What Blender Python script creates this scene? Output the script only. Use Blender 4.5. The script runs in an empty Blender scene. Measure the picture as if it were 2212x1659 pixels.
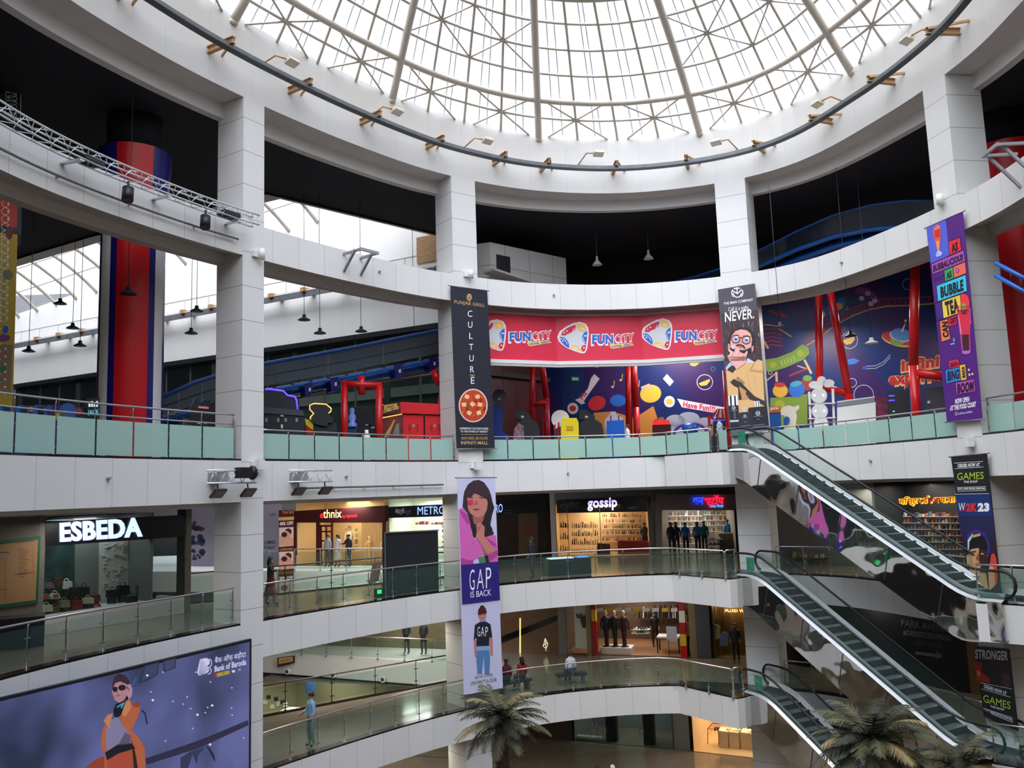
import bpy, bmesh, math, random
from mathutils import Vector, Matrix
random.seed(7)
SC = bpy.context.scene
COL = SC.collection

# ------------------------------------------------------------------ camera
FPX, PITCH, ROLL, PW, PH = 1806.28, math.radians(7.1773), math.radians(-1.9973), 2212, 1659
_f = Vector((0, math.cos(PITCH), math.sin(PITCH)))
_r0 = Vector((1, 0, 0))
_u0 = _r0.cross(_f)
CAM_R = math.cos(ROLL) * _r0 + math.sin(ROLL) * _u0
CAM_U = -math.sin(ROLL) * _r0 + math.cos(ROLL) * _u0
CAM_F = _f
cam_data = bpy.data.cameras.new('camera')
cam_data.sensor_width = 36.0
cam_data.sensor_fit = 'HORIZONTAL'
cam_data.lens = FPX * 36.0 / PW
cam_data.clip_end = 400
cam_data.clip_start = 0.05
cam = bpy.data.objects.new('camera', cam_data)
COL.objects.link(cam)
cam.matrix_world = Matrix(((CAM_R.x, CAM_U.x, -CAM_F.x, 0), (CAM_R.y, CAM_U.y, -CAM_F.y, 0), (CAM_R.z, CAM_U.z, -CAM_F.z, 0), (0, 0, 0, 1)))
SC.camera = cam

# ------------------------------------------------------------------ sky, exposure
SC.view_settings.view_transform = 'Standard'
SC.view_settings.look = 'None'
SC.view_settings.exposure = 0.0
SC.view_settings.gamma = 1.0
SC.view_settings.use_curve_mapping = False
try:
    SC.cycles.max_bounces = 7
    SC.cycles.diffuse_bounces = 4
    SC.cycles.glossy_bounces = 3
    SC.cycles.transmission_bounces = 4
    SC.cycles.transparent_max_bounces = 12
    SC.cycles.caustics_reflective = False
    SC.cycles.caustics_refractive = False
    SC.cycles.use_denoising = True
    SC.cycles.sample_clamp_indirect = 6.0
except Exception:
    pass
world = bpy.data.worlds.new('sky')
SC.world = world
world.use_nodes = True
wn, wl = world.node_tree.nodes, world.node_tree.links
wn.clear()
w_out = wn.new('ShaderNodeOutputWorld')
w_bg = wn.new('ShaderNodeBackground')
w_tc = wn.new('ShaderNodeTexCoord')
w_ns = wn.new('ShaderNodeTexNoise')
w_ns.inputs['Scale'].default_value = 2.1
w_ns.inputs['Detail'].default_value = 5
w_ns.inputs['Roughness'].default_value = 0.55
w_rp = wn.new('ShaderNodeValToRGB')
w_rp.color_ramp.elements[0].position = 0.36
w_rp.color_ramp.elements[0].color = (0.30, 0.48, 0.92, 1)
w_rp.color_ramp.elements[1].position = 0.50
w_rp.color_ramp.elements[1].color = (0.95, 0.97, 1.0, 1)
wl.new(w_tc.outputs['Generated'], w_ns.inputs['Vector'])
wl.new(w_ns.outputs['Fac'], w_rp.inputs['Fac'])
# thin cloud, plus an added bright lobe behind the viewer to light the interior
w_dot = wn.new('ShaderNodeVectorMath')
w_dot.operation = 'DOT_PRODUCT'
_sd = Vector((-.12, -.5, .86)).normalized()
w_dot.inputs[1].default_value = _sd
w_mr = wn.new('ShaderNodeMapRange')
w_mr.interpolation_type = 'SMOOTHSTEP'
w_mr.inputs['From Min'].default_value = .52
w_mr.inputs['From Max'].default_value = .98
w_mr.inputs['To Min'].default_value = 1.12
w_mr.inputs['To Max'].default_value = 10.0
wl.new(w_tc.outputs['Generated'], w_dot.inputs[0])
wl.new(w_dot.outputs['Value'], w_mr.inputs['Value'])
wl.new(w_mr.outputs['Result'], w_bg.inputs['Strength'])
wl.new(w_rp.outputs['Color'], w_bg.inputs['Color'])
wl.new(w_bg.outputs['Background'], w_out.inputs['Surface'])

# ------------------------------------------------------------------ materials
MATS = {}
def lin(c):
    return tuple(((v / 255.0) / 12.92 if v / 255.0 <= 0.04045 else ((v / 255.0 + 0.055) / 1.055) ** 2.4) for v in c)
def mat(name, rgb=(200, 200, 200), rough=0.6, metal=0.0, emit=0.0, emit_rgb=None, noise=0.0, nscale=6.0, spec=0.5, linear=False):
    """procedural principled material; rgb is 0..255 display colour"""
    if name in MATS:
        return MATS[name]
    m = bpy.data.materials.new(name)
    m.use_nodes = True
    nt = m.node_tree
    b = nt.nodes['Principled BSDF']
    c = rgb if linear else lin(rgb)
    b.inputs['Base Color'].default_value = (*c, 1)
    b.inputs['Roughness'].default_value = rough
    b.inputs['Metallic'].default_value = metal
    b.inputs['Specular IOR Level'].default_value = spec
    if emit:
        e = lin(emit_rgb or rgb)
        b.inputs['Emission Color'].default_value = (*e, 1)
        b.inputs['Emission Strength'].default_value = emit
    if noise:
        tc = nt.nodes.new('ShaderNodeTexCoord')
        ns = nt.nodes.new('ShaderNodeTexNoise')
        ns.inputs['Scale'].default_value = nscale
        ns.inputs['Detail'].default_value = 4
        mr = nt.nodes.new('ShaderNodeMapRange')
        mr.inputs['From Min'].default_value = 0.3
        mr.inputs['From Max'].default_value = 0.7
        mr.inputs['To Min'].default_value = 1 - noise
        mr.inputs['To Max'].default_value = 1 + noise
        mx = nt.nodes.new('ShaderNodeVectorMath')
        mx.operation = 'SCALE'
        mx.inputs[0].default_value = c
        nt.links.new(tc.outputs['Object'], ns.inputs['Vector'])
        nt.links.new(ns.outputs['Fac'], mr.inputs['Value'])
        nt.links.new(mr.outputs['Result'], mx.inputs['Scale'])
        nt.links.new(mx.outputs['Vector'], b.inputs['Base Color'])
    MATS[name] = m
    return m

def seam_mat(name, rgb, du, dv, seam_rgb, w=0.012, rough=0.45, noise=0.04, wv=None, tint=0.03):
    """cladding panels: thin joints every du / dv metres of the UV map, slight panel to panel tone"""
    if name in MATS:
        return MATS[name]
    m = bpy.data.materials.new(name)
    m.use_nodes = True
    nt = m.node_tree
    N, L = nt.nodes, nt.links
    b = N['Principled BSDF']
    b.inputs['Roughness'].default_value = rough
    uv = N.new('ShaderNodeUVMap')
    sp = N.new('ShaderNodeSeparateXYZ')
    L.new(uv.outputs['UV'], sp.inputs['Vector'])
    def math_n(op, a, bb=None):
        n = N.new('ShaderNodeMath')
        n.operation = op
        for i, v in ((0, a), (1, bb)):
            if v is None:
                continue
            if isinstance(v, (int, float)):
                n.inputs[i].default_value = v
            else:
                L.new(v, n.inputs[i])
        return n.outputs[0]
    masks, cells = [], []
    for out, d, ww in ((sp.outputs['X'], du, w), (sp.outputs['Y'], dv, wv or w)):
        if not d:
            continue
        q = math_n('DIVIDE', out, d)
        fr = math_n('FRACT', q)
        masks.append(math_n('LESS_THAN', fr, ww / d))
        cells.append(math_n('FLOOR', q))
    mk = masks[0] if len(masks) == 1 else math_n('MAXIMUM', masks[0], masks[1])
    cell = cells[0] if len(cells) == 1 else math_n('ADD', cells[0], math_n('MULTIPLY', cells[1], 17.3))
    wn_ = N.new('ShaderNodeTexWhiteNoise')
    wn_.noise_dimensions = '1D'
    L.new(cell, wn_.inputs['W'])
    ns = N.new('ShaderNodeTexNoise')
    ns.inputs['Scale'].default_value = 0.9
    ns.inputs['Detail'].default_value = 5
    tc = N.new('ShaderNodeTexCoord')
    L.new(tc.outputs['Object'], ns.inputs['Vector'])
    k = math_n('ADD', math_n('MULTIPLY', math_n('SUBTRACT', wn_.outputs['Value'], 0.5), 2 * tint), math_n('MULTIPLY', math_n('SUBTRACT', ns.outputs['Fac'], 0.5), 2 * noise))
    k = math_n('ADD', k, 1.0)
    sc_ = N.new('ShaderNodeVectorMath')
    sc_.operation = 'SCALE'
    sc_.inputs[0].default_value = lin(rgb)
    L.new(k, sc_.inputs['Scale'])
    mix = N.new('ShaderNodeMix')
    mix.data_type = 'RGBA'
    L.new(mk, mix.inputs[0])
    L.new(sc_.outputs['Vector'], mix.inputs[6])
    mix.inputs[7].default_value = (*lin(seam_rgb), 1)
    L.new(mix.outputs[2], b.inputs['Base Color'])
    MATS[name] = m
    return m

def glass_mat(name, rgb, alpha, rough=0.05, spec=0.5, diff=None):
    """thin pane: part clear (tinted), part surface with its own gloss"""
    if name in MATS:
        return MATS[name]
    m = bpy.data.materials.new(name)
    m.use_nodes = True
    nt = m.node_tree
    N, L = nt.nodes, nt.links
    b = N['Principled BSDF']
    b.inputs['Base Color'].default_value = (*lin(diff or rgb), 1)
    b.inputs['Roughness'].default_value = rough
    b.inputs['Specular IOR Level'].default_value = spec
    tr = N.new('ShaderNodeBsdfTransparent')
    tr.inputs['Color'].default_value = (*lin(rgb), 1)
    mx = N.new('ShaderNodeMixShader')
    mx.inputs[0].default_value = alpha
    L.new(tr.outputs[0], mx.inputs[1])
    L.new(b.outputs[0], mx.inputs[2])
    L.new(mx.outputs[0], N['Material Output'].inputs['Surface'])
    MATS[name] = m
    return m

def led_mat(name, rgb, strength):
    return mat(name, rgb, 0.5, emit=strength)

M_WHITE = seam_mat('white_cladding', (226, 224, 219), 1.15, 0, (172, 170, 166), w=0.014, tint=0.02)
M_WCOL = seam_mat('white_column_cladding', (226, 224, 219), 0, 1.13, (150, 148, 144), w=0.02, tint=0.012)
M_DRUM = seam_mat('white_drum_paint', (226, 223, 217), 1.69, 0, (214, 211, 205), w=0.02, tint=0.008)
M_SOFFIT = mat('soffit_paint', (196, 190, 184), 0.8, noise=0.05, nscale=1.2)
M_DARKCEIL = mat('dark_navy_ceiling', (13, 15, 24), 0.9, noise=0.25, nscale=0.6)
M_GRANITE = mat('polished_brown_floor', (120, 108, 92), 0.14, noise=0.12, nscale=1.5)
M_BLACKGRAN = mat('black_granite', (24, 23, 24), 0.12)
M_STEEL = mat('brushed_steel', (200, 202, 204), 0.28, metal=0.95)
M_STEELD = mat('grey_steel', (128, 130, 132), 0.4, metal=0.7)
M_BLACK = mat('black_plastic', (22, 22, 25), 0.45)
M_RUBBER = mat('black_rubber', (18, 19, 21), 0.5)
M_GLASSF = glass_mat('frosted_green_glass', (206, 238, 224), 0.74, 0.12, 0.6, (186, 220, 206))
M_GLASSC = glass_mat('clear_greenish_glass', (240, 248, 244), 0.07, 0.03, 0.9, (120, 150, 140))
M_GLASSS = glass_mat('shop_glass', (225, 232, 230), 0.06, 0.02, 0.8, (90, 100, 100))
M_PIPE = mat('cream_painted_steel', (205, 196, 182), 0.45)
M_RAILPIPE = mat('dark_grey_rail', (112, 116, 118), 0.45, metal=0.3, noise=0.15, nscale=3)
M_BROWNST = mat('brown_painted_steel', (176, 136, 92), 0.6, noise=0.08)
M_WHITEPLAIN = mat('white_paint', (226, 224, 220), 0.55)
M_RED = mat('red_paint', (200, 22, 28), 0.32)
M_DRED = mat('dark_red_paint', (92, 18, 20), 0.4)
M_BLUE = mat('blue_paint', (24, 92, 178), 0.35)
M_NAVY = mat('navy_paint', (26, 26, 110), 0.3)
M_GREY = mat('grey_paint', (150, 150, 150), 0.5)
M_DGREY = mat('dark_grey_paint', (52, 53, 56), 0.5)
# ------------------------------------------------------------------ geometry helpers
def ray(px, py):
    return ((px - PW / 2) / FPX) * CAM_R - ((py - PH / 2) / FPX) * CAM_U + CAM_F
def atz(px, py, z):
    d = ray(px, py)
    return d * (z / d.z)
def aty(px, py, y):
    d = ray(px, py)
    return d * (y / d.y)
class VP:
    """a vertical plane through two ground points; pt() is where the sight line of a photo pixel meets it"""
    def __init__(s, a, b):
        s.a = Vector((a[0], a[1], 0))
        u = Vector((b[0] - a[0], b[1] - a[1], 0))
        s.u = u.normalized()
        s.n = Vector((s.u.y, -s.u.x, 0))
        if s.n.dot(s.a) > 0:
            s.n = -s.n                       # towards the viewer's side
    def pt(s, px, py, off=0.0):
        d = ray(px, py)
        p = d * ((s.a.dot(s.n)) / d.dot(s.n))
        return p + s.n * off
def vp_px(p0, y0, p1, y1):
    return VP(aty(p0[0], p0[1], y0), aty(p1[0], p1[1], y1))

# ring plan of the atrium
C0 = Vector((3.0, 22.0))
_UP = [(-11.3, 11.99), (-11.79, 18.04), (-10.14, 23.15), (-7.9, 27.08), (-5.44, 30.44), (-2.41, 33.6), (1.78, 35.95), (6.86, 36.39), (11.59, 34.27), (13.89, 29.63), (14.82, 25.17), (14.74, 20.97)]
RAD = [math.hypot(x - C0.x, y - C0.y) for x, y in _UP] + [13.4, 16.0, 19.8, 22.9, 23.3, 20.2]
def plan_deg(deg):
    u = ((215 - deg) / 20.0) % 18
    i = int(u)
    f = u - i
    p = [RAD[(i + j) % 18] for j in (-1, 0, 1, 2)]
    r = .5 * ((2 * p[1]) + (-p[0] + p[2]) * f + (2 * p[0] - 5 * p[1] + 4 * p[2] - p[3]) * f * f + (-p[0] + 3 * p[1] - 3 * p[2] + p[3]) * f ** 3)
    t = math.radians(deg)
    return Vector((C0.x + r * math.cos(t), C0.y + r * math.sin(t)))
_tab = [plan_deg(215 - i * 0.1) for i in range(3601)]
_len = [0.0]
for _i in range(3600):
    _len.append(_len[-1] + (_tab[_i + 1] - _tab[_i]).length)
LTOT = _len[-1]
import bisect
def plan(s, off=0.0):
    """point at arc length s (clockwise from the left, seen from above), pushed outwards by off"""
    s = s % LTOT
    i = min(3599, max(0, bisect.bisect(_len, s) - 1))
    f = (s - _len[i]) / max(1e-9, _len[i + 1] - _len[i])
    p = _tab[i].lerp(_tab[i + 1], f)
    if off:
        a = _tab[(i - 12) % 3600]
        b = _tab[(i + 13) % 3600]
        t = (b - a).normalized()
        p = p + Vector((-t.y, t.x)) * off
    return p
def tang(s):
    return (plan(s + .15) - plan(s - .15)).normalized()
def nrm(s):
    t = tang(s)
    return Vector((-t.y, t.x))
def P3(v, z):
    return Vector((v.x, v.y, z))

Z3, Z2, Z1, Z0 = 1.2, -3.8, -8.33, -12.86
ZB0, ZB1 = 7.78, 8.91          # ring beam
ZD0, ZD1 = 13.14, 15.82        # drum wall

class MB:
    """collects faces; build() links them as one mesh object"""
    def __init__(s):
        s.v, s.f, s.m, s.mats, s.uv, s.sm = [], [], [], [], {}, []
    def mi(s, m):
        if m not in s.mats:
            s.mats.append(m)
        return s.mats.index(m)
    def face(s, pts, m, uv=None, smooth=False):
        b = len(s.v)
        s.v += [Vector(p) for p in pts]
        s.f.append(tuple(range(b, b + len(pts))))
        s.m.append(s.mi(m))
        s.sm.append(smooth)
        if uv:
            s.uv[len(s.f) - 1] = uv
    def faces(s, vs, fs, m, smooth=False):
        b = len(s.v)
        s.v += [Vector(p) for p in vs]
        k = s.mi(m)
        for f in fs:
            s.f.append(tuple(b + i for i in f))
            s.m.append(k)
            s.sm.append(smooth)
    def obox(s, c, u, v, w, m, hx, hy, hz, uvs=False):
        """box: centre c, unit axes u v w, half sizes"""
        c = Vector(c)
        P = [c + u * (hx * i) + v * (hy * j) + w * (hz * k) for i in (-1, 1) for j in (-1, 1) for k in (-1, 1)]
        F = [(0, 1, 3, 2), (4, 6, 7, 5), (0, 4, 5, 1), (2, 3, 7, 6), (0, 2, 6, 4), (1, 5, 7, 3)]
        s.faces(P, F, m)
        if uvs:
            b = len(s.f) - 6
            for q, f in enumerate(F):
                uv = []
                for i in f:
                    d = P[i] - c
                    a = d.dot(u) if q in (2, 3, 4, 5) else d.dot(v)
                    uv.append((a + hx, P[i].z))
                s.uv[b + q] = uv
    def box(s, c, size, m, rz=0.0):
        u = Vector((math.cos(rz), math.sin(rz), 0))
        v = Vector((-math.sin(rz), math.cos(rz), 0))
        s.obox(c, u, v, Vector((0, 0, 1)), m, size[0] / 2, size[1] / 2, size[2] / 2)
    def bar(s, a, b, w, h, m, up=Vector((0, 0, 1))):
        a, b = Vector(a), Vector(b)
        d = (b - a)
        L = d.length
        if L < 1e-6:
            return
        u = d / L
        v = up.cross(u)
        if v.length < 1e-3:
            v = Vector((1, 0, 0)).cross(u)
        v.normalize()
        s.obox((a + b) / 2, u, v, u.cross(v), m, L / 2, w / 2, h / 2)
    def tube(s, pts, r, m, seg=8, closed=False, caps=True, r2=None):
        pts = [Vector(p) for p in pts]
        n = len(pts)
        rings = []
        prev = None
        for i, p in enumerate(pts):
            if closed:
                t = pts[(i + 1) % n] - pts[i - 1]
            else:
                t = pts[min(n - 1, i + 1)] - pts[max(0, i - 1)]
            t.normalize()
            if prev is None:
                q = Vector((0, 0, 1)) if abs(t.z) < .9 else Vector((1, 0, 0))
                a = t.cross(q).normalized()
            else:
                a = (prev - t * prev.dot(t)).normalized()
            prev = a
            bb = t.cross(a)
            rr = r if r2 is None else r + (r2 - r) * i / max(1, n - 1)
            rings.append([p + (a * math.cos(2 * math.pi * k / seg) + bb * math.sin(2 * math.pi * k / seg)) * rr for k in range(seg)])
        V = [p for R in rings for p in R]
        F = []
        for i in range(n if closed else n - 1):
            j = (i + 1) % n
            for k in range(seg):
                F.append((i * seg + k, i * seg + (k + 1) % seg, j * seg + (k + 1) % seg, j * seg + k))
        s.faces(V, F, m, True)
        if caps and not closed:
            s.face(list(reversed(rings[0])), m)
            s.face(rings[-1], m)
    def cyl(s, c, r, h, m, seg=16, r2=None):
        c = Vector(c)
        s.tube([c, c + Vector((0, 0, h))], r, m, seg, r2=r2)
    def lathe(s, c, prof, m, seg=20):
        c = Vector(c)
        V, F = [], []
        for (r, z) in prof:
            for k in range(seg):
                t = 2 * math.pi * k / seg
                V.append(c + Vector((r * math.cos(t), r * math.sin(t), z)))
        for i in range(len(prof) - 1):
            for k in range(seg):
                F.append((i * seg + k, i * seg + (k + 1) % seg, (i + 1) * seg + (k + 1) % seg, (i + 1) * seg + k))
        s.faces(V, F, m, True)
    def ball(s, c, rx, ry, rz, m, seg=12, rg=8):
        c = Vector(c)
        V, F = [], []
        for i in range(rg + 1):
            a = math.pi * i / rg
            for k in range(seg):
                t = 2 * math.pi * k / seg
                V.append(c + Vector((rx * math.sin(a) * math.cos(t), ry * math.sin(a) * math.sin(t), rz * math.cos(a))))
        for i in range(rg):
            for k in range(seg):
                F.append((i * seg + k, i * seg + (k + 1) % seg, (i + 1) * seg + (k + 1) % seg, (i + 1) * seg + k))
        s.faces(V, F, m, True)
    def prism(s, poly, z0, z1, m):
        n = len(poly)
        A = [Vector((p[0], p[1], z0)) for p in poly]
        B = [Vector((p[0], p[1], z1)) for p in poly]
        s.face(list(reversed(A)), m)
        s.face(B, m)
        L = 0
        for i in range(n):
            j = (i + 1) % n
            d = (A[j] - A[i]).length
            s.face([A[i], A[j], B[j], B[i]], m, [(L, z0), (L + d, z0), (L + d, z1), (L, z1)])
            L += d
    def slab(s, pts, thick, m, n=None):
        """flat polygon (3D points) given a thickness backwards along its normal n"""
        pts = [Vector(p) for p in pts]
        if n is None:
            n = (pts[1] - pts[0]).cross(pts[2] - pts[0]).normalized()
        B = [p - n * thick for p in pts]
        s.face(pts, m)
        s.face(list(reversed(B)), m)
        for i in range(len(pts)):
            j = (i + 1) % len(pts)
            s.face([pts[i], B[i], B[j], pts[j]], m)
    def sweep(s, prof, s0, s1, mats, step=0.6, off0=None):
        """profile of (off, z) points swept along the ring between two arc lengths"""
        n = max(2, int(abs(s1 - s0) / step))
        S = [s0 + (s1 - s0) * i / n for i in range(n + 1)]
        for q in range(len(prof) - 1):
            m = mats[q] if isinstance(mats, (list, tuple)) else mats
            (o0, z0), (o1, z1) = prof[q], prof[q + 1]
            vv0, vv1 = (z0, z1) if abs(z1 - z0) > .02 else (o0, o1)
            for i in range(n):
                e = (lambda x: off0(x)) if off0 else (lambda x: 0.0)
                a, b = S[i], S[i + 1]
                s.face([P3(plan(a, o0 + e(a)), z0), P3(plan(b, o0 + e(b)), z0), P3(plan(b, o1 + e(b)), z1), P3(plan(a, o1 + e(a)), z1)], m,
                       [(a, vv0), (b, vv0), (b, vv1), (a, vv1)])
    def build(s, name, parent=None, merge=True):
        me = bpy.data.meshes.new(name)
        me.from_pydata([tuple(v) for v in s.v], [], s.f)
        for m in s.mats:
            me.materials.append(m)
        me.polygons.foreach_set('material_index', s.m)
        me.polygons.foreach_set('use_smooth', s.sm)
        if s.uv:
            ul = me.uv_layers.new(name='UVMap')
            for fi, uv in s.uv.items():
                p = me.polygons[fi]
                for li, c in zip(p.loop_indices, uv):
                    ul.data[li].uv = c
        if merge:
            bm = bmesh.new()
            bm.from_mesh(me)
            bmesh.ops.remove_doubles(bm, verts=bm.verts, dist=0.0004)
            bm.to_mesh(me)
            bm.free()
        me.update()
        o = bpy.data.objects.new(name, me)
        COL.objects.link(o)
        if parent:
            o.parent = parent
            o.matrix_parent_inverse = parent.matrix_basis.inverted()
        return o

def empty(name, loc=(0, 0, 0), rz=0.0):
    o = bpy.data.objects.new(name, None)
    o.empty_display_size = 0.2
    o.location = loc
    o.rotation_euler = (0, 0, rz)
    COL.objects.link(o)
    return o
def tag(o, label, cat, group=None, kind=None):
    o['label'] = label
    o['category'] = cat
    if group:
        o['group'] = group
    if kind:
        o['kind'] = kind
    return o
def thing(name, label, cat, loc=(0, 0, 0), group=None, rz=0.0):
    return tag(empty(name, loc, rz), label, cat, group)
def struct(o, label=None, cat=None):
    o['kind'] = 'structure'
    if label:
        o['label'] = label
    if cat:
        o['category'] = cat
    return o
def copy_tree(o, parent=None):
    c = o.copy()
    COL.objects.link(c)
    if parent:
        c.parent = parent
    for ch in list(o.children):
        copy_tree(ch, c)
    return c

_TXT = {}
def text_mesh(body, bold=0.0, spacing=1.0):
    k = (body, bold, spacing)
    if k in _TXT:
        return _TXT[k]
    c = bpy.data.curves.new('lettering', 'FONT')
    c.body = body
    c.offset = bold
    c.space_character = spacing
    c.resolution_u = 3
    o = bpy.data.objects.new('lettering', c)
    COL.objects.link(o)
    bpy.context.view_layer.update()
    dg = bpy.context.evaluated_depsgraph_get()
    me = bpy.data.meshes.new_from_object(o.evaluated_get(dg))
    V = [v.co.copy() for v in me.vertices]
    F = [tuple(p.vertices) for p in me.polygons]
    bpy.data.objects.remove(o)
    bpy.data.curves.remove(c)
    bpy.data.meshes.remove(me)
    _TXT[k] = (V, F)
    return _TXT[k]

class Art:
    """flat artwork on a vertical plane, drawn with photo-traced outlines on the real board"""
    def __init__(s, vp, lift=0.0):
        s.vp, s.lift = vp, lift
        s.mb = MB()
        s.fr = (0.0, 0.0, 1.0)
    def frame(s, x0=0.0, y0=0.0, k=1.0):
        s.fr = (x0, y0, k)
        return s
    def P(s, x, y, off):
        return s.vp.pt(s.fr[0] + x * s.fr[2], s.fr[1] + y * s.fr[2], off)
    def _off(s, layer):
        return s.lift + 0.004 * layer
    def poly(s, pts, m, layer=1):
        s.mb.face([s.P(x, y, s._off(layer)) for x, y in pts], m)
    def ell(s, cx, cy, rx, ry, m, layer=1, rot=0.0, a0=0, a1=360, n=24):
        c, si = math.cos(math.radians(rot)), math.sin(math.radians(rot))
        pts = []
        for i in range(n + (0 if a1 - a0 >= 360 else 1)):
            t = math.radians(a0 + (a1 - a0) * i / n)
            x, y = rx * math.cos(t), ry * math.sin(t)
            pts.append((cx + c * x - si * y, cy + si * x + c * y))
        s.poly(pts, m, layer)
    def ringl(s, cx, cy, rx, ry, w, m, layer=1, rot=0.0, n=28, a0=0, a1=360):
        c, si = math.cos(math.radians(rot)), math.sin(math.radians(rot))
        def q(k, t):
            x, y = (rx - k) * math.cos(t), (ry - k) * math.sin(t)
            return (cx + c * x - si * y, cy + si * x + c * y)
        for i in range(n):
            t0, t1 = (math.radians(a0 + (a1 - a0) * j / n) for j in (i, i + 1))
            s.poly([q(0, t0), q(0, t1), q(w, t1), q(w, t0)], m, layer)
    def line(s, pts, w, m, layer=1):
        for (x0, y0), (x1, y1) in zip(pts[:-1], pts[1:]):
            L = math.hypot(x1 - x0, y1 - y0) or 1
            nx, ny = -(y1 - y0) / L * w / 2, (x1 - x0) / L * w / 2
            s.poly([(x0 + nx, y0 + ny), (x1 + nx, y1 + ny), (x1 - nx, y1 - ny), (x0 - nx, y0 - ny)], m, layer)
    def text(s, body, p0, p1, h, m, layer=2, bold=0.0, slant=0.0, depth=0.0, spacing=1.0, up=(0, -1), fit=True):
        """body between two baseline pixels, h pixels tall along up"""
        V, F = text_mesh(body, bold, spacing * (1 + 1.9 * bold))
        if not V:
            return
        x0, x1 = min(v.x for v in V), max(v.x for v in V)
        y0, y1 = 0.0, max(v.y for v in V)
        out = []
        for v in V:
            a = (v.x - x0) / (x1 - x0)
            b = (v.y - y0) / (y1 - y0)
            px = p0[0] + (p1[0] - p0[0]) * a + up[0] * h * b + slant * h * b
            py = p0[1] + (p1[1] - p0[1]) * a + up[1] * h * b
            out.append((px, py))
        off = s._off(layer)
        s.mb.faces([s.P(x, y, off + depth) for x, y in out], F, m)
        if depth:
            s.mb.faces([s.P(x, y, off) for x, y in out], F, m)
            # side walls
            cnt = {}
            for f in F:
                for i in range(len(f)):
                    e = (f[i], f[(i + 1) % len(f)])
                    cnt[e] = 1
            base = [s.P(x, y, off) for x, y in out]
            top = [s.P(x, y, off + depth) for x, y in out]
            for (i, j) in cnt:
                if (j, i) not in cnt:
                    s.mb.face([base[i], base[j], top[j], top[i]], m)
    def board(s, quad, thick, m, layer=0):
        s.mb.slab([s.P(x, y, s._off(layer)) for x, y in quad], thick, m, s.vp.n)
    def build(s, name, parent=None):
        return s.mb.build(name, parent, merge=False)
# ------------------------------------------------------------------ building shell
COLS = {'A': (2.55, 3.55), 'B': (14.886, 15.75), 'C': (24.76, 25.96), 'D': (37.07, 38.39), 'E': (47.38, 48.5), 'F': (59.7, 60.7), 'G': (70, 71), 'H': (82.5, 83.5), 'I': (93, 94)}
def lowoff(s):
    """the first and second floor edges swing slightly further into the void past the second column"""
    s = s % LTOT
    if s <= 15.8 or s >= 42:
        return 0.0
    if s < 24:
        return -.35 * (s - 15.8) / 8.2
    if s < 38:
        return -.35
    return -.35 * (42 - s) / 4
# ring of the drum under the dome
mb = MB()
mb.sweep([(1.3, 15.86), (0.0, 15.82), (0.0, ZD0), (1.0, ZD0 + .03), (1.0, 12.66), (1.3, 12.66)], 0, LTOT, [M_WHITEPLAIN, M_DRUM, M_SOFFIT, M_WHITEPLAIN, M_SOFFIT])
struct(mb.build('wall_drum'), 'white curved drum wall under the glass dome', 'wall')
# ring beam
mb = MB()
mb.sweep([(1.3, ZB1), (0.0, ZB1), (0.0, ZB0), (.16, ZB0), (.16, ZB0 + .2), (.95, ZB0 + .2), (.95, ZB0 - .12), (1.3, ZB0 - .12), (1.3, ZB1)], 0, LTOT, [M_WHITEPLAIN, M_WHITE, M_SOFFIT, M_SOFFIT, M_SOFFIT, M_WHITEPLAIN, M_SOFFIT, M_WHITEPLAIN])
struct(mb.build('trim_1'), 'white curved ring beam between the columns above the arcade', 'beam')
# floor edges
for nm, z, h, ff in (('trim_2', Z3, 1.3, None), ('trim_3', Z2, 1.11, lowoff), ('trim_4', Z1, 1.11, lowoff)):
    mb = MB()
    b = z - h
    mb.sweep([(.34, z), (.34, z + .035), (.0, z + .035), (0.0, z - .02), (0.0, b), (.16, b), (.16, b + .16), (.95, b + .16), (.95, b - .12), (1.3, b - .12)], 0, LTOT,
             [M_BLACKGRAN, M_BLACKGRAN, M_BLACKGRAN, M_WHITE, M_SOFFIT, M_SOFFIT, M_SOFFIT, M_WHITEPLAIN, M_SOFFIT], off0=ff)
    struct(mb.build(nm), {'trim_2': 'white curved third floor edge below the green glass railing', 'trim_3': 'white curved second floor edge with dark kerb', 'trim_4': 'white curved first floor edge with dark kerb'}[nm], 'floor edge')
# columns
for k, (a, b) in COLS.items():
    mb = MB()
    q = [plan(a, -.012), plan(b, -.012), plan(b, 1.25), plan(a, 1.25)]
    mb.prism(q, Z0, ZD0, M_WCOL)
    o = struct(mb.build('column'))
    o['label'] = {'B': 'tall white clad column left of the dark hanging restaurant banner', 'C': 'white column behind the dark restaurant banner and the pink girl banner', 'D': 'white column behind the man company banner', 'E': 'white column behind the purple bubble tea banner'}.get(k, 'white clad column standing on the ring out of frame')
    o['category'] = 'column'

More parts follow.
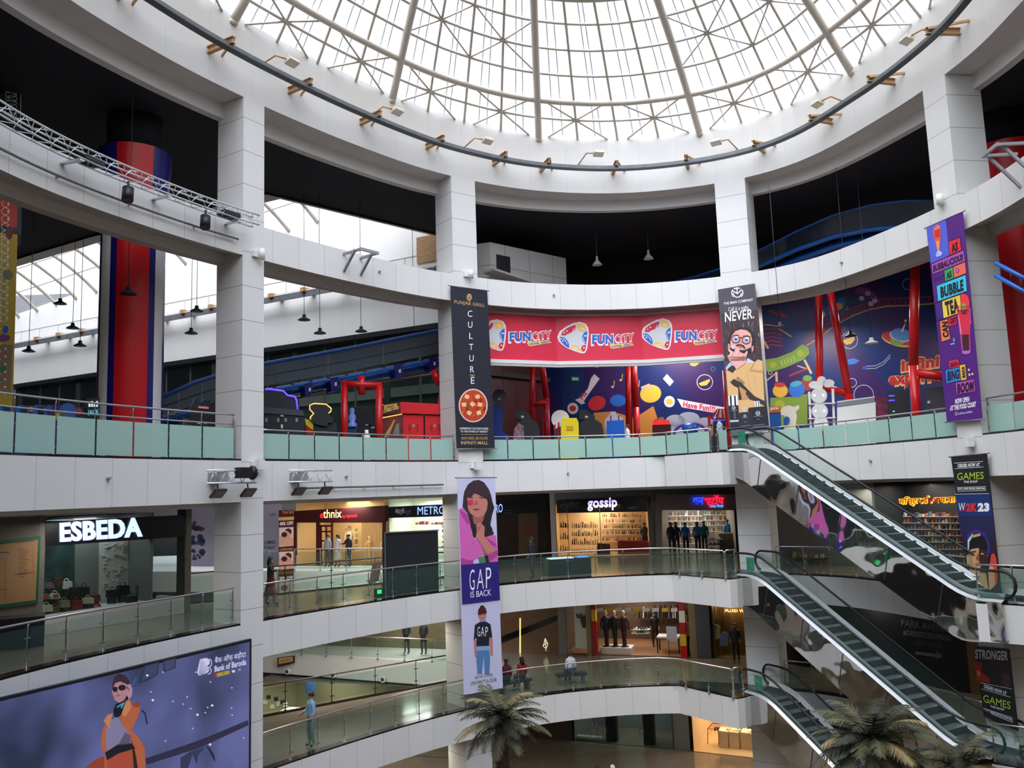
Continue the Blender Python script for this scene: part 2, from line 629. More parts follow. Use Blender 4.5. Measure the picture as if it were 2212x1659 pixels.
# star shaped floor and ceiling plates around the void
def ray_poly(c, d, poly):
    best = None
    for i in range(len(poly)):
        a, b = Vector(poly[i]), Vector(poly[(i + 1) % len(poly)])
        e = b - a
        den = d.x * e.y - d.y * e.x
        if abs(den) < 1e-9:
            continue
        w = a - c
        t = (w.x * e.y - w.y * e.x) / den
        u = (w.x * d.y - w.y * d.x) / den
        if t > 0 and -1e-6 <= u <= 1 + 1e-6 and (best is None or t < best):
            best = t
    return best
def fan(mb, z, inner, poly, m, flip=False):
    N = 360
    pin, pout = [], []
    for i in range(N):
        a = math.radians(215 - i)
        d = Vector((math.cos(a), math.sin(a)))
        p = inner(i)
        pin.append(P3(p, z))
        dd = (p - C0).normalized()
        t = ray_poly(C0, dd, poly)
        pout.append(P3(C0 + dd * max(t, (p - C0).length + .05), z))
    for i in range(N):
        j = (i + 1) % N
        mb.face([pin[i], pin[j], pout[j], pout[i]], m)
def inner_off(o, ff=None):
    def g(i):
        s = _len[i * 10]
        return plan(s, o + (ff(s) if ff else 0))
    return g
V_N0, V_N1 = (-9.5, 33.7), (-2.83, 38.5)
V_F0, V_F1 = (-13.2, 44.7), (-2.9, 41.25)
FLOOR_POLY = [(-40, -12), (-40, 12), V_N0, V_N1, (-2.4, 60), (40, 60), (40, -12)]
CEIL_POLY = [(-40, -12), (-40, 51.3), (-19.5, 39.2), (-9.6, 34.3), (-3.3, 40.5), (-2.4, 60), (40, 60), (40, -12)]
mb = MB(); fan(mb, Z3 - .005, inner_off(.3), FLOOR_POLY, M_GRANITE)
struct(mb.build('floor_3'), 'third floor arcade floor', 'floor')
mb = MB(); fan(mb, Z2 - .005, inner_off(.3, lowoff), FLOOR_POLY, M_GRANITE)
struct(mb.build('floor_2'), 'polished second floor walkway', 'floor')
mb = MB(); fan(mb, Z1 - .005, inner_off(.3, lowoff), FLOOR_POLY, M_GRANITE)
struct(mb.build('floor_1'), 'polished first floor walkway', 'floor')
mb = MB(); mb.face([(-40, -12, Z0), (40, -12, Z0), (40, 62, Z0), (-40, 62, Z0)], M_GRANITE)
struct(mb.build('floor'), 'polished brown ground floor', 'floor')
mb = MB(); fan(mb, 12.69, inner_off(1.25), CEIL_POLY, M_DARKCEIL)
struct(mb.build('ceiling'), 'dark navy arcade ceiling', 'ceiling')
M_CEIL2 = mat('grey_shop_ceiling', (120, 116, 110), 0.8)
for nm, z, ff in (('ceiling_3', Z3 - 1.3 - .1, None), ('ceiling_2', Z2 - 1.11 - .1, lowoff), ('ceiling_1', Z1 - 1.11 - .1, lowoff)):
    mb = MB(); fan(mb, z, inner_off(1.25, ff), FLOOR_POLY, M_CEIL2)
    struct(mb.build(nm), 'grey ceiling over the shop fronts below', 'ceiling')
# outer walls and opaque roof round the two skylights
M_WALLD = mat('shell_wall', (70, 68, 66), 0.8)
mb = MB()
W = [(-40, -12), (40, -12), (40, 62), (-40, 62)]
for i in range(4):
    a, b = W[i], W[(i + 1) % 4]
    mb.face([(a[0], a[1], Z0), (b[0], b[1], Z0), (b[0], b[1], 15.9), (a[0], a[1], 15.9)], M_WALLD)
struct(mb.build('wall_outer'), 'outer wall of the building', 'wall')
mb = MB()
ROOF_POLY = [(-40, -12), (-40, 52.4), (-19.5, 40.1), (-9.3, 35.6), (-2.9, 41.2), (-2.4, 62), (40, 62), (40, -12)]
fan(mb, 15.9, inner_off(.9), ROOF_POLY, M_WALLD)
struct(mb.build('ceiling_4'), 'opaque roof slab around the dome', 'roof')

# escalator landings that stick out of the ring
ESC_S = Vector((8.72, 34.35))
ESC_D = (Vector((13.39, 25.79)) - ESC_S).normalized()
ESC_N = Vector((-ESC_D.y, ESC_D.x))
LAND_T = [(6.45, 36.12), (8.28, 33.62), (8.62, 33.78), (9.75, 34.9), (10.2, 35.6), (6.6, 36.9)]
LAND_B = [(13.48, 25.41), (14.95, 26.15), (15.6, 26.0), (15.6, 23.6), (14.85, 24.2)]
n_ = 5
for poly, z, h in ((LAND_T, Z3, 1.3), (LAND_T, Z2, 1.11), (LAND_T, Z1, 1.11), (LAND_B, Z2, 1.11), (LAND_B, Z1, 1.11)):
    mb = MB()
    mb.prism(poly, z - h, z - .02, M_WHITE)
    mb.prism([Vector(p).lerp(Vector((9, 35)) if poly is LAND_T else Vector((15, 25)), .015) for p in poly], z - .02, z + .03, M_BLACKGRAN)
    o = mb.build('trim_%d' % n_)
    struct(o, 'white clad escalator landing jutting into the void', 'landing')
    n_ += 1
# far side of the second void
def far_slab(name, z, h, a, b, lab):
    mb = MB()
    mb.prism([a, b, (-2.4, 60), (-40, 60), (-40, a[1] + (-40 - a[0]) * (b[1] - a[1]) / (b[0] - a[0]))], z - h, z - .02, M_WHITEPLAIN)
    struct(mb.build(name), lab, 'floor edge')
far_slab('trim_10', Z2, 1.11, V_F0, V_F1, 'white far edge of the second floor across the side void')
far_slab('trim_11', Z1, 1.11, (-10.64, 45.6), (-3.0, 42.0), 'white far edge of the first floor across the side void')
# near edges of the second void
for nm, z, h in (('trim_12', Z3, 1.3), ('trim_13', Z2, 1.11), ('trim_14', Z1, 1.11)):
    mb = MB()
    a, b = Vector((-16, 29.0)), Vector(V_N1)
    d = (b - a).normalized(); nn = Vector((-d.y, d.x))
    mb.prism([a, b, b - nn * -.2, a - nn * -.2], z - h, z + .05, M_BLACKGRAN if z < 0 else M_WHITEPLAIN)
    struct(mb.build(nm), 'kerb along the near edge of the side void', 'floor edge')

# ------------------------------------------------------------------ the dome
DC, DH, DZ = Vector((.9, 19.0)), 5.2, 15.68
def dome(s, k):
    q = plan(s)
    p = DC + (q - DC) * k
    return Vector((p.x, p.y, DZ + DH * (1 - k * k)))
def panel_mat(name, seams=True):
    m = bpy.data.materials.new(name)
    m.use_nodes = True
    nt = m.node_tree; N, L = nt.nodes, nt.links
    b = N['Principled BSDF']
    b.inputs['Base Color'].default_value = (.82, .84, .86, 1)
    b.inputs['Roughness'].default_value = .35
    tr = N.new('ShaderNodeBsdfTransparent')
    tr.inputs['Color'].default_value = (.97, .98, 1, 1)
    tl = N.new('ShaderNodeBsdfTranslucent')
    tl.inputs['Color'].default_value = (.9, .92, .95, 1)
    uv = N.new('ShaderNodeUVMap')
    wv = N.new('ShaderNodeTexWave')
    wv.inputs['Scale'].default_value = 2.2
    wv.inputs['Distortion'].default_value = 0
    L.new(uv.outputs['UV'], wv.inputs['Vector'])
    mr = N.new('ShaderNodeMapRange')
    mr.inputs['To Min'].default_value = .10
    mr.inputs['To Max'].default_value = .26
    L.new(wv.outputs['Fac'], mr.inputs['Value'])
    a = N.new('ShaderNodeMixShader'); a.inputs[0].default_value = .25
    L.new(tl.outputs[0], a.inputs[1]); L.new(b.outputs[0], a.inputs[2])
    c = N.new('ShaderNodeMixShader')
    L.new(mr.outputs['Result'], c.inputs[0]); L.new(tr.outputs[0], c.inputs[1]); L.new(a.outputs[0], c.inputs[2])
    L.new(c.outputs[0], N['Material Output'].inputs['Surface'])
    MATS[name] = m
    return m
M_POLY = panel_mat('ribbed_translucent_sheet')
NR = 14
RS0 = 29.2
RSTEP = LTOT / NR
win = struct(thing('window_1', 'large ribbed translucent glass dome with cream steel ribs over the atrium', 'skylight', (DC.x, DC.y, DZ)))
KS = [1.012, .95, .9, .835, .77, .705, .64, .5, .35, .2, .04]
mb = MB()
SS = 112
for i in range(SS):
    a, b = RS0 + LTOT * i / SS, RS0 + LTOT * (i + 1) / SS
    for q in range(len(KS) - 1):
        k0, k1 = KS[q], KS[q + 1]
        mb.face([dome(a, k0) + Vector((0, 0, .14)), dome(b, k0) + Vector((0, 0, .14)), dome(b, k1) + Vector((0, 0, .14)), dome(a, k1) + Vector((0, 0, .14))], M_POLY,
                [(a, k0 * 17), (b, k0 * 17), (b, k1 * 17), (a, k1 * 17)])
mb.build('glazing', win)
for i in range(NR):
    s = RS0 + RSTEP * i
    mb = MB()
    mb.tube([dome(s, k) + Vector((0, 0, -.12)) for k in (.995, .95, .9, .85, .8, .75, .7, .64, .5, .35, .2, .05)], .15, M_PIPE, 10)
    p = dome(s, .995) + Vector((0, 0, -.12))
    q = P3(plan(s, .02), 15.5)
    mb.tube([q, p], .15, M_PIPE, 10)
    mb.build('rib', win)
for k, r in ((.9, .125), (.64, .125), (.35, .1)):
    mb = MB()
    mb.tube([dome(LTOT * i / 140, k) + Vector((0, 0, -.08)) for i in range(140)], r, M_PIPE, 10, closed=True)
    mb.build('ring_pipe', win)
for k in (.95, .835, .77, .705, .57, .5, .42):
    mb = MB()
    mb.tube([dome(LTOT * i / 112, k) for i in range(112)], .055, M_PIPE, 6, closed=True)
    mb.build('purlin', win)
for i in range(NR):
    for j in (1, 2, 3):
        s = RS0 + RSTEP * (i + j / 4)
        mb = MB()
        mb.tube([dome(s, k) for k in (1.0, .95, .9, .835, .77, .705, .64, .5, .35)], .055, M_PIPE, 6)
        mb.build('minor_rib', win)
for i in range(NR):
    mb = MB()
    S = lambda j: RS0 + RSTEP * (i + j / 4)
    for c in (1, 3):
        n0 = dome(S(c), .95)
        for e, k in ((c - .92, .9), (c + .92, .9), (c - .75, .999), (c + .75, .999)):
            mb.tube([n0, dome(S(e), k)], .04, M_PIPE, 5)
    if i % 2 == 1:
        for c, kk in ((1, .77), (3, .77)):
            n0 = dome(S(c), kk)
            for e, k in ((c - 1, .705), (c + 1, .705), (c - 1, .835), (c + 1, .835)):
                mb.tube([n0, dome(S(e), k)], .035, M_PIPE, 5)
    mb.build('brace', win)
# thin sheet joints
for i in range(NR):
    mb = MB()
    for j in (.38, .62, 1.45, 1.6, 2.4, 2.62, 3.4, 3.6):
        s = RS0 + RSTEP * (i + j / 4)
        mb.tube([dome(s, k) + Vector((0, 0, .16)) for k in (1.0, .9, .77, .64, .5)], .022, mat('sheet_joint', (196, 198, 204), .6), 4)
    mb.build('sheet_joint', win)
# ------------------------------------------------------------------ far wall of the side hall with its barrel skylight
WA, WB = Vector((-34.5, 57.0)), Vector((-3.2, 40.6))
WD = (WB - WA).normalized()
WN = Vector((WD.y, -WD.x))            # towards the viewer
if WN.y > 0:
    WN = -WN
def wpt(t, off, z):
    p = WA + WD * t + WN * off
    return Vector((p.x, p.y, z))
WLEN = (WB - WA).length
M_FARWALL = seam_mat('far_white_wall', (232, 230, 226), 1.9, 0, (222, 220, 216), w=.02, tint=.01)
mb = MB()
mb.face([wpt(0, 0, 8.3), wpt(WLEN + .6, 0, 8.3), wpt(WLEN + .6, 0, 16.5), wpt(0, 0, 13.2)], M_FARWALL, [(0, 0), (WLEN, 0), (WLEN, 8), (0, 5)])
mb.face([wpt(0, -.4, 8.3), wpt(WLEN, -.4, 8.3), wpt(WLEN, 0, 8.3), wpt(0, 0, 8.3)], M_FARWALL)
struct(mb.build('wall_back'), 'tall white far wall below the barrel skylight', 'wall')
mb = MB()
M_LINE = mat('panel_joint_grey', (186, 184, 180), .6)
for z in (11.25, 11.95):
    mb.bar(wpt(0, .01, z), wpt(WLEN, .01, z), .02, .03, M_LINE)
for i in range(18):
    mb.bar(wpt(1 + i * 2.0, .01, 10.9), wpt(1 + i * 2.0, .01, 11.95), .02, .03, M_LINE)
struct(mb.build('trim_15'), 'panel joints along the far white wall', 'wall')
# crane rail along the far wall
rail = thing('service_rail', 'grey channel rail on cream brackets running along the far white wall', 'rail', wpt(20, .5, 10.7))
mb = MB()
mb.bar(wpt(0, .75, 10.75), wpt(WLEN, .75, 10.75), .12, .26, M_RAILPIPE)
mb.build('channel', rail)
mb = MB()
mb.bar(wpt(0, .72, 10.95), wpt(WLEN, .72, 10.95), .2, .06, M_WHITEPLAIN)
mb.build('ledge', rail)
for i in range(14):
    t = 4 + i * 2.3
    mb = MB()
    mb.bar(wpt(t, 0, 10.98), wpt(t, .95, 10.98), .3, .22, M_BROWNST)
    mb.build('bracket', rail)
lv = MB()
for i in range(12):
    z = 11.55 + i * .115
    lv.bar(wpt(WLEN - 1.55, .05, z), wpt(WLEN - .1, .05, z), .05, .1, M_BROWNST)
tag(lv.build('louvre_panel'), 'tan slatted louvre set in the far white wall beside the column', 'louvre')
# barrel skylight
win2 = struct(thing('window_2', 'barrel skylight with cream ribs beyond the dark ceiling', 'skylight', wpt(18, 5, 14)))
VW = 11.6
def vault(t, u):
    return wpt(t, .0 + VW * u, 13.0 + .088 * t * (1 - u) * .8 + 2.5 * math.sin(math.pi * min(1, u * 1.02)) ** .9)
mb = MB()
NT, NU = 12, 12
for i in range(NT):
    for j in range(NU):
        t0, t1, u0, u1 = -2 + 38 * i / NT, -2 + 38 * (i + 1) / NT, j / NU, (j + 1) / NU
        up = Vector((0, 0, .12))
        mb.face([vault(t0, u0) + up, vault(t1, u0) + up, vault(t1, u1) + up, vault(t0, u1) + up], M_POLY, [(t0, u0 * VW), (t1, u0 * VW), (t1, u1 * VW), (t0, u1 * VW)])
mb.build('glazing', win2)
for i in range(19):
    t = .6 + i * 2.05
    if t > 35: break
    mb = MB(); mb.tube([vault(t, j / 14) for j in range(15)], .11, M_PIPE, 8); mb.build('rib', win2)
for u, r in ((.5, .13), (.12, .035), (.25, .035), (.37, .035), (.63, .035), (.75, .035), (.88, .035)):
    mb = MB(); mb.tube([vault(-2 + 37 * i / 8, u) for i in range(9)], r, M_PIPE, 6); mb.build('purlin', win2)
mb = MB()
CE = [(-40, 51.3), (-19.5, 39.2), (-9.6, 34.3), (-3.3, 40.5)]
for a, b in zip(CE[:-1], CE[1:]):
    mb.face([(*a, 12.6), (*b, 12.6), (*b, 15.9), (*a, 15.9)], M_SOFFIT)
    mb.face([(*a, 12.6), (*b, 12.6), (b[0] - .4, b[1] - .6, 12.6), (a[0] - .4, a[1] - .6, 12.6)], M_SOFFIT)
struct(mb.build('trim_16'), 'grey kerb around the barrel skylight', 'kerb')
# glazed frontage below the far wall
M_DKGREEN = mat('dark_green_reveal', (58, 72, 66), .35, noise=.3, nscale=.35)
mb = MB()
mb.face([wpt(-2, -1.6, Z3), wpt(WLEN + 1, -1.6, Z3), wpt(WLEN + 1, -1.6, 8.3), wpt(-2, -1.6, 8.3)], M_DKGREEN)
mb.face([wpt(-2, -1.6, 8.3), wpt(WLEN + 1, -1.6, 8.3), wpt(WLEN + 1, 0, 8.3), wpt(-2, 0, 8.3)], M_DKGREEN)
for z, h in ((5.3, .5), (6.6, .35)):
    mb.bar(wpt(-2, -1.5, z), wpt(WLEN, -1.5, z), .1, h, mat('pale_green_band', (130, 142, 132), .5))
struct(mb.build('wall_front'), 'dark green frontage wall behind glass', 'wall')
w3 = struct(thing('window_3', 'frontage of tall green tinted glass under the far white wall', 'glazing', wpt(18, 0, Z3)))
mb = MB()
mb.face([wpt(-2, -.1, Z3), wpt(WLEN + .5, -.1, Z3), wpt(WLEN + .5, -.1, 8.3), wpt(-2, -.1, 8.3)], M_GLASSS)
mb.build('glass', w3)
mb = MB(); mb.bar(wpt(-2, -.05, 8.2), wpt(WLEN + .4, -.05, 8.2), .2, .26, M_BLACK); mb.build('head_rail', w3)
for i in range(18):
    mb = MB()
    big = i % 3 == 0
    t = .8 + i * 2.05
    mb.bar(wpt(t, -.3, Z3), wpt(t, -.3, 8.25), .3 if big else .06, .3 if big else .1, M_DGREY if big else M_STEELD)
    mb.build('mullion', w3)
mb = MB()
mb.prism([(-40, 59.9), (-40, 60.3), (-3, 41.1), (-3.2, 40.7)], Z3 - 1.3, Z3, M_WHITEPLAIN)
struct(mb.build('trim_17'), 'floor edge under the far glass frontage', 'floor edge')

# ------------------------------------------------------------------ plant room box, mural, red partition
bx = struct(thing('wall_plant_room', 'grey white panelled plant room box above the ring beam', 'wall', atz(1140, 560, 9)))
p0, p1, p2 = atz(1030, 527, 11.5), atz(1058, 523, 11.5), atz(1222, 558, 11.5)
M_GPANEL = seam_mat('grey_panel', (184, 182, 178), 1.55, 2.6, (120, 118, 114), w=.03, tint=.03)
mb = MB()
poly = [p0, p1, p2, p2 + Vector((-1.2, 3, 0)), p0 + Vector((-.5, 3, 0))]
mb.prism([(p.x, p.y) for p in poly], 7.0, 11.5, M_GPANEL)
mb.build('panel_box', bx)
d = (p2 - p1).normalized(); nn = Vector((d.y, -d.x, 0))
mb = MB(); mb.obox(p1 + d * .78 + nn * .01 + Vector((0, 0, -.95)), d, nn, Vector((0, 0, 1)), M_BLACK, .42, .02, .42); mb.build('opening', bx)
mb = MB(); mb.bar(p1 - d * .5 + nn * .45 + Vector((0, 0, -1.55)), p1 + d * 2.6 + nn * .45 + Vector((0, 0, -1.9)), .8, .1, M_GREY); mb.build('shelf', bx)

MUR_A, MUR_B = Vector((1.9, 46.6)), Vector((25.5, 38.6))
MURAL = VP(MUR_A, MUR_B)
M_MURAL = bpy.data.materials.new('night_sky_mural')
M_MURAL.use_nodes = True
_nt = M_MURAL.node_tree
_b = _nt.nodes['Principled BSDF']; _b.inputs['Roughness'].default_value = .4
_w = _nt.nodes.new('ShaderNodeTexWave'); _w.wave_type = 'BANDS'; _w.inputs['Scale'].default_value = .1; _w.inputs['Distortion'].default_value = 5; _w.inputs['Detail'].default_value = 1.5; _w.inputs['Detail Scale'].default_value = .6
_m = _nt.nodes.new('ShaderNodeMapping'); _m.inputs['Rotation'].default_value = (0, math.radians(35), 0)
_t = _nt.nodes.new('ShaderNodeTexCoord')
_r = _nt.nodes.new('ShaderNodeValToRGB')
_r.color_ramp.elements[0].position = .25; _r.color_ramp.elements[0].color = (*lin((14, 40, 104)), 1)
_r.color_ramp.elements[1].position = .8; _r.color_ramp.elements[1].color = (*lin((54, 26, 92)), 1)
_nt.links.new(_t.outputs['Object'], _m.inputs['Vector']); _nt.links.new(_m.outputs['Vector'], _w.inputs['Vector']); _nt.links.new(_w.outputs['Fac'], _r.inputs['Fac']); _nt.links.new(_r.outputs['Color'], _b.inputs['Base Color'])
mb = MB()
mb.slab([P3(MUR_A, Z3), P3(MUR_B, Z3), P3(MUR_B, 10.4), P3(MUR_A, 10.4)], .15, M_MURAL, MURAL.n)
mur = struct(mb.build('wall_mural'), 'dark blue and purple space mural wall behind the arcade', 'wall')
mb = MB()
mb.face([P3(MUR_A, 10.4), P3(MUR_B, 10.4), P3(MUR_B, 12.7), P3(MUR_A, 12.7)], M_DARKCEIL)
mb.face([P3(MUR_B, Z3), P3(Vector((31, 24)), Z3), P3(Vector((31, 24)), 12.7), P3(MUR_B, 12.7)], M_DARKCEIL)
mb.face([P3(Vector((31, 24)), Z3), P3(Vector((31, 10)), Z3), P3(Vector((31, 10)), 12.7), P3(Vector((31, 24)), 12.7)], M_DARKCEIL)
mb.face([(-3.2, 41.4, 8.5), (MUR_A.x, MUR_A.y, 8.5), (MUR_A.x, MUR_A.y, 12.7), (-3.2, 41.4, 12.7)], M_DARKCEIL)
struct(mb.build('wall_dark'), 'black upper wall of the arcade', 'wall')
rp = struct(thing('window_4', 'dark red partition wall behind clear glass with steel spider fittings', 'glazing', (0, 44, Z3)))
ra, rb = Vector((-3.1, 41.2)), MUR_A
RP = VP(ra, rb)
mb = MB(); mb.slab([P3(ra, Z3), P3(rb, Z3), P3(rb, 8.6), P3(ra, 8.6)], .1, mat('oxblood_panel', (88, 16, 20), .35, noise=.2, nscale=.8), RP.n); mb.build('red_panel', rp)
rd = (rb - ra).normalized()
for i in range(5):
    q = ra + rd * (.4 + i * 1.55)
    q = q + Vector((RP.n.x, RP.n.y)) * .35
    mb = MB(); mb.bar(P3(q, Z3), P3(q, 8.5), .03, .03, M_STEELD); mb.build('glass_joint', rp)
mb = MB(); mb.bar(P3(ra + Vector((RP.n.x, RP.n.y)) * .3, 6.0), P3(rb + Vector((RP.n.x, RP.n.y)) * .3, 6.0), .1, .22, M_DGREY); mb.build('transom', rp)

# ------------------------------------------------------------------ rail ring under the dome with its brackets and floodlights
ring = thing('rail_ring', 'dark grey steel rail ring hung in front of the white drum wall', 'rail', P3(plan(29, -.95), 13.95))
mb = MB()
mb.sweep([(-1.02, 13.86), (-.9, 13.86), (-.9, 14.04), (-1.02, 14.04), (-1.02, 13.86)], 0, LTOT, M_RAILPIPE)
mb.sweep([(-1.08, 13.84), (-.84, 13.84), (-.84, 13.87), (-1.08, 13.87), (-1.08, 13.84)], 0, LTOT, mat('rail_flange', (58, 60, 62), .4, metal=.5))
mb.build('beam', ring)
for i in range(31):
    s = (29.23 + 3.365 * i) % LTOT
    if not (4 < s < 60):
        continue
    br = thing('rail_bracket', 'tan steel bracket on the white drum wall carrying the dark rail ring', 'bracket', P3(plan(s), 13.9), 'tan brackets under the rail ring')
    mb = MB()
    a, b = P3(plan(s, .05), 14.12), P3(plan(s, -1.15), 14.12)
    t = P3(tang(s), 0)
    for dz, hh, ww in ((.1, .012, .075), (-.1, .012, .075), (0, .1, .008)):
        u = (b - a).normalized()
        mb.obox((a + b) / 2 + Vector((0, 0, dz)), u, t, Vector((0, 0, 1)), M_BROWNST, (b - a).length / 2, ww, hh)
    mb.build('cantilever', br)
    mb = MB(); mb.bar(P3(plan(s + .55, .03), 14.18), P3(plan(s + .05, -1.1), 14.18), .06, .08, M_BROWNST); mb.build('stay', br)
    mb = MB(); mb.box(P3(plan(s, -.97), 14.06), (.12, .12, .1), M_DGREY); mb.build('clamp', br)
FL = [(15.5, 'far left, above the tall left column', 1), (20.6, 'beside a tan bracket left of the second column', 1), (25.4, 'above the column behind the dark restaurant banner', 1), (31.0, 'above the middle of the red sign bay', 1), (38.2, 'just right of the column behind the man banner', -1), (43.6, 'right of centre beside a tan bracket', -1), (48.6, 'far right above the column behind the purple banner', -1)]
for s, where, sg in FL:
    f = thing('floodlight', 'cream floodlight on a bent arm, ' + where, 'floodlight', P3(plan(s), 14.5), 'floodlights on bent arms')
    mb = MB()
    e = P3(plan(s + .55 * sg, -.75), 14.72)
    mb.tube([P3(plan(s, .05), 14.45), P3(plan(s + .3 * sg, -.5), 14.82), e], .03, M_BROWNST, 6); mb.build('arm', f)
    mb = MB()
    u = P3(tang(s), 0); v = P3(nrm(s), 0)
    w = (Vector((0, 0, 1)) + v * .35).normalized(); v2 = u.cross(w)
    c = e + u * (.25 * sg)
    mb.obox(c, u, v2, w, mat('cream_lamp_body', (214, 202, 182), .45), .22, .16, .07)
    mb.build('lamp_head', f)
    mb = MB(); mb.obox(c - w * .075, u, v2, w, mat('lamp_lens', (232, 226, 214), .2), .18, .12, .012); mb.build('lens', f)
# ------------------------------------------------------------------ railings
def path_ring(s0, s1, off, ff=None, step=.3):
    n = max(2, int(abs(s1 - s0) / step))
    return [plan(s0 + (s1 - s0) * i / n, off + (ff(s0 + (s1 - s0) * i / n) if ff else 0)) for i in range(n + 1)]
def at_len(path, d):
    for a, b in zip(path[:-1], path[1:]):
        L = (b - a).length
        if d <= L + 1e-9:
            return a.lerp(b, d / L if L else 0), (b - a).normalized()
        d -= L
    return path[-1], (path[-1] - path[-2]).normalized()
def railing(label, path, z, glass, spacing=1.15, top=(1.0,), gtop=.88, gbot=.1, post_m=None, rail_m=None, r=.028, group=None, ends=(True, True), name='glass_railing'):
    path = [Vector(p) for p in path]
    tot = sum((b - a).length for a, b in zip(path[:-1], path[1:]))
    n = max(1, round(tot / spacing))
    root = thing(name, label, 'railing', P3(path[0], z), group)
    post_m = post_m or M_STEEL; rail_m = rail_m or M_STEEL
    for h in top:
        mb = MB(); mb.tube([P3(p, z + h) for p in path], r if h == max(top) else r * .8, rail_m, 8); mb.build('handrail', root)
    P = [at_len(path, tot * i / n) for i in range(n + 1)]
    for i, (p, t) in enumerate(P):
        if (i == 0 and not ends[0]) or (i == n and not ends[1]):
            continue
        nn = Vector((-t.y, t.x)) * .04
        mb = MB()
        q = p + nn
        mb.tube([P3(q, z), P3(q, z + max(top) - .12), P3(p + nn * .4, z + max(top) - .02)], .02, post_m, 6)
        for hz in (.24, .74):
            mb.bar(P3(q - t * .09, z + hz), P3(q + t * .09, z + hz), .03, .03, post_m)
        mb.box(P3(q, z + .02), (.1, .1, .04), post_m)
        mb.build('post', root)
    for i in range(n):
        (a, _), (b, _) = P[i], P[i + 1]
        # follow the curve inside the bay with a straight pane
        t = (b - a).normalized()
        a2, b2 = a + t * .03, b - t * .03
        nn = Vector((-t.y, t.x))
        mb = MB()
        mb.slab([P3(a2, z + gbot), P3(b2, z + gbot), P3(b2, z + gtop), P3(a2, z + gtop)], .012, glass, P3(nn, 0))
        mb.build('glass_panel', root)
    return root
FR, CL = M_GLASSF, M_GLASSC
railing('frosted green glass railing with two steel handrails on the left arcade edge', path_ring(4.0, 14.75, .18), Z3, FR, top=(1.42, 1.12), gtop=1.0, gbot=.06)
railing('frosted green glass railing in the bay between the tall left column and the restaurant banner', path_ring(15.85, 24.66, .18), Z3, FR, gbot=.06)
railing('frosted green glass railing below the red hanging sign', path_ring(26.06, 33.0, .18) + [Vector((6.45, 36.3)), Vector((8.0, 34.2))], Z3, FR, gbot=.06)
railing('frosted green glass railing between the escalator head and the purple banner', path_ring(38.75, 47.28, .18), Z3, FR, gbot=.06)
railing('frosted green glass railing right of the purple banner', path_ring(48.6, 58, .18), Z3, FR, top=(1.12,), gbot=.06)
# second floor
railing('clear glass railing in front of the handbag shop on the left', path_ring(3.8, 14.75, .15), Z2, CL, top=(1.1,), gtop=.98, gbot=.12)
railing('clear glass railing on the second floor between the left column and the pink girl banner', path_ring(15.85, 25.9, .15, lowoff), Z2, CL, top=(1.1,), gtop=.98, gbot=.12)
railing('clear glass railing in front of the shoe shops on the second floor', path_ring(26.0, 33.4, .15, lowoff) + [Vector((6.5, 35.9)), Vector((8.12, 33.72))], Z2, CL, top=(1.1,), gtop=.98, gbot=.12)
railing('clear glass railing on the second floor behind the upper escalator', path_ring(38.6, 47.2, .15, lowoff), Z2, CL, top=(1.1,), gtop=.98, gbot=.12)
# first floor
railing('clear glass railing the man in the blue shirt stands behind', path_ring(15.85, 25.9, .15, lowoff), Z1, CL, top=(1.1,), gtop=.98, gbot=.12)
railing('clear glass railing on the first floor in front of the suit shop', path_ring(26.0, 33.4, .15, lowoff) + [Vector((6.5, 35.9)), Vector((8.12, 33.72))], Z1, CL, top=(1.1,), gtop=.98, gbot=.12)
railing('clear glass railing on the first floor behind the middle escalator', path_ring(38.6, 47.2, .15, lowoff), Z1, CL, top=(1.1,), gtop=.98, gbot=.12)
# side void
def lerp2(a, b, n=2):
    a, b = Vector(a), Vector(b)
    return [a.lerp(b, i / n) for i in range(n + 1)]
railing('dark railing along the side void on the second floor, behind the big column bay', lerp2((-12.5, 31.7), (-2.9, 38.6)), Z2, CL, top=(1.1,), gtop=.98, post_m=M_DGREY, rail_m=M_DGREY, spacing=1.9)
railing('dark railing along the side void on the first floor, behind the man', lerp2((-12.5, 31.9), (-3.0, 38.7)), Z1, CL, top=(1.1,), gtop=.98, post_m=M_DGREY, rail_m=M_DGREY, spacing=1.9)
railing('steel railing in front of the ethnic wear shop across the side void', lerp2((-16, 45.75), (-2.95, 41.35)), Z2, CL, top=(1.1,), gtop=.95, spacing=1.6)
railing('steel railing on the first floor across the side void', lerp2((-16, 47.4), (-3.0, 42.1)), Z1, CL, top=(1.1,), gtop=.95, spacing=1.6)
# landings at the escalator feet
def e2(t, n_=0.0):
    p = ESC_S + ESC_D * t + ESC_N * n_
    return p
for z, lab in ((Z2, 'second'), (Z1, 'first')):
    railing('steel railing with clear glass on the %s floor landing at the escalator foot' % lab, [Vector((13.6, 25.45)), Vector((14.3, 24.85)), Vector((15.0, 24.2))], z, CL, top=(1.1,), gtop=.98, spacing=.95)
for z, lab in ((Z3, 'third'), (Z2, 'second'), (Z1, 'first')):
    railing('short steel and glass barrier beside the %s floor escalator head' % lab, [Vector((8.25, 33.85)), Vector((8.68, 34.1))], z, CL if z < 0 else FR, top=(1.1 if z < 0 else 1.0,), gtop=.9, spacing=.5)

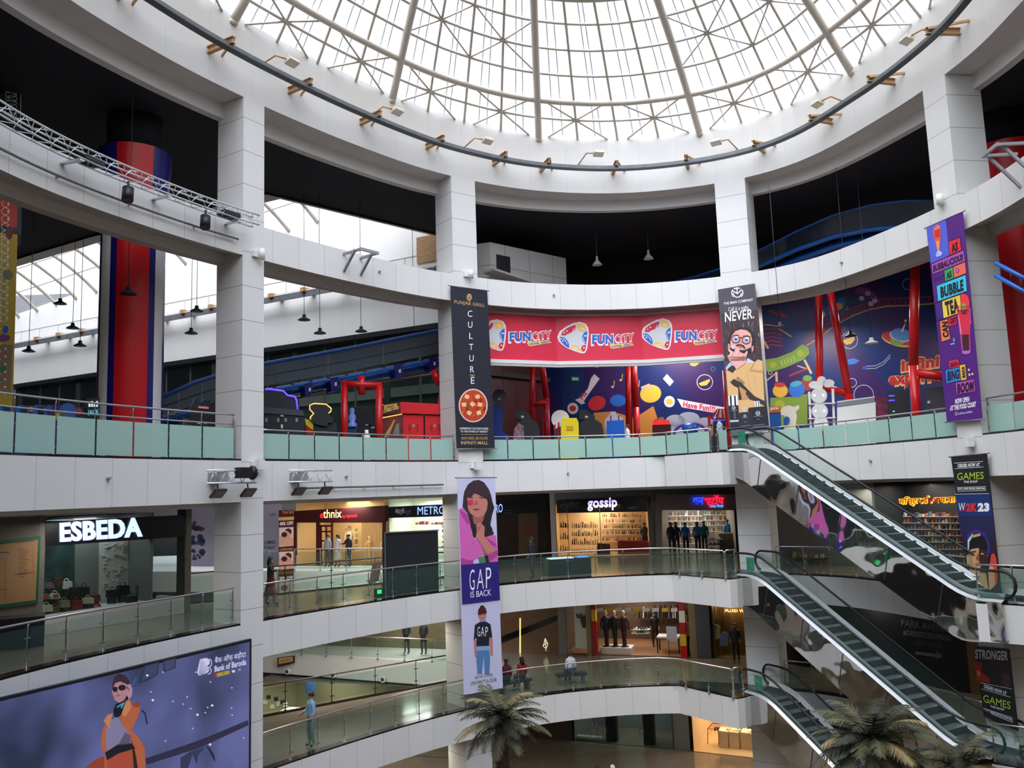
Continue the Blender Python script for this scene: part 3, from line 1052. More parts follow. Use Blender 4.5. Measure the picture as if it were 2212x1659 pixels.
# ------------------------------------------------------------------ escalators
def mirror_mat():
    m = bpy.data.materials.new('polished_steel_cladding')
    m.use_nodes = True
    nt = m.node_tree; N, L = nt.nodes, nt.links
    b = N['Principled BSDF']
    b.inputs['Base Color'].default_value = (.72, .71, .69, 1)
    b.inputs['Metallic'].default_value = 1
    b.inputs['Roughness'].default_value = .04
    tc = N.new('ShaderNodeTexCoord'); ns = N.new('ShaderNodeTexNoise')
    ns.inputs['Scale'].default_value = .9; ns.inputs['Detail'].default_value = 1.0
    bp = N.new('ShaderNodeBump'); bp.inputs['Strength'].default_value = .35; bp.inputs['Distance'].default_value = .12
    L.new(tc.outputs['Object'], ns.inputs['Vector']); L.new(ns.outputs['Fac'], bp.inputs['Height']); L.new(bp.outputs['Normal'], b.inputs['Normal'])
    return m
M_MIRROR = mirror_mat()
M_ALU = mat('bright_aluminium', (225, 228, 230), .3, metal=.6)
M_STEP = mat('escalator_step', (98, 104, 106), .5, metal=.2)
M_RISER = mat('escalator_riser', (66, 70, 73), .5, metal=.2)
M_SKIRT = mat('escalator_skirt', (88, 90, 94), .35, metal=.5)
def escalator(label, ztop, zbot, glen=None):
    H = ztop - zbot
    a, c = .55, 1.1
    sl = math.tan(math.radians(30))
    run = H / sl
    T = run + 2 * a + c
    def prof(t):
        t = t - a
        if t <= 0: return ztop
        x = min(t, c); z = -sl * x * x / (2 * c)
        if t > c: z += -sl * (min(t, run) - c)
        if t > run:
            y = min(t - run, c); z += -(sl * y - sl * y * y / (2 * c))
        return ztop + z
    TT = [T * i / 40 for i in range(41)]
    root = thing('escalator', label, 'escalator', P3(e2(0), ztop))
    Wd = 1.62
    n3 = Vector((ESC_N.x, ESC_N.y, 0))
    def pt(t, n, dz=0.0):
        return P3(e2(t, n), prof(t) + dz)
    # cladding sides and belly
    for nn, nm in ((0.0, 'side_cladding'), (Wd, 'side_cladding')):
        mb = MB()
        for t0, t1 in zip(TT[:-1], TT[1:]):
            d0, d1 = (-1.02 - .36 * min(1, max(0, (t - .3) / 1.2)) * min(1, max(0, (T - .3 - t) / 1.2)) for t in (t0, t1))
            mb.face([pt(t0, nn, .06), pt(t1, nn, .06), pt(t1, nn, d1), pt(t0, nn, d0)], M_MIRROR, smooth=True)
        mb.build(nm, root)
    mb = MB()
    for t0, t1 in zip(TT[:-1], TT[1:]):
        d0, d1 = (-1.02 - .36 * min(1, max(0, (t - .3) / 1.2)) * min(1, max(0, (T - .3 - t) / 1.2)) for t in (t0, t1))
        mb.face([pt(t0, 0, d0), pt(t1, 0, d1), pt(t1, Wd, d1), pt(t0, Wd, d0)], M_MIRROR)
    mb.build('underside', root)
    mb = MB()
    for t in [T * i / 6.0 for i in range(1, 6)]:
        mb.bar(pt(t, -.006, .03), pt(t - .28, -.006, -1.2), .012, .03, M_DGREY)
    mb.build('cladding_joint', root)
    for nn in (0.0, Wd - .3):
        mb = MB()
        for t0, t1 in zip(TT[:-1], TT[1:]):
            A = [pt(t0, nn, .06), pt(t0, nn + .13, .13), pt(t0, nn + .3, .13), pt(t0, nn + .3, -.12)]
            B = [pt(t1, nn, .06), pt(t1, nn + .13, .13), pt(t1, nn + .3, .13), pt(t1, nn + .3, -.12)]
            if nn:
                A = [pt(t0, nn + .3, .06), pt(t0, nn + .17, .13), pt(t0, nn, .13), pt(t0, nn, -.12)]
                B = [pt(t1, nn + .3, .06), pt(t1, nn + .17, .13), pt(t1, nn, .13), pt(t1, nn, -.12)]
            for q, m in ((0, M_ALU), (1, M_SKIRT if nn == 0 else M_ALU), (2, M_SKIRT)):
                mb.face([A[q], B[q], B[q + 1], A[q + 1]], m)
        for t0, t1 in zip(TT[:-1], TT[1:]):
            i0, i1 = (nn + .3, nn + .19) if nn == 0 else (nn, nn + .11)
            mb.face([pt(t0, i0, .0), pt(t1, i0, .0), pt(t1, i1, .3), pt(t0, i1, .3)], M_ALU)
        mb.build('deck_strip', root)
    # steps
    x = a + .35
    x_end = a + run + c - .3
    while x < x_end:
        z = prof(x) - .02
        z2 = prof(min(T, x + .4)) - .02
        mb = MB()
        mb.face([P3(e2(x, .3), z), P3(e2(x + .4, .3), z), P3(e2(x + .4, Wd - .3), z), P3(e2(x, Wd - .3), z)], M_STEP)
        if z - z2 > .01:
            mb.face([P3(e2(x + .4, .3), z), P3(e2(x + .4, .3), z2), P3(e2(x + .4, Wd - .3), z2), P3(e2(x + .4, Wd - .3), z)], M_RISER)
        mb.build('step', root)
        x += .4
    for x0, x1 in ((-.1, a + .35), (x - .05, T + .15)):
        mb = MB()
        q = [P3(e2(x0, .3), prof(max(0, x0)) - .01), P3(e2(x1, .3), prof(max(0, min(T, x1))) - .01), P3(e2(x1, Wd - .3), prof(max(0, min(T, x1))) - .01), P3(e2(x0, Wd - .3), prof(max(0, x0)) - .01)]
        mb.slab(q, .05, M_SKIRT)
        mb.build('comb_plate', root)
    # balustrades
    for nn in (.17, Wd - .17):
        mb = MB()
        for t0, t1 in zip(TT[:-1], TT[1:]):
            mb.face([pt(t0, nn, .1), pt(t1, nn, .1), pt(t1, nn, .9), pt(t0, nn, .9)], M_GLASSC)
        mb.build('glass_balustrade', root)
        mb = MB()
        pts = []
        for k in range(9):
            g = -math.pi / 2 - math.pi * k / 8
            pts.append(P3(e2(-.0 + .36 * math.cos(g), nn), ztop + .56 + .38 * math.sin(g)))
        pts += [pt(t, nn, .94) for t in TT[1:-1]]
        for k in range(9):
            g = math.pi / 2 - math.pi * k / 8
            pts.append(P3(e2(T + .36 * math.cos(g), nn), zbot + .56 + .38 * math.sin(g)))
        mb.tube(pts, .042, M_RUBBER, 7)
        mb.build('handrail', root)
    return root
escalator('upper escalator with mirrored steel sides, from the arcade down to the second floor landing', Z3, Z2)
escalator('middle escalator with mirrored steel sides, from the second floor to the first floor', Z2, Z1)
escalator('lowest escalator partly behind the palm, going down to the ground floor', Z1, Z0)
# ------------------------------------------------------------------ hanging banners
def ink(r, g, b, e=0.0):
    k = 1.06
    c = tuple(min(255, v * k) for v in (r, g, b))
    n = 'print_%02x%02x%02x' % (int(r), int(g), int(b))
    return mat(n, c, .55)
I_WHITE = ink(236, 236, 238)
I_BLACK = ink(24, 24, 26)
def banner(label, vp, quad, base, rods=True, name='hanging_banner', lift=0.0):
    a = Art(vp, lift)
    root = thing(name, label, 'banner', vp.pt(*quad[3], lift))
    a.board(quad, .015, base)
    o = a.build('cloth', root)
    if rods:
        for p, q in ((quad[0], quad[1]), (quad[3], quad[2])):
            mb = MB()
            d = (vp.pt(*q) - vp.pt(*p)).normalized()
            mb.tube([vp.pt(*p, lift - .01) - d * .1, vp.pt(*q, lift - .01) + d * .1], .022, M_STEELD, 8)
            mb.build('hanging_rod', root)
    return root, Art(vp, lift)
VC = VP(plan(24.76, -.17), plan(25.96, -.17))
VD = VP(plan(37.07, -.2), plan(38.39, -.2))
VE = VP(plan(47.38, -.17), plan(48.5, -.17))
VCL = VP(plan(24.76, -.62), plan(25.96, -.62))

# --- dark restaurant banner
root, a = banner('tall dark navy restaurant banner with white vertical letters and a bowl of red curry', VC, [(973, 617), (1052.5, 628), (1069, 969), (986.5, 970)], ink(30, 32, 44))
GOLD = ink(206, 168, 104)
a.frame(960, 600, .1206)
a.ringl(444, 352, 46, 64, 12, GOLD); a.poly([(412, 330), (476, 330), (466, 370), (444, 400), (422, 370)], GOLD); a.poly([(428, 345), (460, 345), (444, 380)], ink(40, 34, 34), 2); a.poly([(424, 300), (466, 300), (474, 318), (416, 318)], GOLD)
a.text('PUNJAB', (176, 460), (468, 492), 58, GOLD, up=(.05, -1), spacing=1.1)
a.text('GRILL', (506, 500), (716, 524), 58, GOLD, up=(.05, -1), spacing=1.1)
a.frame()
for ch, x0, x1, y0, y1 in (('C', 1010, 1020, 671, 684.4), ('U', 1011, 1020.3, 695, 708), ('L', 1013.5, 1021, 719, 732), ('T', 1013, 1022, 743, 756), ('U', 1013.7, 1023, 767, 780.5), ('R', 1015.5, 1023.8, 791, 804.5), ('E', 1017, 1024.7, 815, 829)):
    a.text(ch, (x0, y1), (x1, y1), y1 - y0, I_WHITE)
a.ringl(1017.6, 811, 2.8, 2.2, .9, GOLD); a.ringl(1022.4, 811.4, 2.8, 2.2, .9, GOLD)
a.ell(1022, 876, 31.5, 36.5, ink(226, 196, 178)); a.ell(1022, 876, 28.8, 33.6, ink(188, 62, 34), 2)
rnd = random.Random(3)
for i in range(46):
    t, r = rnd.uniform(0, 6.28), rnd.uniform(0, 1) ** .5 * 26
    a.ell(1022 + r * math.cos(t), 876 + r * 1.12 * math.sin(t), rnd.uniform(1.5, 4), rnd.uniform(1.2, 3), rnd.choice([ink(214, 96, 40), ink(170, 44, 26), ink(226, 120, 58), ink(150, 36, 22)]), 3, rnd.uniform(0, 90), n=8)
for x, y, q in ((1008, 857, 20), (1031, 857, -15), (1036, 874, 10), (1002, 874, 0), (1013, 892, 30), (1034, 892, -20), (1020, 873, 45)):
    c, s_ = math.cos(math.radians(q)), math.sin(math.radians(q))
    a.poly([(x + 5 * (c * u - s_ * v), y + 5 * (s_ * u + c * v)) for u, v in ((-1, -.8), (1, -.9), (.9, .9), (-.9, .8))], ink(240, 190, 130), 4)
a.ell(1010, 874, 3.6, 4, ink(70, 110, 44), 5, n=7)
a.text('EXPERIENCE CULTURE RAISED', (993.5, 927.5), (1054.5, 928), 4.2, I_WHITE, bold=.01); a.text('TO THE POWER OF "INFINITI"', (994.5, 934), (1053.5, 934.5), 4.2, I_WHITE, bold=.01)
a.line([(996, 938.5), (1053.5, 938.5)], .7, GOLD)
a.text('NOW OPEN, 3RD FLOOR', (996, 949.5), (1053.5, 949.5), 5.4, GOLD); a.text('INFINITI MALL', (996, 960), (1054, 960), 7, GOLD, bold=.01)
a.build('printed_design', root)

# --- red sign between the columns
sg = thing('sign_banner', 'long red three sided sign banner hanging below the ring beam between two columns', 'sign', P3(plan(31.5, .7), 5.8))
S_P = [plan(25.9, .85), plan(29.9, .75), plan(33.6, .75), plan(37.3, .85)]
seg = [VP(S_P[i], S_P[i + 1]) for i in range(3)]
M_SIGNRED = mat('sign_red_vinyl', (222, 46, 74), .4, noise=.05, nscale=.7)
zt, zb = 7.62, 5.55
for i in range(3):
    p, q = S_P[i], S_P[i + 1]
    mb = MB(); mb.slab([P3(p, zb), P3(q, zb), P3(q, zt), P3(p, zt)], .1, M_SIGNRED, seg[i].n); mb.build('vinyl_panel', sg)
    mb = MB(); mb.bar(P3(p, zb - .06), P3(q, zb - .06), .2, .16, M_WHITEPLAIN); mb.bar(P3(p, zb - .2), P3(q, zb - .2), .16, .1, M_SOFFIT); mb.build('lower_trim', sg)
    mb = MB(); mb.bar(P3(p, zt + .03), P3(q, zt + .03), .12, .07, M_SOFFIT); mb.build('top_trim', sg)
LW, LY, LB, LR = ink(232, 228, 224), ink(236, 192, 104), ink(46, 100, 186), ink(206, 36, 62)
def funlogo(a, dx, dy, cut=None):
    """rounded three cornered emblem with coloured petals, then two line lettering; traced from the middle logo"""
    k = .2351
    a.frame(1050 + dx, 650 + dy, k)
    out = [(656, 330), (676, 280), (730, 240), (800, 205), (860, 192), (915, 210), (938, 245), (944, 300), (938, 370), (928, 440), (910, 478), (880, 482), (810, 460), (740, 432), (690, 396), (664, 365)]
    inn = [(668, 330), (688, 288), (738, 250), (805, 218), (858, 205), (905, 220), (926, 250), (930, 300), (924, 370), (915, 432), (902, 466), (880, 470), (815, 449), (745, 421), (698, 388), (674, 360)]
    if cut: out = [(max(cut, x), y) for x, y in out]; inn = [(max(cut, x), y) for x, y in inn]
    a.poly(out, LW); a.poly(inn, ink(206, 206, 208), 2)
    P = [([(690, 318), (700, 284), (745, 248), (815, 220), (825, 232), (815, 268), (780, 298), (730, 318)], LR), ([(826, 226), (860, 206), (905, 222), (926, 255), (900, 282), (866, 280), (838, 262)], LY),
         ([(676, 330), (715, 335), (748, 364), (764, 405), (760, 436), (716, 405), (686, 372)], LB), ([(930, 275), (928, 340), (918, 405), (890, 372), (880, 330), (900, 292)], LB),
         ([(766, 432), (790, 408), (830, 406), (860, 430), (880, 466), (826, 452)], LY), ([(870, 440), (884, 412), (906, 402), (920, 412), (908, 460), (890, 470)], LR)]
    for pts, m in P:
        if cut: pts = [(max(cut, x), y) for x, y in pts]
        a.poly(pts, m, 3)
    for x, y in ((718, 292), (742, 275), (870, 250), (888, 258), (690, 348), (705, 368), (906, 322), (918, 322), (812, 436), (832, 438), (898, 432)):
        if not cut or x > cut + 8:
            a.ell(x, y, 7, 7, LW, 4, n=8)
    for pts in ([(740, 312), (790, 292), (808, 252)], [(706, 345), (738, 375), (745, 400)], [(890, 330), (896, 365), (908, 382)]):
        if not cut or min(p[0] for p in pts) > cut:
            a.line(pts, 5, LW, 4)
    sl = -.09
    a.text('FUN', (962, 404), (1175, 396), 98, LW, 2, bold=.10, fit=True); a.text('FUN', (974, 392), (1168, 388), 80, LB, 3, bold=.05)
    a.text('CiTY', (1180, 386), (1362, 366), 78, LW, 2, bold=.085); a.text('CiTY', (1188, 378), (1354, 359), 62, LR, 3, bold=.02)
    a.poly([(1132, 402), (1346, 382), (1338, 394), (1362, 408), (1160, 442), (1142, 430)], LY, 4)
    a.text('come, play!', (1152, 432), (1336, 408), 28, LB, 5, bold=.03)
    a.frame()
for i, (dx, dy, cut) in enumerate(((-178.5, -5.5, 784), (0, 0, None), (180.5, -7.5, None))):
    a = Art(seg[i], .0)
    funlogo(a, dx, dy, cut)
    a.build('logo', sg)

# --- portrait banner of the man
root, a = banner('grey banner with a bearded man in round glasses and a tan jacket above perfume bottles', VD, [(1550.5, 625.5), (1630.5, 612), (1662.5, 934), (1577, 944)], ink(74, 70, 76), rods=False)
a.frame(1540, 600, .10853)
a.poly([(165, 720), (905, 640), (985, 1659), (240, 1659)], ink(60, 44, 50))
for i in range(60):
    x = rnd.uniform(190, 930); y = rnd.uniform(820, 1560)
    a.poly([(x, y), (x + 12, y), (x + 18, y + rnd.uniform(60, 170)), (x + 6, y + 60)], rnd.choice([ink(150, 110, 116), ink(110, 60, 60), ink(34, 26, 32), ink(196, 188, 204), ink(146, 70, 66)]), 2)
a.ringl(486, 300, 118, 108, 18, I_WHITE, 2, a0=-130, a1=-60); a.ringl(486, 300, 120, 112, 18, I_WHITE, 2, a0=-35, a1=50); a.ringl(486, 300, 120, 112, 18, I_WHITE, 2, a0=130, a1=215)
a.ringl(486, 300, 90, 98, 18, I_WHITE, 2, a0=0, a1=180)
a.line([(392, 258), (486, 318), (575, 235)], 20, I_WHITE, 2); a.line([(478, 205), (484, 300)], 18, I_WHITE, 2); a.line([(430, 222), (540, 208)], 16, I_WHITE, 2)
a.text('THE MAN COMPANY', (212, 542), (800, 460), 52, I_WHITE, bold=.01)
a.text('Call it a night.', (308, 668), (720, 618), 78, I_WHITE, 3, bold=.0); a.text('NEVER.', (240, 880), (822, 800), 188, I_WHITE, 3, bold=.015)
SK, SK2, SK3 = ink(226, 168, 152), ink(206, 144, 130), ink(178, 112, 100)
HAIR = ink(34, 28, 32)
a.poly([(300, 1290), (320, 1180), (400, 1060), (520, 990), (650, 985), (770, 1040), (830, 1150), (850, 1330), (820, 1460), (760, 1500), (420, 1480), (330, 1420)], HAIR, 3)
a.poly([(380, 1150), (450, 1060), (560, 1028), (670, 1045), (750, 1110), (780, 1230), (760, 1400), (690, 1490), (560, 1510), (430, 1470), (350, 1380), (350, 1260)], SK, 4)
a.poly([(300, 1320), (330, 1310), (350, 1420), (325, 1440), (300, 1390)], SK2, 4); a.poly([(765, 1370), (815, 1350), (810, 1440), (775, 1490)], SK2, 4)
a.poly([(350, 1400), (450, 1440), (640, 1440), (765, 1380), (740, 1480), (650, 1560), (480, 1520)], HAIR, 5)
a.poly([(450, 1340), (520, 1318), (560, 1325), (620, 1350), (650, 1400), (640, 1430), (600, 1385), (540, 1350), (480, 1365)], HAIR, 6)
a.poly([(500, 1270), (540, 1200), (575, 1200), (600, 1300), (560, 1312), (510, 1300)], SK2, 5); a.poly([(490, 1370), (560, 1360), (590, 1385), (530, 1395)], ink(196, 104, 110), 7)
for cx, cy in ((455, 1222), (665, 1240)):
    a.ell(cx, cy, 78, 72, ink(190, 170, 186), 6); a.ringl(cx, cy, 88, 84, 17, ink(112, 24, 26), 7); a.ell(cx + 5, cy + 5, 24, 18, ink(60, 50, 62), 8); a.ell(cx + 30, cy - 38, 30, 16, ink(232, 226, 240), 8, -20)
a.line([(532, 1190), (590, 1190)], 18, ink(112, 24, 26), 7)
a.line([(395, 1160), (470, 1140), (520, 1155)], 16, HAIR, 8); a.line([(600, 1165), (690, 1155), (750, 1185)], 16, HAIR, 8)
# hand
a.poly([(300, 1440), (330, 1425), (420, 1480), (480, 1400), (520, 1400), (535, 1470), (600, 1510), (640, 1500), (680, 1455), (700, 1480), (670, 1560), (640, 1659), (330, 1659), (300, 1560), (350, 1500)], ink(236, 178, 166), 9)
a.poly([(370, 1360), (430, 1340), (455, 1400), (400, 1420)], ink(214, 190, 196), 8)
a.line([(420, 1480), (380, 1560)], 9, SK3, 10); a.line([(535, 1470), (520, 1540)], 9, SK3, 10); a.line([(640, 1500), (600, 1580)], 9, SK3, 10)
# lower half, jacket and bottles
a.frame(1550, 770, .10851)
TAN, TAN2, DK = ink(222, 176, 118), ink(196, 146, 92), ink(56, 44, 44)
a.poly([(200, 0), (580, 0), (560, 130), (480, 190), (380, 260), (230, 40)], ink(232, 172, 164), 9)
a.poly([(160, 230), (260, 100), (330, 190), (180, 270)], ink(196, 196, 220), 3); a.poly([(560, 130), (600, 30), (700, 90), (760, 130)], ink(204, 206, 228), 3)
a.poly([(165, 260), (300, 330), (440, 180), (560, 130), (740, 120), (800, 60), (895, 90), (950, 1200), (250, 1200)], TAN, 4)
a.poly([(200, 250), (290, 175), (375, 235), (300, 335)], DK, 5)
a.poly([(250, 515), (330, 445), (470, 520), (590, 640), (740, 790), (960, 900), (980, 1010), (780, 900), (640, 860), (560, 740), (575, 690), (430, 590), (490, 860), (420, 870), (412, 630), (330, 590)], DK, 5)
a.poly([(430, 590), (570, 690), (560, 740), (630, 850), (500, 870), (450, 700)], TAN2, 6)
a.poly([(640, 260), (720, 130), (740, 125), (680, 260), (900, 290), (890, 320), (650, 290)], TAN2, 6); a.line([(590, 290), (640, 600), (680, 680)], 7, TAN2, 6); a.line([(735, 330), (750, 640)], 6, TAN2, 6)
a.text('GOGO', (375, 440), (515, 560), 55, DK, 6, bold=.02, up=(.6, -.8))
a.poly([(430, 880), (650, 860), (740, 900), (760, 1050), (430, 1110)], TAN, 6)
BK, SIL = ink(30, 32, 40), ink(190, 192, 206)
a.poly([(212, 785), (395, 768), (415, 970), (225, 985)], I_WHITE, 7)
for x in (245, 330): a.poly([(x, 782), (x + 32, 780), (x + 45, 980), (x + 12, 982)], BK, 8)
a.poly([(228, 985), (418, 968), (440, 1400), (262, 1425)], BK, 7); a.poly([(250, 1268), (425, 1262), (428, 1300), (252, 1310)], SIL, 8); a.poly([(320, 1080), (360, 1078), (372, 1240), (330, 1240)], ink(84, 86, 100), 8)
a.poly([(735, 890), (835, 885), (845, 1000), (750, 1005)], I_WHITE, 7); a.poly([(762, 890), (775, 890), (785, 1005), (772, 1005)], BK, 8); a.poly([(805, 888), (818, 888), (830, 1002), (816, 1002)], BK, 8)
a.poly([(605, 1060), (630, 1020), (960, 990), (990, 1010), (1015, 1350), (990, 1370), (700, 1390)], BK, 7)
a.poly([(500, 1010), (560, 1005), (570, 1110), (510, 1110)], SIL, 7); a.poly([(415, 1150), (440, 1120), (660, 1095), (685, 1120), (705, 1400), (680, 1420), (460, 1445), (435, 1425)], ink(40, 42, 50), 9)
for cx, cy, r in ((325, 1027, 36), (808, 1133, 44), (549, 1184, 26)): a.ringl(cx, cy, r, r, r * .22, I_WHITE, 10); a.line([(cx - r * .5, cy - r * .3), (cx, cy + r * .3), (cx + r * .5, cy - r * .3)], r * .25, I_WHITE, 10)
for p, q in (((715, 1195), (910, 1188)), ((495, 1220), (610, 1214)), ((715, 1368), (940, 1350)), ((470, 1388), (665, 1372)), ((265, 1082), (395, 1075)), ((790, 1252), (838, 1250)), ((535, 1302), (580, 1300))): a.line([p, q], 8, ink(150, 152, 164), 10)
a.poly([(262, 1430), (1015, 1370), (1035, 1505), (265, 1590)], ink(96, 94, 100), 8)
a.text('AVAILABLE AT FIRST FLOOR', (420, 1535), (1015, 1508), 34, I_WHITE, 10, bold=.03)
a.build('printed_design', root)

# --- bubble tea banner
root, a = banner('tall purple drinks banner with coloured word blocks and a red bubble tea glass', VE, [(2001, 492), (2079.5, 457), (2122, 906), (2045.5, 912)], ink(84, 28, 124))
a.frame(1990, 450, .15070)
BKT = ink(36, 20, 40)
a.poly([(75, 275), (352, 145), (405, 670), (140, 790)], ink(84, 98, 208))
for i in range(5):
    for j in range(6): a.ell(385 + i * 42 + j * 4, 130 + j * 60 - i * 18, 5, 5, ink(150, 90, 180), 2, n=6)
for pts, m in (([(392, 478), (558, 415), (578, 600), (410, 672)], ink(232, 40, 50)), ([(145, 800), (610, 598), (632, 755), (165, 948)], ink(178, 86, 184)), ([(330, 890), (456, 838), (470, 1000), (345, 1050)], ink(56, 168, 92)), ([(458, 838), (632, 765), (650, 930), (474, 1000)], ink(246, 108, 92)),
               ([(220, 1110), (640, 950), (660, 1185), (242, 1335)], ink(60, 204, 224)), ([(298, 1330), (560, 1235), (582, 1490), (320, 1580)], ink(248, 206, 76)), ([(562, 1232), (610, 1218), (660, 1236), (690, 1290), (730, 1659), (590, 1659)], ink(240, 58, 66)),
               ([(200, 1360), (298, 1330), (320, 1580), (222, 1615)], ink(66, 32, 118)), ([(388, 1570), (510, 1530), (520, 1659), (395, 1700)], ink(222, 36, 80))):
    a.poly(pts, m)
    a.line(pts + pts[:1], 6, BKT, 2)
a.poly([(580, 1365), (620, 1365), (660, 1400), (675, 1480), (590, 1500)], ink(98, 190, 72), 2)
a.ell(521, 892, 24, 34, BKT, 2); a.ell(521, 892, 18, 28, ink(196, 100, 196), 3)
for dy in (0, 36): a.line([(175 + 24 * i, 1010 + dy - i * 8 + (10 if i % 2 else -10)) for i in range(7)], 8, ink(52, 24, 80), 2)
for i in range(6): a.line([(215 + i * 4, 1400 + i * 34), (290 + i * 4, 1350 + i * 34)], 5, ink(110, 80, 170), 2)
up = (-.1, -1)
a.text('AS', (440, 628), (530, 592), 118, BKT, 3, bold=.05, up=(-.06, -1)); a.text('BUBBALICIOUS', (178, 908), (605, 735), 90, BKT, 3, bold=.05, up=(-.06, -1)); a.text('AS', (368, 1008), (440, 980), 88, BKT, 3, bold=.05, up=(-.06, -1))
a.text('BUBBLE', (285, 1280), (612, 1165), 150, BKT, 3, bold=.05, up=(-.06, -1)); a.text('TEA', (362, 1532), (552, 1470), 190, BKT, 3, bold=.05, up=(-.13, -1)); a.text('GET', (418, 1655), (512, 1630), 72, BKT, 3, bold=.04, up=(-.06, -1))
# tall glass
a.poly([(170, 320), (275, 280), (285, 400), (270, 560), (262, 610), (240, 612), (225, 560), (185, 400)], ink(226, 92, 66), 3); a.poly([(195, 320), (265, 295), (272, 400), (205, 420)], ink(220, 40, 44), 4)
a.poly([(180, 290), (235, 232), (280, 250), (280, 285), (190, 325)], ink(240, 112, 84), 4); a.poly([(215, 480), (272, 455), (262, 600), (240, 600)], ink(238, 160, 92), 4)
a.poly([(240, 605), (270, 605), (312, 640), (290, 680), (225, 698), (212, 670)], ink(176, 186, 240), 4)
# lower half
a.frame(2030, 690, .13871)
for pts, m in (([(0, 30), (125, -10), (168, 305), (30, 350)], ink(246, 130, 66)), ([(140, 640), (298, 610), (306, 740), (152, 768)], ink(216, 44, 78)), ([(92, 790), (308, 742), (328, 948), (108, 998)], ink(48, 150, 236)), ([(308, 710), (402, 692), (424, 935), (334, 955)], ink(246, 192, 66)), ([(245, 985), (542, 925), (560, 1118), (262, 1175)], ink(184, 84, 178))):
    a.poly(pts, m); a.line(pts + pts[:1], 6, BKT, 2)
a.text('CAN', (142, 272), (122, 30), 88, BKT, 3, bold=.05, up=(-1, .12)); a.text('BADA', (172, 740), (288, 712), 66, ink(90, 16, 40), 3, bold=.05); a.text('BING', (125, 955), (308, 916), 150, BKT, 3, bold=.05); a.text('BADA', (402, 905), (388, 730), 48, BKT, 3, bold=.05, up=(-1, .08)); a.text('BOOM', (280, 1148), (532, 1098), 145, BKT, 3, bold=.05)
a.text('NOW OPEN', (245, 1312), (464, 1275), 75, I_WHITE, 3, bold=.05); a.text('AT THE FOOD COURT', (165, 1420), (570, 1352), 75, I_WHITE, 3, bold=.05); a.text('bubbling_bubbles', (292, 1482), (512, 1448), 30, I_WHITE, 3); a.ringl(262, 1470, 18, 26, 6, I_WHITE, 3)
for x, y in ((458, 785), (468, 860), (514, 850)): a.ell(x, y, 15, 19, ink(246, 214, 160), 3)
a.line([(222, 295), (228, 345)], 20, ink(120, 190, 246), 3); a.line([(172, 388), (236, 372)], 20, ink(120, 190, 246), 3)
a.poly([(270, -140), (490, -170), (478, 240), (490, 510), (470, 540), (400, 552), (360, 535), (350, 480)], ink(170, 84, 160), 3); a.poly([(285, -120), (470, -150), (468, 230), (470, 480), (440, 490), (370, 490), (340, 260)], ink(222, 44, 74), 4)
a.poly([(352, 240), (460, 230), (466, 485), (372, 490)], ink(70, 26, 40), 5); a.poly([(358, 490), (488, 478), (484, 520), (420, 540), (362, 528)], ink(186, 110, 214), 5)
for i in range(30): a.ell(rnd.uniform(270, 470), rnd.uniform(-215, -135), 14, 12, rnd.choice([ink(232, 72, 84), ink(206, 40, 56), ink(246, 120, 120)]), 5, n=7)
a.poly([(330, -150), (440, -160), (420, -90), (360, -80)], ink(116, 26, 34), 6); a.line([(300, -60), (345, 230)], 14, ink(246, 150, 170), 5)
a.build('printed_design', root)

# --- pink girl banner
root, a = banner('long pale banner with a long haired girl in pink above a boy in jeans', VCL, [(987.5, 1032), (1069, 1031.5), (1086.5, 1487), (1002, 1501)], ink(196, 194, 220))
a.frame(980, 1020, .12665)
HR, HR2 = ink(58, 38, 46), ink(36, 26, 34)
PK, PK2 = ink(206, 96, 172), ink(172, 60, 140)
FS, FS2 = ink(190, 122, 108), ink(160, 92, 84)
a.poly([(180, 330), (240, 210), (330, 145), (430, 130), (520, 175), (600, 290), (640, 400), (660, 500), (690, 600), (650, 740), (625, 900), (650, 970), (690, 1050), (640, 1090), (540, 1110), (440, 1060), (380, 1110), (340, 1130), (290, 900), (230, 700), (150, 590), (165, 420)], HR)
a.poly([(85, 640), (160, 600), (230, 720), (290, 900), (300, 1030), (340, 1080), (345, 1140), (400, 1140), (480, 1230), (505, 1330), (480, 1430), (340, 1500), (330, 1560), (120, 1590), (95, 900)], PK, 2)
a.poly([(540, 1110), (620, 1080), (720, 1075), (740, 1260), (755, 1530), (600, 1540), (480, 1380), (690, 1340), (600, 1230)], PK, 2)
a.poly([(120, 1460), (250, 1500), (340, 1500), (330, 1560), (122, 1585)], PK2, 3); a.poly([(95, 640), (230, 720), (270, 870), (240, 900), (150, 760)], PK2, 3); a.poly([(545, 1110), (700, 1200), (740, 1280), (640, 1240)], PK2, 3); a.poly([(500, 1400), (755, 1330), (755, 1400), (600, 1540)], PK2, 3)
a.line([(300, 1270), (345, 1160)], 10, PK2, 3); a.line([(490, 1420), (640, 1390), (700, 1345)], 8, ink(214, 150, 160), 4)
a.poly([(225, 430), (290, 390), (380, 360), (460, 400), (560, 450), (578, 520), (565, 640), (520, 730), (430, 770), (360, 760), (280, 700), (240, 620)], FS, 3)
a.poly([(320, 750), (430, 770), (520, 730), (500, 830), (440, 900), (340, 880)], FS2, 3); a.poly([(220, 430), (200, 300), (330, 180), (470, 200), (590, 330), (570, 470), (480, 420), (410, 380), (350, 360), (300, 420), (230, 440)], HR, 4)
a.poly([(580, 440), (640, 480), (690, 600), (650, 740), (620, 900), (660, 970), (600, 1080), (530, 1100), (520, 950), (480, 880), (530, 730), (575, 600)], HR2, 4); a.poly([(280, 760), (350, 900), (380, 1090), (330, 1100), (280, 900)], HR2, 4)
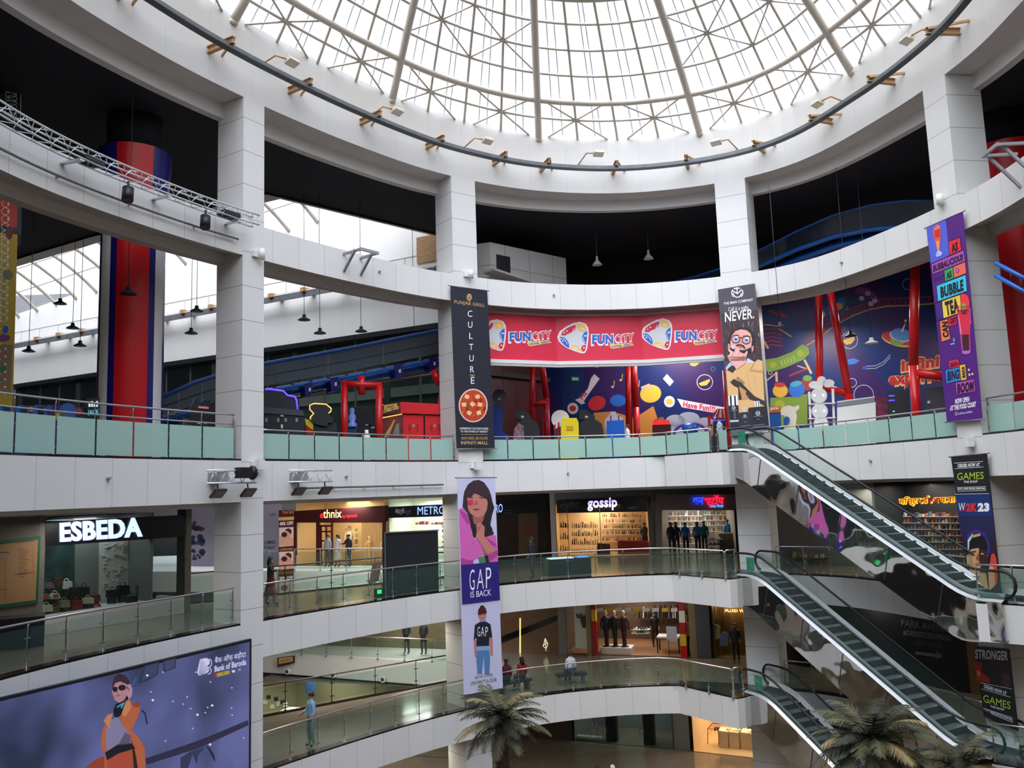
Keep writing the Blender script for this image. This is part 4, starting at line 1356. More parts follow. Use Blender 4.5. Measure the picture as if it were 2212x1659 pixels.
a.poly([(225, 480), (330, 470), (325, 540), (270, 570), (235, 545)], ink(196, 50, 76), 5); a.line([(265, 440), (325, 430)], 13, HR2, 5); a.line([(430, 430), (500, 440)], 13, HR2, 5)
a.poly([(345, 545), (380, 470), (410, 540), (395, 555)], FS2, 5); a.poly([(318, 632), (370, 612), (435, 628), (430, 650), (370, 660)], ink(170, 84, 92), 5); a.line([(320, 634), (434, 632)], 6, ink(110, 46, 56), 6)
a.poly([(380, 900), (420, 860), (470, 870), (525, 940), (515, 1080), (600, 1220), (695, 1330), (690, 1360), (580, 1390), (560, 1380), (470, 1230), (370, 1110), (390, 1010)], FS, 6)
a.poly([(400, 940), (430, 920), (440, 960), (415, 1000)], FS2, 7); a.line([(380, 1000), (420, 1010)], 7, FS2, 7); a.line([(470, 875), (440, 950)], 7, FS2, 7); a.poly([(470, 1230), (560, 1380), (520, 1410), (490, 1300)], FS2, 7)
a.poly([(410, 1460), (520, 1430), (545, 1545), (440, 1555)], ink(70, 122, 86), 4); a.poly([(520, 1420), (580, 1415), (600, 1540), (548, 1545)], HR2, 4)
# blue block and lower boy
a.frame(550, 1209, .27125)
NB = ink(40, 28, 112)
a.poly([(1640, 42), (1938, 14), (1951, 318), (1650, 354)], NB, 8)
for ch, x0, y0, x1, y1, h, b in (('G', 1708, 246, 1748, 241, 166, -.008), ('A', 1766, 238, 1822, 233, 160, -.012), ('P', 1838, 230, 1880, 225, 166, -.008)): a.text(ch, (x0, y0), (x1, y1), h, I_WHITE, 9, bold=b)
a.text('IS BACK', (1716, 302), (1880, 282), 48, I_WHITE, 9)
HT = ink(70, 24, 30)
a.poly([(1778, 430), (1780, 400), (1800, 365), (1822, 363), (1842, 392), (1846, 425)], HT, 2); a.poly([(1776, 432), (1846, 424), (1844, 455), (1835, 480), (1815, 492), (1795, 485), (1782, 462)], FS, 2); a.poly([(1776, 440), (1778, 410), (1845, 402), (1848, 425)], HT, 3)
a.line([(1790, 440), (1802, 438)], 4, HR2, 4); a.line([(1818, 437), (1832, 435)], 4, HR2, 4); a.line([(1803, 466), (1820, 465)], 4, ink(150, 80, 80), 4)
a.poly([(1790, 485), (1835, 478), (1850, 500), (1800, 510)], ink(120, 150, 196), 3)
a.poly([(1752, 520), (1795, 495), (1840, 492), (1878, 515), (1892, 620), (1868, 628), (1866, 690), (1764, 696), (1766, 620), (1744, 645)], ink(24, 28, 44), 3)
for ch, x0, x1 in (('G', 1772, 1794), ('A', 1800, 1828), ('P', 1836, 1856)): a.text(ch, (x0, 612), (x1, 609), 76, I_WHITE, 4, bold=-.008)
a.poly([(1746, 640), (1764, 640), (1766, 770), (1752, 770)], FS, 4); a.poly([(1868, 620), (1892, 618), (1896, 760), (1878, 766)], FS, 4)
a.poly([(1764, 690), (1866, 686), (1874, 800), (1868, 910), (1832, 915), (1824, 760), (1808, 915), (1774, 918), (1766, 800)], ink(84, 124, 176), 3); a.poly([(1764, 690), (1866, 686), (1864, 720), (1766, 726)], ink(130, 166, 206), 4)
a.poly([(1776, 912), (1806, 912), (1812, 1000), (1840, 1040), (1810, 1050), (1770, 1040)], ink(204, 200, 208), 3); a.poly([(1832, 912), (1866, 908), (1872, 970), (1895, 1030), (1862, 1030), (1836, 985)], ink(204, 200, 208), 3)
for p, q in (((1775, 1030), (1840, 1044)), ((1780, 1015), (1830, 1025)), ((1850, 1000), (1890, 1025)), ((1845, 985), (1885, 1005))): a.line([p, q], 5, I_BLACK, 4)
a.text('NOW OPEN', (1752, 950), (1892, 926), 24, ink(70, 66, 84), 5); a.text('ON FIRST FLOOR', (1720, 998), (1926, 966), 27, ink(70, 66, 84), 5)
a.build('printed_design', root)

# --- games banners on the right column
def games_top(a, fx, fy, k, dx=0, dy=0, sh=0.0):
    a.frame(fx, fy, k)
    q = lambda x, y: (x + dx, y + dy + sh * (x - 280))
    a.line([q(105, 148), q(408, 130)], 4, I_WHITE, 2); a.line([q(112, 208), q(414, 188)], 4, I_WHITE, 2); a.line([q(135, 405), q(440, 395)], 4, I_WHITE, 2); a.line([q(140, 445), q(444, 437)], 4, I_WHITE, 2)
    a.text('ORDER NOW AT', q(142, 194), q(376, 180), 36, I_WHITE, 2, bold=.04); a.text('GAMES', q(138, 326), q(415, 314), 74, ink(176, 206, 62), 2, bold=.0); a.text('THE SHOP', q(206, 357), q(352, 352), 22, I_WHITE, 2, bold=.02); a.text('LG-012, LOWER GROUND, INFINITI MALL', q(140, 430), q(440, 424), 20, I_WHITE, 2, bold=.03)
    a.frame()
root, a = banner('black and blue game banner with a man in a cap by the escalator landing', VE, [(2054, 987), (2131.5, 979), (2163.5, 1285), (2098, 1290)], ink(24, 24, 27))
games_top(a, 2040, 970, .20505)
a.frame(2040, 970, .20505)
a.poly([(114, 478), (476, 470), (512, 700), (150, 700)], ink(22, 48, 108)); a.poly([(150, 700), (512, 700), (545, 950), (185, 960)], ink(34, 34, 78)); a.poly([(185, 960), (545, 950), (600, 1500), (285, 1520)], ink(46, 26, 44)); a.line([(114, 476), (476, 468)], 4, I_WHITE, 2)
a.text('W', (152, 655), (222, 652), 88, I_WHITE, 3, bold=.0); a.line([(160, 655), (215, 640)], 7, ink(206, 36, 44), 4); a.text('2K', (232, 654), (350, 652), 84, ink(222, 40, 50), 3, bold=.07); a.text('23', (354, 652), (478, 650), 84, I_WHITE, 3, bold=.07)
a.poly([(240, 900), (330, 840), (430, 880), (480, 1000), (490, 1100), (420, 1090), (260, 1060)], ink(60, 44, 118), 2)
a.poly([(255, 1060), (250, 960), (300, 895), (370, 885), (430, 930), (460, 1030), (440, 1080), (360, 1040), (290, 1050)], ink(18, 18, 22), 4); a.poly([(250, 960), (300, 890), (310, 910), (268, 980), (266, 1060), (252, 1080)], ink(196, 214, 226), 5); a.line([(285, 925), (385, 900)], 26, ink(196, 176, 120), 5)
a.poly([(258, 1070), (300, 1052), (360, 1042), (430, 1080), (470, 1120), (470, 1200), (440, 1300), (470, 1480), (300, 1500), (268, 1260), (262, 1180)], ink(206, 154, 106), 4); a.poly([(370, 1045), (440, 1080), (470, 1130), (470, 1200), (440, 1310), (380, 1300), (390, 1220), (370, 1180)], ink(60, 34, 34), 5)
a.poly([(236, 1120), (260, 1110), (268, 1210), (248, 1225)], ink(222, 176, 140), 5); a.line([(295, 1085), (340, 1078)], 13, ink(46, 30, 26), 6); a.line([(392, 1100), (420, 1105)], 12, ink(220, 200, 190), 6); a.poly([(335, 1150), (365, 1090), (370, 1160), (350, 1178)], ink(150, 92, 62), 6); a.poly([(330, 1210), (375, 1188), (390, 1214), (350, 1226)], ink(206, 76, 70), 6)
a.poly([(482, 1230), (500, 1110), (530, 1095), (555, 1160), (566, 1300), (560, 1420), (500, 1480), (470, 1400)], ink(214, 66, 56), 5); a.poly([(470, 1290), (490, 1200), (530, 1260), (540, 1440), (480, 1490)], ink(214, 156, 110), 6); a.line([(320, 1330), (370, 1380), (380, 1430)], 10, ink(150, 100, 70), 6)
a.build('printed_design', root)
root, a = banner('lower black and red game banner reading stronger, hanging under the landing', VE, [(2105, 1395), (2180, 1402), (2200, 1580), (2125, 1548)], ink(24, 24, 27), rods=False)
a.frame(1970, 1361, .17966)
a.poly([(755, 220), (1160, 250), (1205, 690), (780, 600)], ink(38, 26, 36)); a.poly([(760, 370), (850, 400), (840, 500), (940, 590), (940, 640), (780, 600)], ink(150, 36, 24), 2); a.poly([(780, 480), (830, 500), (820, 560), (790, 550)], ink(196, 96, 60), 3)
for i in range(6): a.line([(1085 + i * 16, 520), (1120 + i * 14, 680)], 5, ink(110, 74, 80), 3)
a.text('STRONGER', (765, 338), (1158, 362), 108, ink(206, 206, 210), 3, bold=.03)
a.line([(820, 632), (1205, 708)], 5, I_WHITE, 3); a.line([(840, 706), (1190, 808)], 5, I_WHITE, 3)
a.text('ORDER NOW AT', (868, 694), (1142, 782), 42, I_WHITE, 3, bold=.03); a.text('GAMES', (862, 862), (1188, 952), 88, ink(176, 206, 62), 3); a.text('THE SHOP', (944, 926), (1112, 970), 24, I_WHITE, 3, bold=.02)
a.line([(860, 938), (1212, 1055)], 5, I_WHITE, 3); a.line([(880, 975), (1220, 1112)], 5, I_WHITE, 3); a.text('LG-012, LOWER GROUND, INFINITI MALL', (875, 968), (1218, 1092), 22, I_WHITE, 3, bold=.02)
a.build('printed_design', root)

# --- led wall
VL = VP(plan(15.25, -.3), plan(5.2, -.42))
scr = thing('video_wall', 'large video wall screen with a woman in an orange jacket beside a plane', 'screen', VL.pt(300, 1600))
def lit(r, g, b, e=.62):
    n = 'screen_%02x%02x%02x' % (int(r), int(g), int(b))
    return mat(n, (10, 10, 12), .35, emit=e, emit_rgb=(r, g, b))
a = Art(VL); a.board([(-420, 1608), (543.5, 1379.5), (541, 1820), (-420, 2060)], .12, mat('screen_bezel', (24, 26, 36), .4)); a.build('frame', scr)
a = Art(VL)
M_SCR = bpy.data.materials.new('screen_night_picture')
M_SCR.use_nodes = True
_nt = M_SCR.node_tree; _b = _nt.nodes['Principled BSDF']
_b.inputs['Base Color'].default_value = (.01, .01, .012, 1); _b.inputs['Roughness'].default_value = .35
_t = _nt.nodes.new('ShaderNodeTexCoord'); _n = _nt.nodes.new('ShaderNodeTexNoise'); _n.inputs['Scale'].default_value = .42; _n.inputs['Detail'].default_value = 2
_r = _nt.nodes.new('ShaderNodeValToRGB')
_r.color_ramp.elements[0].position = .36; _r.color_ramp.elements[0].color = (*lin((50, 58, 92)), 1)
_r.color_ramp.elements[1].position = .66; _r.color_ramp.elements[1].color = (*lin((116, 124, 190)), 1)
_nt.links.new(_t.outputs['Object'], _n.inputs['Vector']); _nt.links.new(_n.outputs['Fac'], _r.inputs['Fac']); _nt.links.new(_r.outputs['Color'], _b.inputs['Emission Color']); _b.inputs['Emission Strength'].default_value = .6
a.poly([(-415, 1614), (539, 1386.5), (536, 1814), (-415, 2050)], M_SCR)
a.frame(150, 1370, .18535)
LS = lit(112, 116, 178)
a.poly([(860, 370), (1040, 320), (1030, 460), (1000, 490), (810, 580), (800, 560)], lit(56, 62, 96), 3); a.poly([(880, 380), (1025, 338), (1015, 450), (985, 478), (830, 548)], lit(72, 80, 120), 4)
a.poly([(1085, 310), (1240, 270), (1235, 395), (1090, 445)], lit(60, 64, 100), 3); a.poly([(1105, 322), (1220, 292), (1216, 385), (1108, 425)], lit(80, 86, 128), 4); a.poly([(720, 600), (760, 520), (795, 485), (740, 590)], lit(60, 120, 190), 3)
a.poly([(880, 1450), (1500, 1240), (2080, 1000), (2085, 1060), (1500, 1330), (900, 1520)], lit(54, 52, 84), 2)
a.poly([(1590, 1300), (1620, 1310), (1680, 1400), (1700, 1490), (1670, 1450)], lit(40, 44, 70), 3); a.poly([(1290, 1440), (1400, 1370), (1590, 1310), (1500, 1400), (1480, 1520), (1430, 1400), (1380, 1559), (1290, 1559)], lit(60, 66, 104), 3)
for i in range(16): a.ell(rnd.uniform(900, 2060), rnd.uniform(420, 1400), 9, 9, lit(206, 212, 246, .8), 4, n=8)
for x, y in ((1657, 830), (1485, 938), (900, 480), (1632, 1285), (965, 768)): a.ell(x, y, 14, 14, lit(226, 232, 255, .9), 5, n=8)
OR, OR2, OR3 = lit(206, 112, 74), lit(170, 78, 52), lit(224, 150, 106)
# woman
a.poly([(180, 1559), (240, 1500), (330, 1440), (400, 1420), (420, 1559)], OR2, 4)
a.poly([(360, 1300), (375, 1120), (410, 1050), (480, 1000), (600, 1050), (700, 1100), (800, 1200), (870, 1330), (880, 1559), (400, 1559), (405, 1400)], OR, 4)
a.poly([(415, 1120), (470, 1010), (560, 950), (610, 1060), (680, 1140), (720, 1260), (700, 1340), (420, 1350)], lit(150, 144, 186), 5); a.poly([(560, 1290), (640, 1140), (700, 1180), (700, 1280)], lit(110, 98, 130), 6)
a.poly([(405, 1380), (560, 1280), (720, 1270), (760, 1330), (560, 1390), (430, 1470)], lit(30, 30, 46), 6); a.poly([(700, 1190), (760, 1380), (790, 1559), (740, 1559), (720, 1300)], lit(56, 36, 44), 6); a.poly([(430, 1480), (560, 1390), (720, 1340), (740, 1559), (430, 1559)], lit(196, 88, 66), 5)
a.poly([(390, 1010), (440, 940), (500, 920), (480, 1000), (460, 1110), (430, 1060)], OR3, 5)
a.poly([(600, 1060), (580, 960), (610, 880), (640, 760), (700, 760), (720, 830), (800, 800), (815, 880), (790, 950), (740, 1060), (700, 1130)], OR, 7); a.poly([(640, 770), (690, 770), (710, 860), (640, 960), (600, 940)], OR3, 8); a.poly([(720, 820), (780, 780), (812, 810), (800, 850), (750, 850)], OR2, 8)
a.poly([(500, 880), (530, 810), (620, 780), (670, 700), (680, 740), (620, 850), (590, 940), (540, 975), (505, 950)], lit(30, 28, 44), 8); a.line([(540, 850), (620, 800), (590, 860)], 18, lit(80, 176, 214), 9)
a.poly([(490, 690), (485, 620), (510, 550), (560, 520), (640, 540), (680, 600), (670, 690), (630, 760), (570, 800), (520, 770)], lit(206, 150, 156), 7); a.poly([(485, 650), (490, 570), (515, 490), (570, 455), (640, 480), (685, 540), (695, 600), (660, 640), (650, 580), (580, 550), (520, 570)], lit(70, 46, 62), 8)
a.ell(600, 622, 44, 34, lit(34, 34, 54), 9, -8); a.ell(518, 642, 30, 32, lit(34, 34, 54), 9); a.line([(548, 625), (570, 615)], 8, lit(34, 34, 54), 9); a.line([(530, 720), (575, 712)], 10, lit(140, 70, 90), 9); a.poly([(545, 640), (560, 700), (535, 700)], lit(184, 124, 132), 9)
a.poly([(640, 590), (700, 580), (722, 640), (715, 720), (680, 760), (650, 690), (690, 640)], lit(200, 160, 184), 9); a.line([(830, 885), (870, 920), (895, 1050)], 16, lit(40, 36, 56), 8)
# bank mark
W_ = lit(214, 210, 246, .85)
a.poly([(1515, 290), (1590, 275), (1628, 300), (1625, 345), (1600, 372), (1622, 395), (1612, 440), (1560, 465), (1500, 482), (1480, 445)], W_, 6)
for i in range(6): a.line([(1500 + i * 8, 470), (1530 + i * 18, 290 + i * 20)], 5, lit(84, 84, 130), 7)
a.ringl(1622, 335, 32, 50, 9, W_, 6, a0=-90, a1=100); a.ringl(1612, 425, 36, 42, 9, W_, 6, a0=-80, a1=110)
a.text('बैंक ऑफ़ बड़ौदा', (1685, 338), (2048, 262), 74, W_, 7, bold=.01); a.text('Bank of Baroda', (1682, 438), (2050, 352), 68, W_, 7, bold=.03)
a.poly([(1680, 462), (1708, 455), (1710, 498), (1680, 506)], lit(206, 50, 60), 7); a.poly([(1710, 455), (1855, 420), (1856, 462), (1710, 498)], lit(206, 180, 60), 7); a.line([(1765, 458), (1800, 450)], 8, lit(90, 80, 60), 8); a.ell(1903, 432, 20, 16, W_, 7); a.line([(1958, 408), (1990, 402)], 5, W_, 7); a.line([(1958, 424), (1990, 418)], 5, W_, 7)
a.frame()
a.build('picture', scr)
# ------------------------------------------------------------------ arcade level
def FP(px, Y, turn=0.0):
    """vertical plane through the sight line of px at depth Y, square to that sight line (turned by degrees)"""
    a = aty(px, 1000, Y)
    t = math.atan2(a.y, a.x) - math.pi / 2 + math.radians(turn)
    return VP((a.x, a.y), (a.x + math.cos(t), a.y + math.sin(t)))
def py_at(vp, px, z):
    y0, y1 = 600.0, 1400.0
    for _ in range(6):
        z0, z1 = vp.pt(px, y0).z, vp.pt(px, y1).z
        y0, y1 = y1, y0 + (z - z0) * (y1 - y0) / (z1 - z0)
        if abs(y1 - y0) < .01: break
    return y1
def ext(mb, vp, pts, thick, m, lift=0.0):
    mb.slab([vp.pt(x, y, lift) for x, y in pts], thick, m, vp.n)
def extp(root, name, vp, pts, thick, m, lift=0.0):
    mb = MB(); ext(mb, vp, pts, thick, m, lift); return mb.build(name, root)
def down(vp, pts, x0, x1, z=Z3):
    """close an outline down to the floor between two pixel columns"""
    return pts + [(x1, py_at(vp, x1, z)), (x0, py_at(vp, x0, z))]
def stripes(root, c, R, z0, z1, front, prefix='stripe', flare=None):
    bands = [(-29, 29, M_RED, 'red_panel'), (29, 42, M_NAVY, 'blue_trim'), (42, 68, M_WHITEPLAIN, 'white_panel'), (68, 82, M_NAVY, 'blue_trim'), (82, 142, M_RED, 'red_panel'), (142, 218, M_WHITEPLAIN, 'white_panel'), (218, 278, M_RED, 'red_panel'), (278, 292, M_NAVY, 'blue_trim'), (292, 318, M_WHITEPLAIN, 'white_panel'), (318, 331, M_NAVY, 'blue_trim')]
    for a0, a1, m, nm in bands:
        mb = MB()
        n = max(2, int((a1 - a0) / 8))
        for i in range(n):
            A, B = (front + math.radians(a0 + (a1 - a0) * j / n) for j in (i, i + 1))
            prof = [(R, z0), (R, z1 - 2.2), (R * 1.06, z1 - 1.6), (R * 1.16, z1)]
            for (r0, q0), (r1, q1) in zip(prof[:-1], prof[1:]):
                mm = M_NAVY if (m is M_WHITEPLAIN and q0 > z1 - 2.3) else m
                mb.face([(c.x + r0 * math.sin(A), c.y - r0 * math.cos(A), q0), (c.x + r0 * math.sin(B), c.y - r0 * math.cos(B), q0), (c.x + r1 * math.sin(B), c.y - r1 * math.cos(B), q1), (c.x + r1 * math.sin(A), c.y - r1 * math.cos(A), q1)], mm, smooth=True)
        mb.build(nm, root)
M_GLOSSRED = M_RED
for px, Y, R, lab in ((280, 26.6, .98, 'round pillar clad in glossy red, blue and white strips behind the left arcade railing'), (2232, 29.0, 1.28, 'round pillar in red, blue and white strips at the right edge behind the ring beam')):
    c = aty(px, 900, Y)
    r = thing('arcade_pillar', lab, 'pillar', (c.x, c.y, Z3))
    stripes(r, c, R, Z3, 11.45, math.atan2(c.x, c.y) * -1.0)
    mb = MB(); mb.cyl((c.x, c.y, 11.4), R * .9, 1.3, M_DARKCEIL); mb.build('dark_collar', r)
# painted square pillar at the far left
vp = FP(5, 24.5)
r = thing('painted_pillar', 'square pillar painted yellow and red with beaded spring patterns at the far left edge', 'pillar', vp.pt(10, 900))
zt_ = py_at(vp, 38, 12.6)
mb = MB(); ext(mb, vp, [(-80, py_at(vp, -80, 8.2)), (38, py_at(vp, 38, 8.2)), (24, py_at(vp, 24, Z3)), (-80, py_at(vp, -80, Z3))], 1.2, mat('mustard_paint', (196, 164, 44), .5, noise=.12, nscale=1.2)); mb.build('yellow_shaft', r)
mb = MB(); ext(mb, vp, [(-80, py_at(vp, -80, 12.6)), (49, py_at(vp, 49, 12.6)), (46, py_at(vp, 46, 8.2)), (-80, py_at(vp, -80, 8.2))], 1.3, mat('dark_blue_grey_paint', (52, 58, 76), .5, noise=.3, nscale=1.4)); mb.build('dark_shaft', r)
a = Art(vp); RDA, CRM = ink(204, 66, 46), ink(236, 230, 214)
a.poly([(-60, 420), (38, 434), (36, 492), (-60, 478)], RDA)
for i in range(26):
    y = 440 + i * 16.5
    a.ell(18 - i * .3, y, 2.4, 2.6, CRM, 2, n=7)
    if i < 16: a.ringl(12 - i * .2, y, 9, 8, 1.3, CRM, 2, n=14)
    if i > 3: a.ell(4 - i * .2, y + 6, 1.8, 2, CRM, 2, n=6)
a.ell(20, 503, 8, 15, ink(110, 54, 36), 3); a.ell(17, 594, 11, 11, ink(120, 120, 90), 3); a.ell(12, 712, 6, 9, ink(30, 84, 170), 3); a.ell(8, 730, 14, 8, ink(120, 60, 120), 3); a.poly([(-60, 740), (27, 745), (24, 850), (-60, 850)], ink(140, 110, 80), 1); a.ell(6, 796, 7, 7, ink(40, 120, 84), 3)
for i in range(12):
    a.ell(20 + (i % 2) * 14 - 2, 132 + i * 8, 2.2, 2, CRM, 2, n=6)
    a.ringl(24, 150 + i * 9, 13, 7, 1.2, CRM, 2, n=14)
a.line([(8, 112), (47, 124)], 2, CRM, 2); a.line([(46, 130), (44, 272)], 1.6, CRM, 2)
a.build('painted_pattern', r)

# ---- coaster track
TV = VP((-14.5, 28.6), (-2.9, 36.6))
def tp(px, py, off=0.0): return TV.pt(px, py, off)
r = thing('coaster_track', 'sloping blue coaster track with a grey clear sided walkway above, rising to the right', 'track', tp(650, 850))
topline = [(330, 868), (420, 826), (485, 806), (573, 785), (760, 751), (957, 711), (1010, 700)]
lowline = [(330, 902), (420, 876), (485, 856), (573, 833), (760, 800), (957, 762), (1010, 752)]
mb = MB(); mb.tube([tp(*p) for p in topline], .07, M_BLUE, 8); mb.build('top_rail', r)
M_SMOKE = glass_mat('grey_clear_panel', (176, 186, 196), .45, .12, .5, (120, 132, 146))
for (p0, q0), (p1, q1) in zip(zip(topline[:-1], lowline[:-1]), zip(topline[1:], lowline[1:])):
    mb = MB(); mb.slab([tp(*q0), tp(*q1), tp(*p1), tp(*p0)], .02, M_SMOKE, TV.n); mb.build('clear_panel', r)
mb = MB(); mb.tube([tp(x, y + (q - y) * .55) for (x, y), (_, q) in zip(topline, lowline)], .02, M_DGREY, 5); mb.build('mid_rail', r)
for o in (0.0, -1.0):
    mb = MB(); mb.tube([tp(x, y + 12, o) for x, y in lowline], .1, M_BLUE, 8); mb.build('running_rail', r)
mb = MB(); mb.tube([tp(x, y + 22, -.5) for x, y in lowline], .14, M_BLUE, 8); mb.build('spine', r)
for i in range(30):
    t = i / 29 * (len(lowline) - 1); k = min(int(t), len(lowline) - 2); f = t - k
    x = lowline[k][0] * (1 - f) + lowline[k + 1][0] * f; y = lowline[k][1] * (1 - f) + lowline[k + 1][1] * f
    mb = MB(); mb.bar(tp(x, y + 8, .1), tp(x, y + 8, -1.1), .12, .05, M_DGREY); mb.build('tie', r)
    if i % 3 == 0:
        mb = MB(); mb.bar(tp(x, y, .0), tp(x, y - 44, .0), .03, .03, M_STEELD); mb.build('baluster', r)
for x, y in ((664, 838), (720, 826), (858, 798), (933, 782)):
    mb = MB(); ext(mb, TV, [(x - 9, y - 8), (x + 9, y - 12), (x + 10, y + 6), (x + 5, y + 20), (x - 6, y + 20)], .5, M_NAVY, .1); ext(mb, TV, [(x + 1, y + 1), (x + 5, y), (x + 5, y + 8), (x + 1, y + 8)], .03, M_WHITEPLAIN, .12); mb.build('drive_unit', r)
# silver ducts and lattice under the track
r = thing('steel_brace', 'grey steel tubes bracing the glass wall below the coaster track', 'brace', tp(700, 870, -2))
BV = VP((-13.5, 30.6), (-3.0, 38.0))
for p, q in (((650, 852), (760, 818)), ((560, 880), (700, 846)), ((700, 838), (990, 800)), ((860, 812), (1000, 790))):
    mb = MB(); mb.tube([BV.pt(*p), BV.pt(*q)], .09, M_STEELD, 8); mb.build('tube', r)
# red supports
def red_frame(lab, parts, vp, rr=.17):
    r = thing('red_support_frame', lab, 'frame', vp.pt(*parts[0][0]))
    for p, q in parts:
        mb = MB(); mb.tube([vp.pt(*p), vp.pt(*q)], rr, M_RED, 10); mb.build('tube', r)
    return r
G = FP(780, 33.0)
fl = lambda vp, x: py_at(vp, x, Z3)
red_frame('red square gate frame carrying the coaster track between the arcade machines', [((744, fl(G, 744)), (744, 825)), ((738, 829), (824, 833)), ((819, 830), (819, fl(G, 819))), ((781, 812), (781, 852))], G, .14)
G2 = FP(945, 35.5)
red_frame('red slanted support leg beside the second column', [((968, 770), (936, fl(G2, 936))), ((936, 800), (950, 830)), ((951, 880), (975, 878))], G2, .17)
G3 = FP(1170, 41)
red_frame('red A shaped coaster support in front of the dark red wall', [((1152, 760), (1148, fl(G3, 1148))), ((1168, 760), (1180, 860)), ((1180, 860), (1184, fl(G3, 1184))), ((1150, 876), (1181, 868))], G3, .16)
G4 = FP(1362, 42)
red_frame('red twin coaster support in front of the blue mural', [((1357, 770), (1360, fl(G4, 1360))), ((1368, 770), (1374, 880)), ((1374, 880), (1378, fl(G4, 1378)))], G4, .17)
G5 = FP(1800, 36)
red_frame('red coaster legs joined at the floor beside the white stacked figure', [((1768, 600), (1771, fl(G5, 1771))), ((1790, 610), (1833, 850)), ((1833, 850), (1832, fl(G5, 1832))), ((1775, 836), (1832, 850))], G5, .16)
G6 = FP(1975, 31)
red_frame('red bent coaster leg beside the purple banner', [((1977, 560), (1973, 790)), ((1973, 790), (1984, fl(G6, 1984))), ((1980, 806), (2060, 815))], G6, .17)
G7 = FP(1560, 39)
red_frame('red post seen left of the man banner', [((1566, 800), (1577, fl(G7, 1577)))], G7, .13)
# coaster loop at right above the ring beam
RV = VP((9.5, 41.5), (20.5, 30.5))
r = thing('coaster_loop', 'blue coaster track climbing behind the right ring beam with clear side panels', 'track', RV.pt(1800, 520))
up = [(1440, 612), (1500, 598), (1556, 580), (1630, 546), (1720, 500), (1800, 465), (1880, 443), (1950, 434), (2030, 433)]
lo = [(1440, 640), (1500, 626), (1556, 610), (1630, 580), (1720, 540), (1800, 512), (1880, 496), (1950, 490), (2030, 489)]
for nm, ln, rr, o in (('top_rail', up, .05, 0), ('running_rail', lo, .11, 0), ('running_rail', lo, .11, -1.0)):
    mb = MB(); mb.tube([RV.pt(x, y, o) for x, y in ln], rr, M_BLUE, 8); mb.build(nm, r)
mb = MB(); mb.tube([RV.pt(x, y + 14, -.5) for x, y in lo], .15, M_BLUE, 8); mb.build('spine', r)
M_SMOKE2 = glass_mat('dark_clear_panel', (120, 130, 142), .3, .08, .5, (70, 80, 96))
for i in range(len(up) - 1):
    mb = MB(); mb.slab([RV.pt(*lo[i]), RV.pt(*lo[i + 1]), RV.pt(*up[i + 1]), RV.pt(*up[i])], .02, M_SMOKE2, RV.n); mb.build('clear_panel', r)
# crumpled foil sheet
mb = MB()
def foil(px0, px1, fy0, fy1, n=18):
    R2 = random.Random(5)
    g = [[RV.pt(px0 + (px1 - px0) * i / n, fy0(i / n) + (fy1(i / n) - fy0(i / n)) * j / 4, -.6 + R2.uniform(-.35, .35)) for j in range(5)] for i in range(n + 1)]
    for i in range(n):
        for j in range(4):
            mb.face([g[i][j], g[i + 1][j], g[i + 1][j + 1], g[i][j + 1]], mat('silver_foil', (226, 228, 232), .12, metal=1.0))
foil(1835, 2015, lambda t: 474 - 30 * t, lambda t: 500 - 44 * t)
foil(1470, 1560, lambda t: 606 - 20 * t, lambda t: 622 - 22 * t, 8)
tag(mb.build('foil_sheet'), 'crumpled silver foil hanging along the right coaster track', 'foil')
# right edge blue tubes
r = thing('coaster_rail', 'pair of blue coaster rails crossing behind the right ring beam at the picture edge', 'track', aty(2190, 600, 25))
for p, q in (((2150, 568), (2240, 615)), ((2150, 595), (2240, 645))):
    mb = MB(); mb.tube([aty(*p, 23.5), aty(*q, 22.5)], .06, M_BLUE, 8); mb.build('running_rail', r)
for i in range(4):
    x = 2160 + i * 22
    mb = MB(); mb.tube([aty(x, 572 + i * 11, 23.4), aty(x + 4, 600 + i * 13, 23.4)], .025, M_DGREY, 5); mb.build('tie', r)

# ---- mural artwork (plain space scenery)
a = Art(MURAL)
a.frame(1640, 560, .21695)
TR, TRC = ink(150, 44, 42), ink(190, 160, 120)
tr = [(470, 860), (620, 760), (780, 640), (940, 560), (1100, 500), (1280, 468), (1480, 462), (1760, 440)]
for d, m in ((0, TRC), (-75, TR)):
    a.line([(x, y + d) for x, y in tr], 12, m)
a.line([(x, y - 10) for x, y in tr], 9, TR, 1)
for i in range(26):
    t = i / 25 * 7; k = min(int(t), 6); f = t - k
    x = tr[k][0] * (1 - f) + tr[k + 1][0] * f; y = tr[k][1] * (1 - f) + tr[k + 1][1] * f
    a.line([(x, y), (x + 14, y - 72)], 9, TR)
a.ell(1380, 800, 166, 66, ink(206, 176, 74), 2, 14); a.ell(1380, 790, 162, 60, ink(170, 44, 48), 3, 14); a.poly([(1305, 790), (1440, 830), (1420, 865), (1310, 850)], ink(110, 150, 66), 4); a.ell(1410, 762, 112, 64, ink(160, 170, 196), 4, 10); a.ell(1412, 750, 100, 60, ink(80, 124, 184), 5, 10); a.poly([(1412, 720), (1448, 640), (1456, 642), (1432, 722)], ink(200, 200, 210), 6); a.ell(1456, 614, 14, 13, ink(214, 200, 70), 6)
for cx, cy, q in ((898, 808, 84), (1480, 250, 56), (925, 1230, 46), (1040, 1350, 100), (110, 1130, 20)): a.ringl(cx, cy, q, q, 5, ink(190, 196, 214), 2)
a.poly([(822, 810), (948, 765), (952, 800), (920, 840), (868, 852)], ink(214, 170, 84), 2)
a.poly([(50, 1000), (180, 980), (330, 920), (430, 845), (490, 880), (500, 940), (440, 1000), (260, 1080), (90, 1130), (55, 1080)], ink(112, 146, 56), 2)
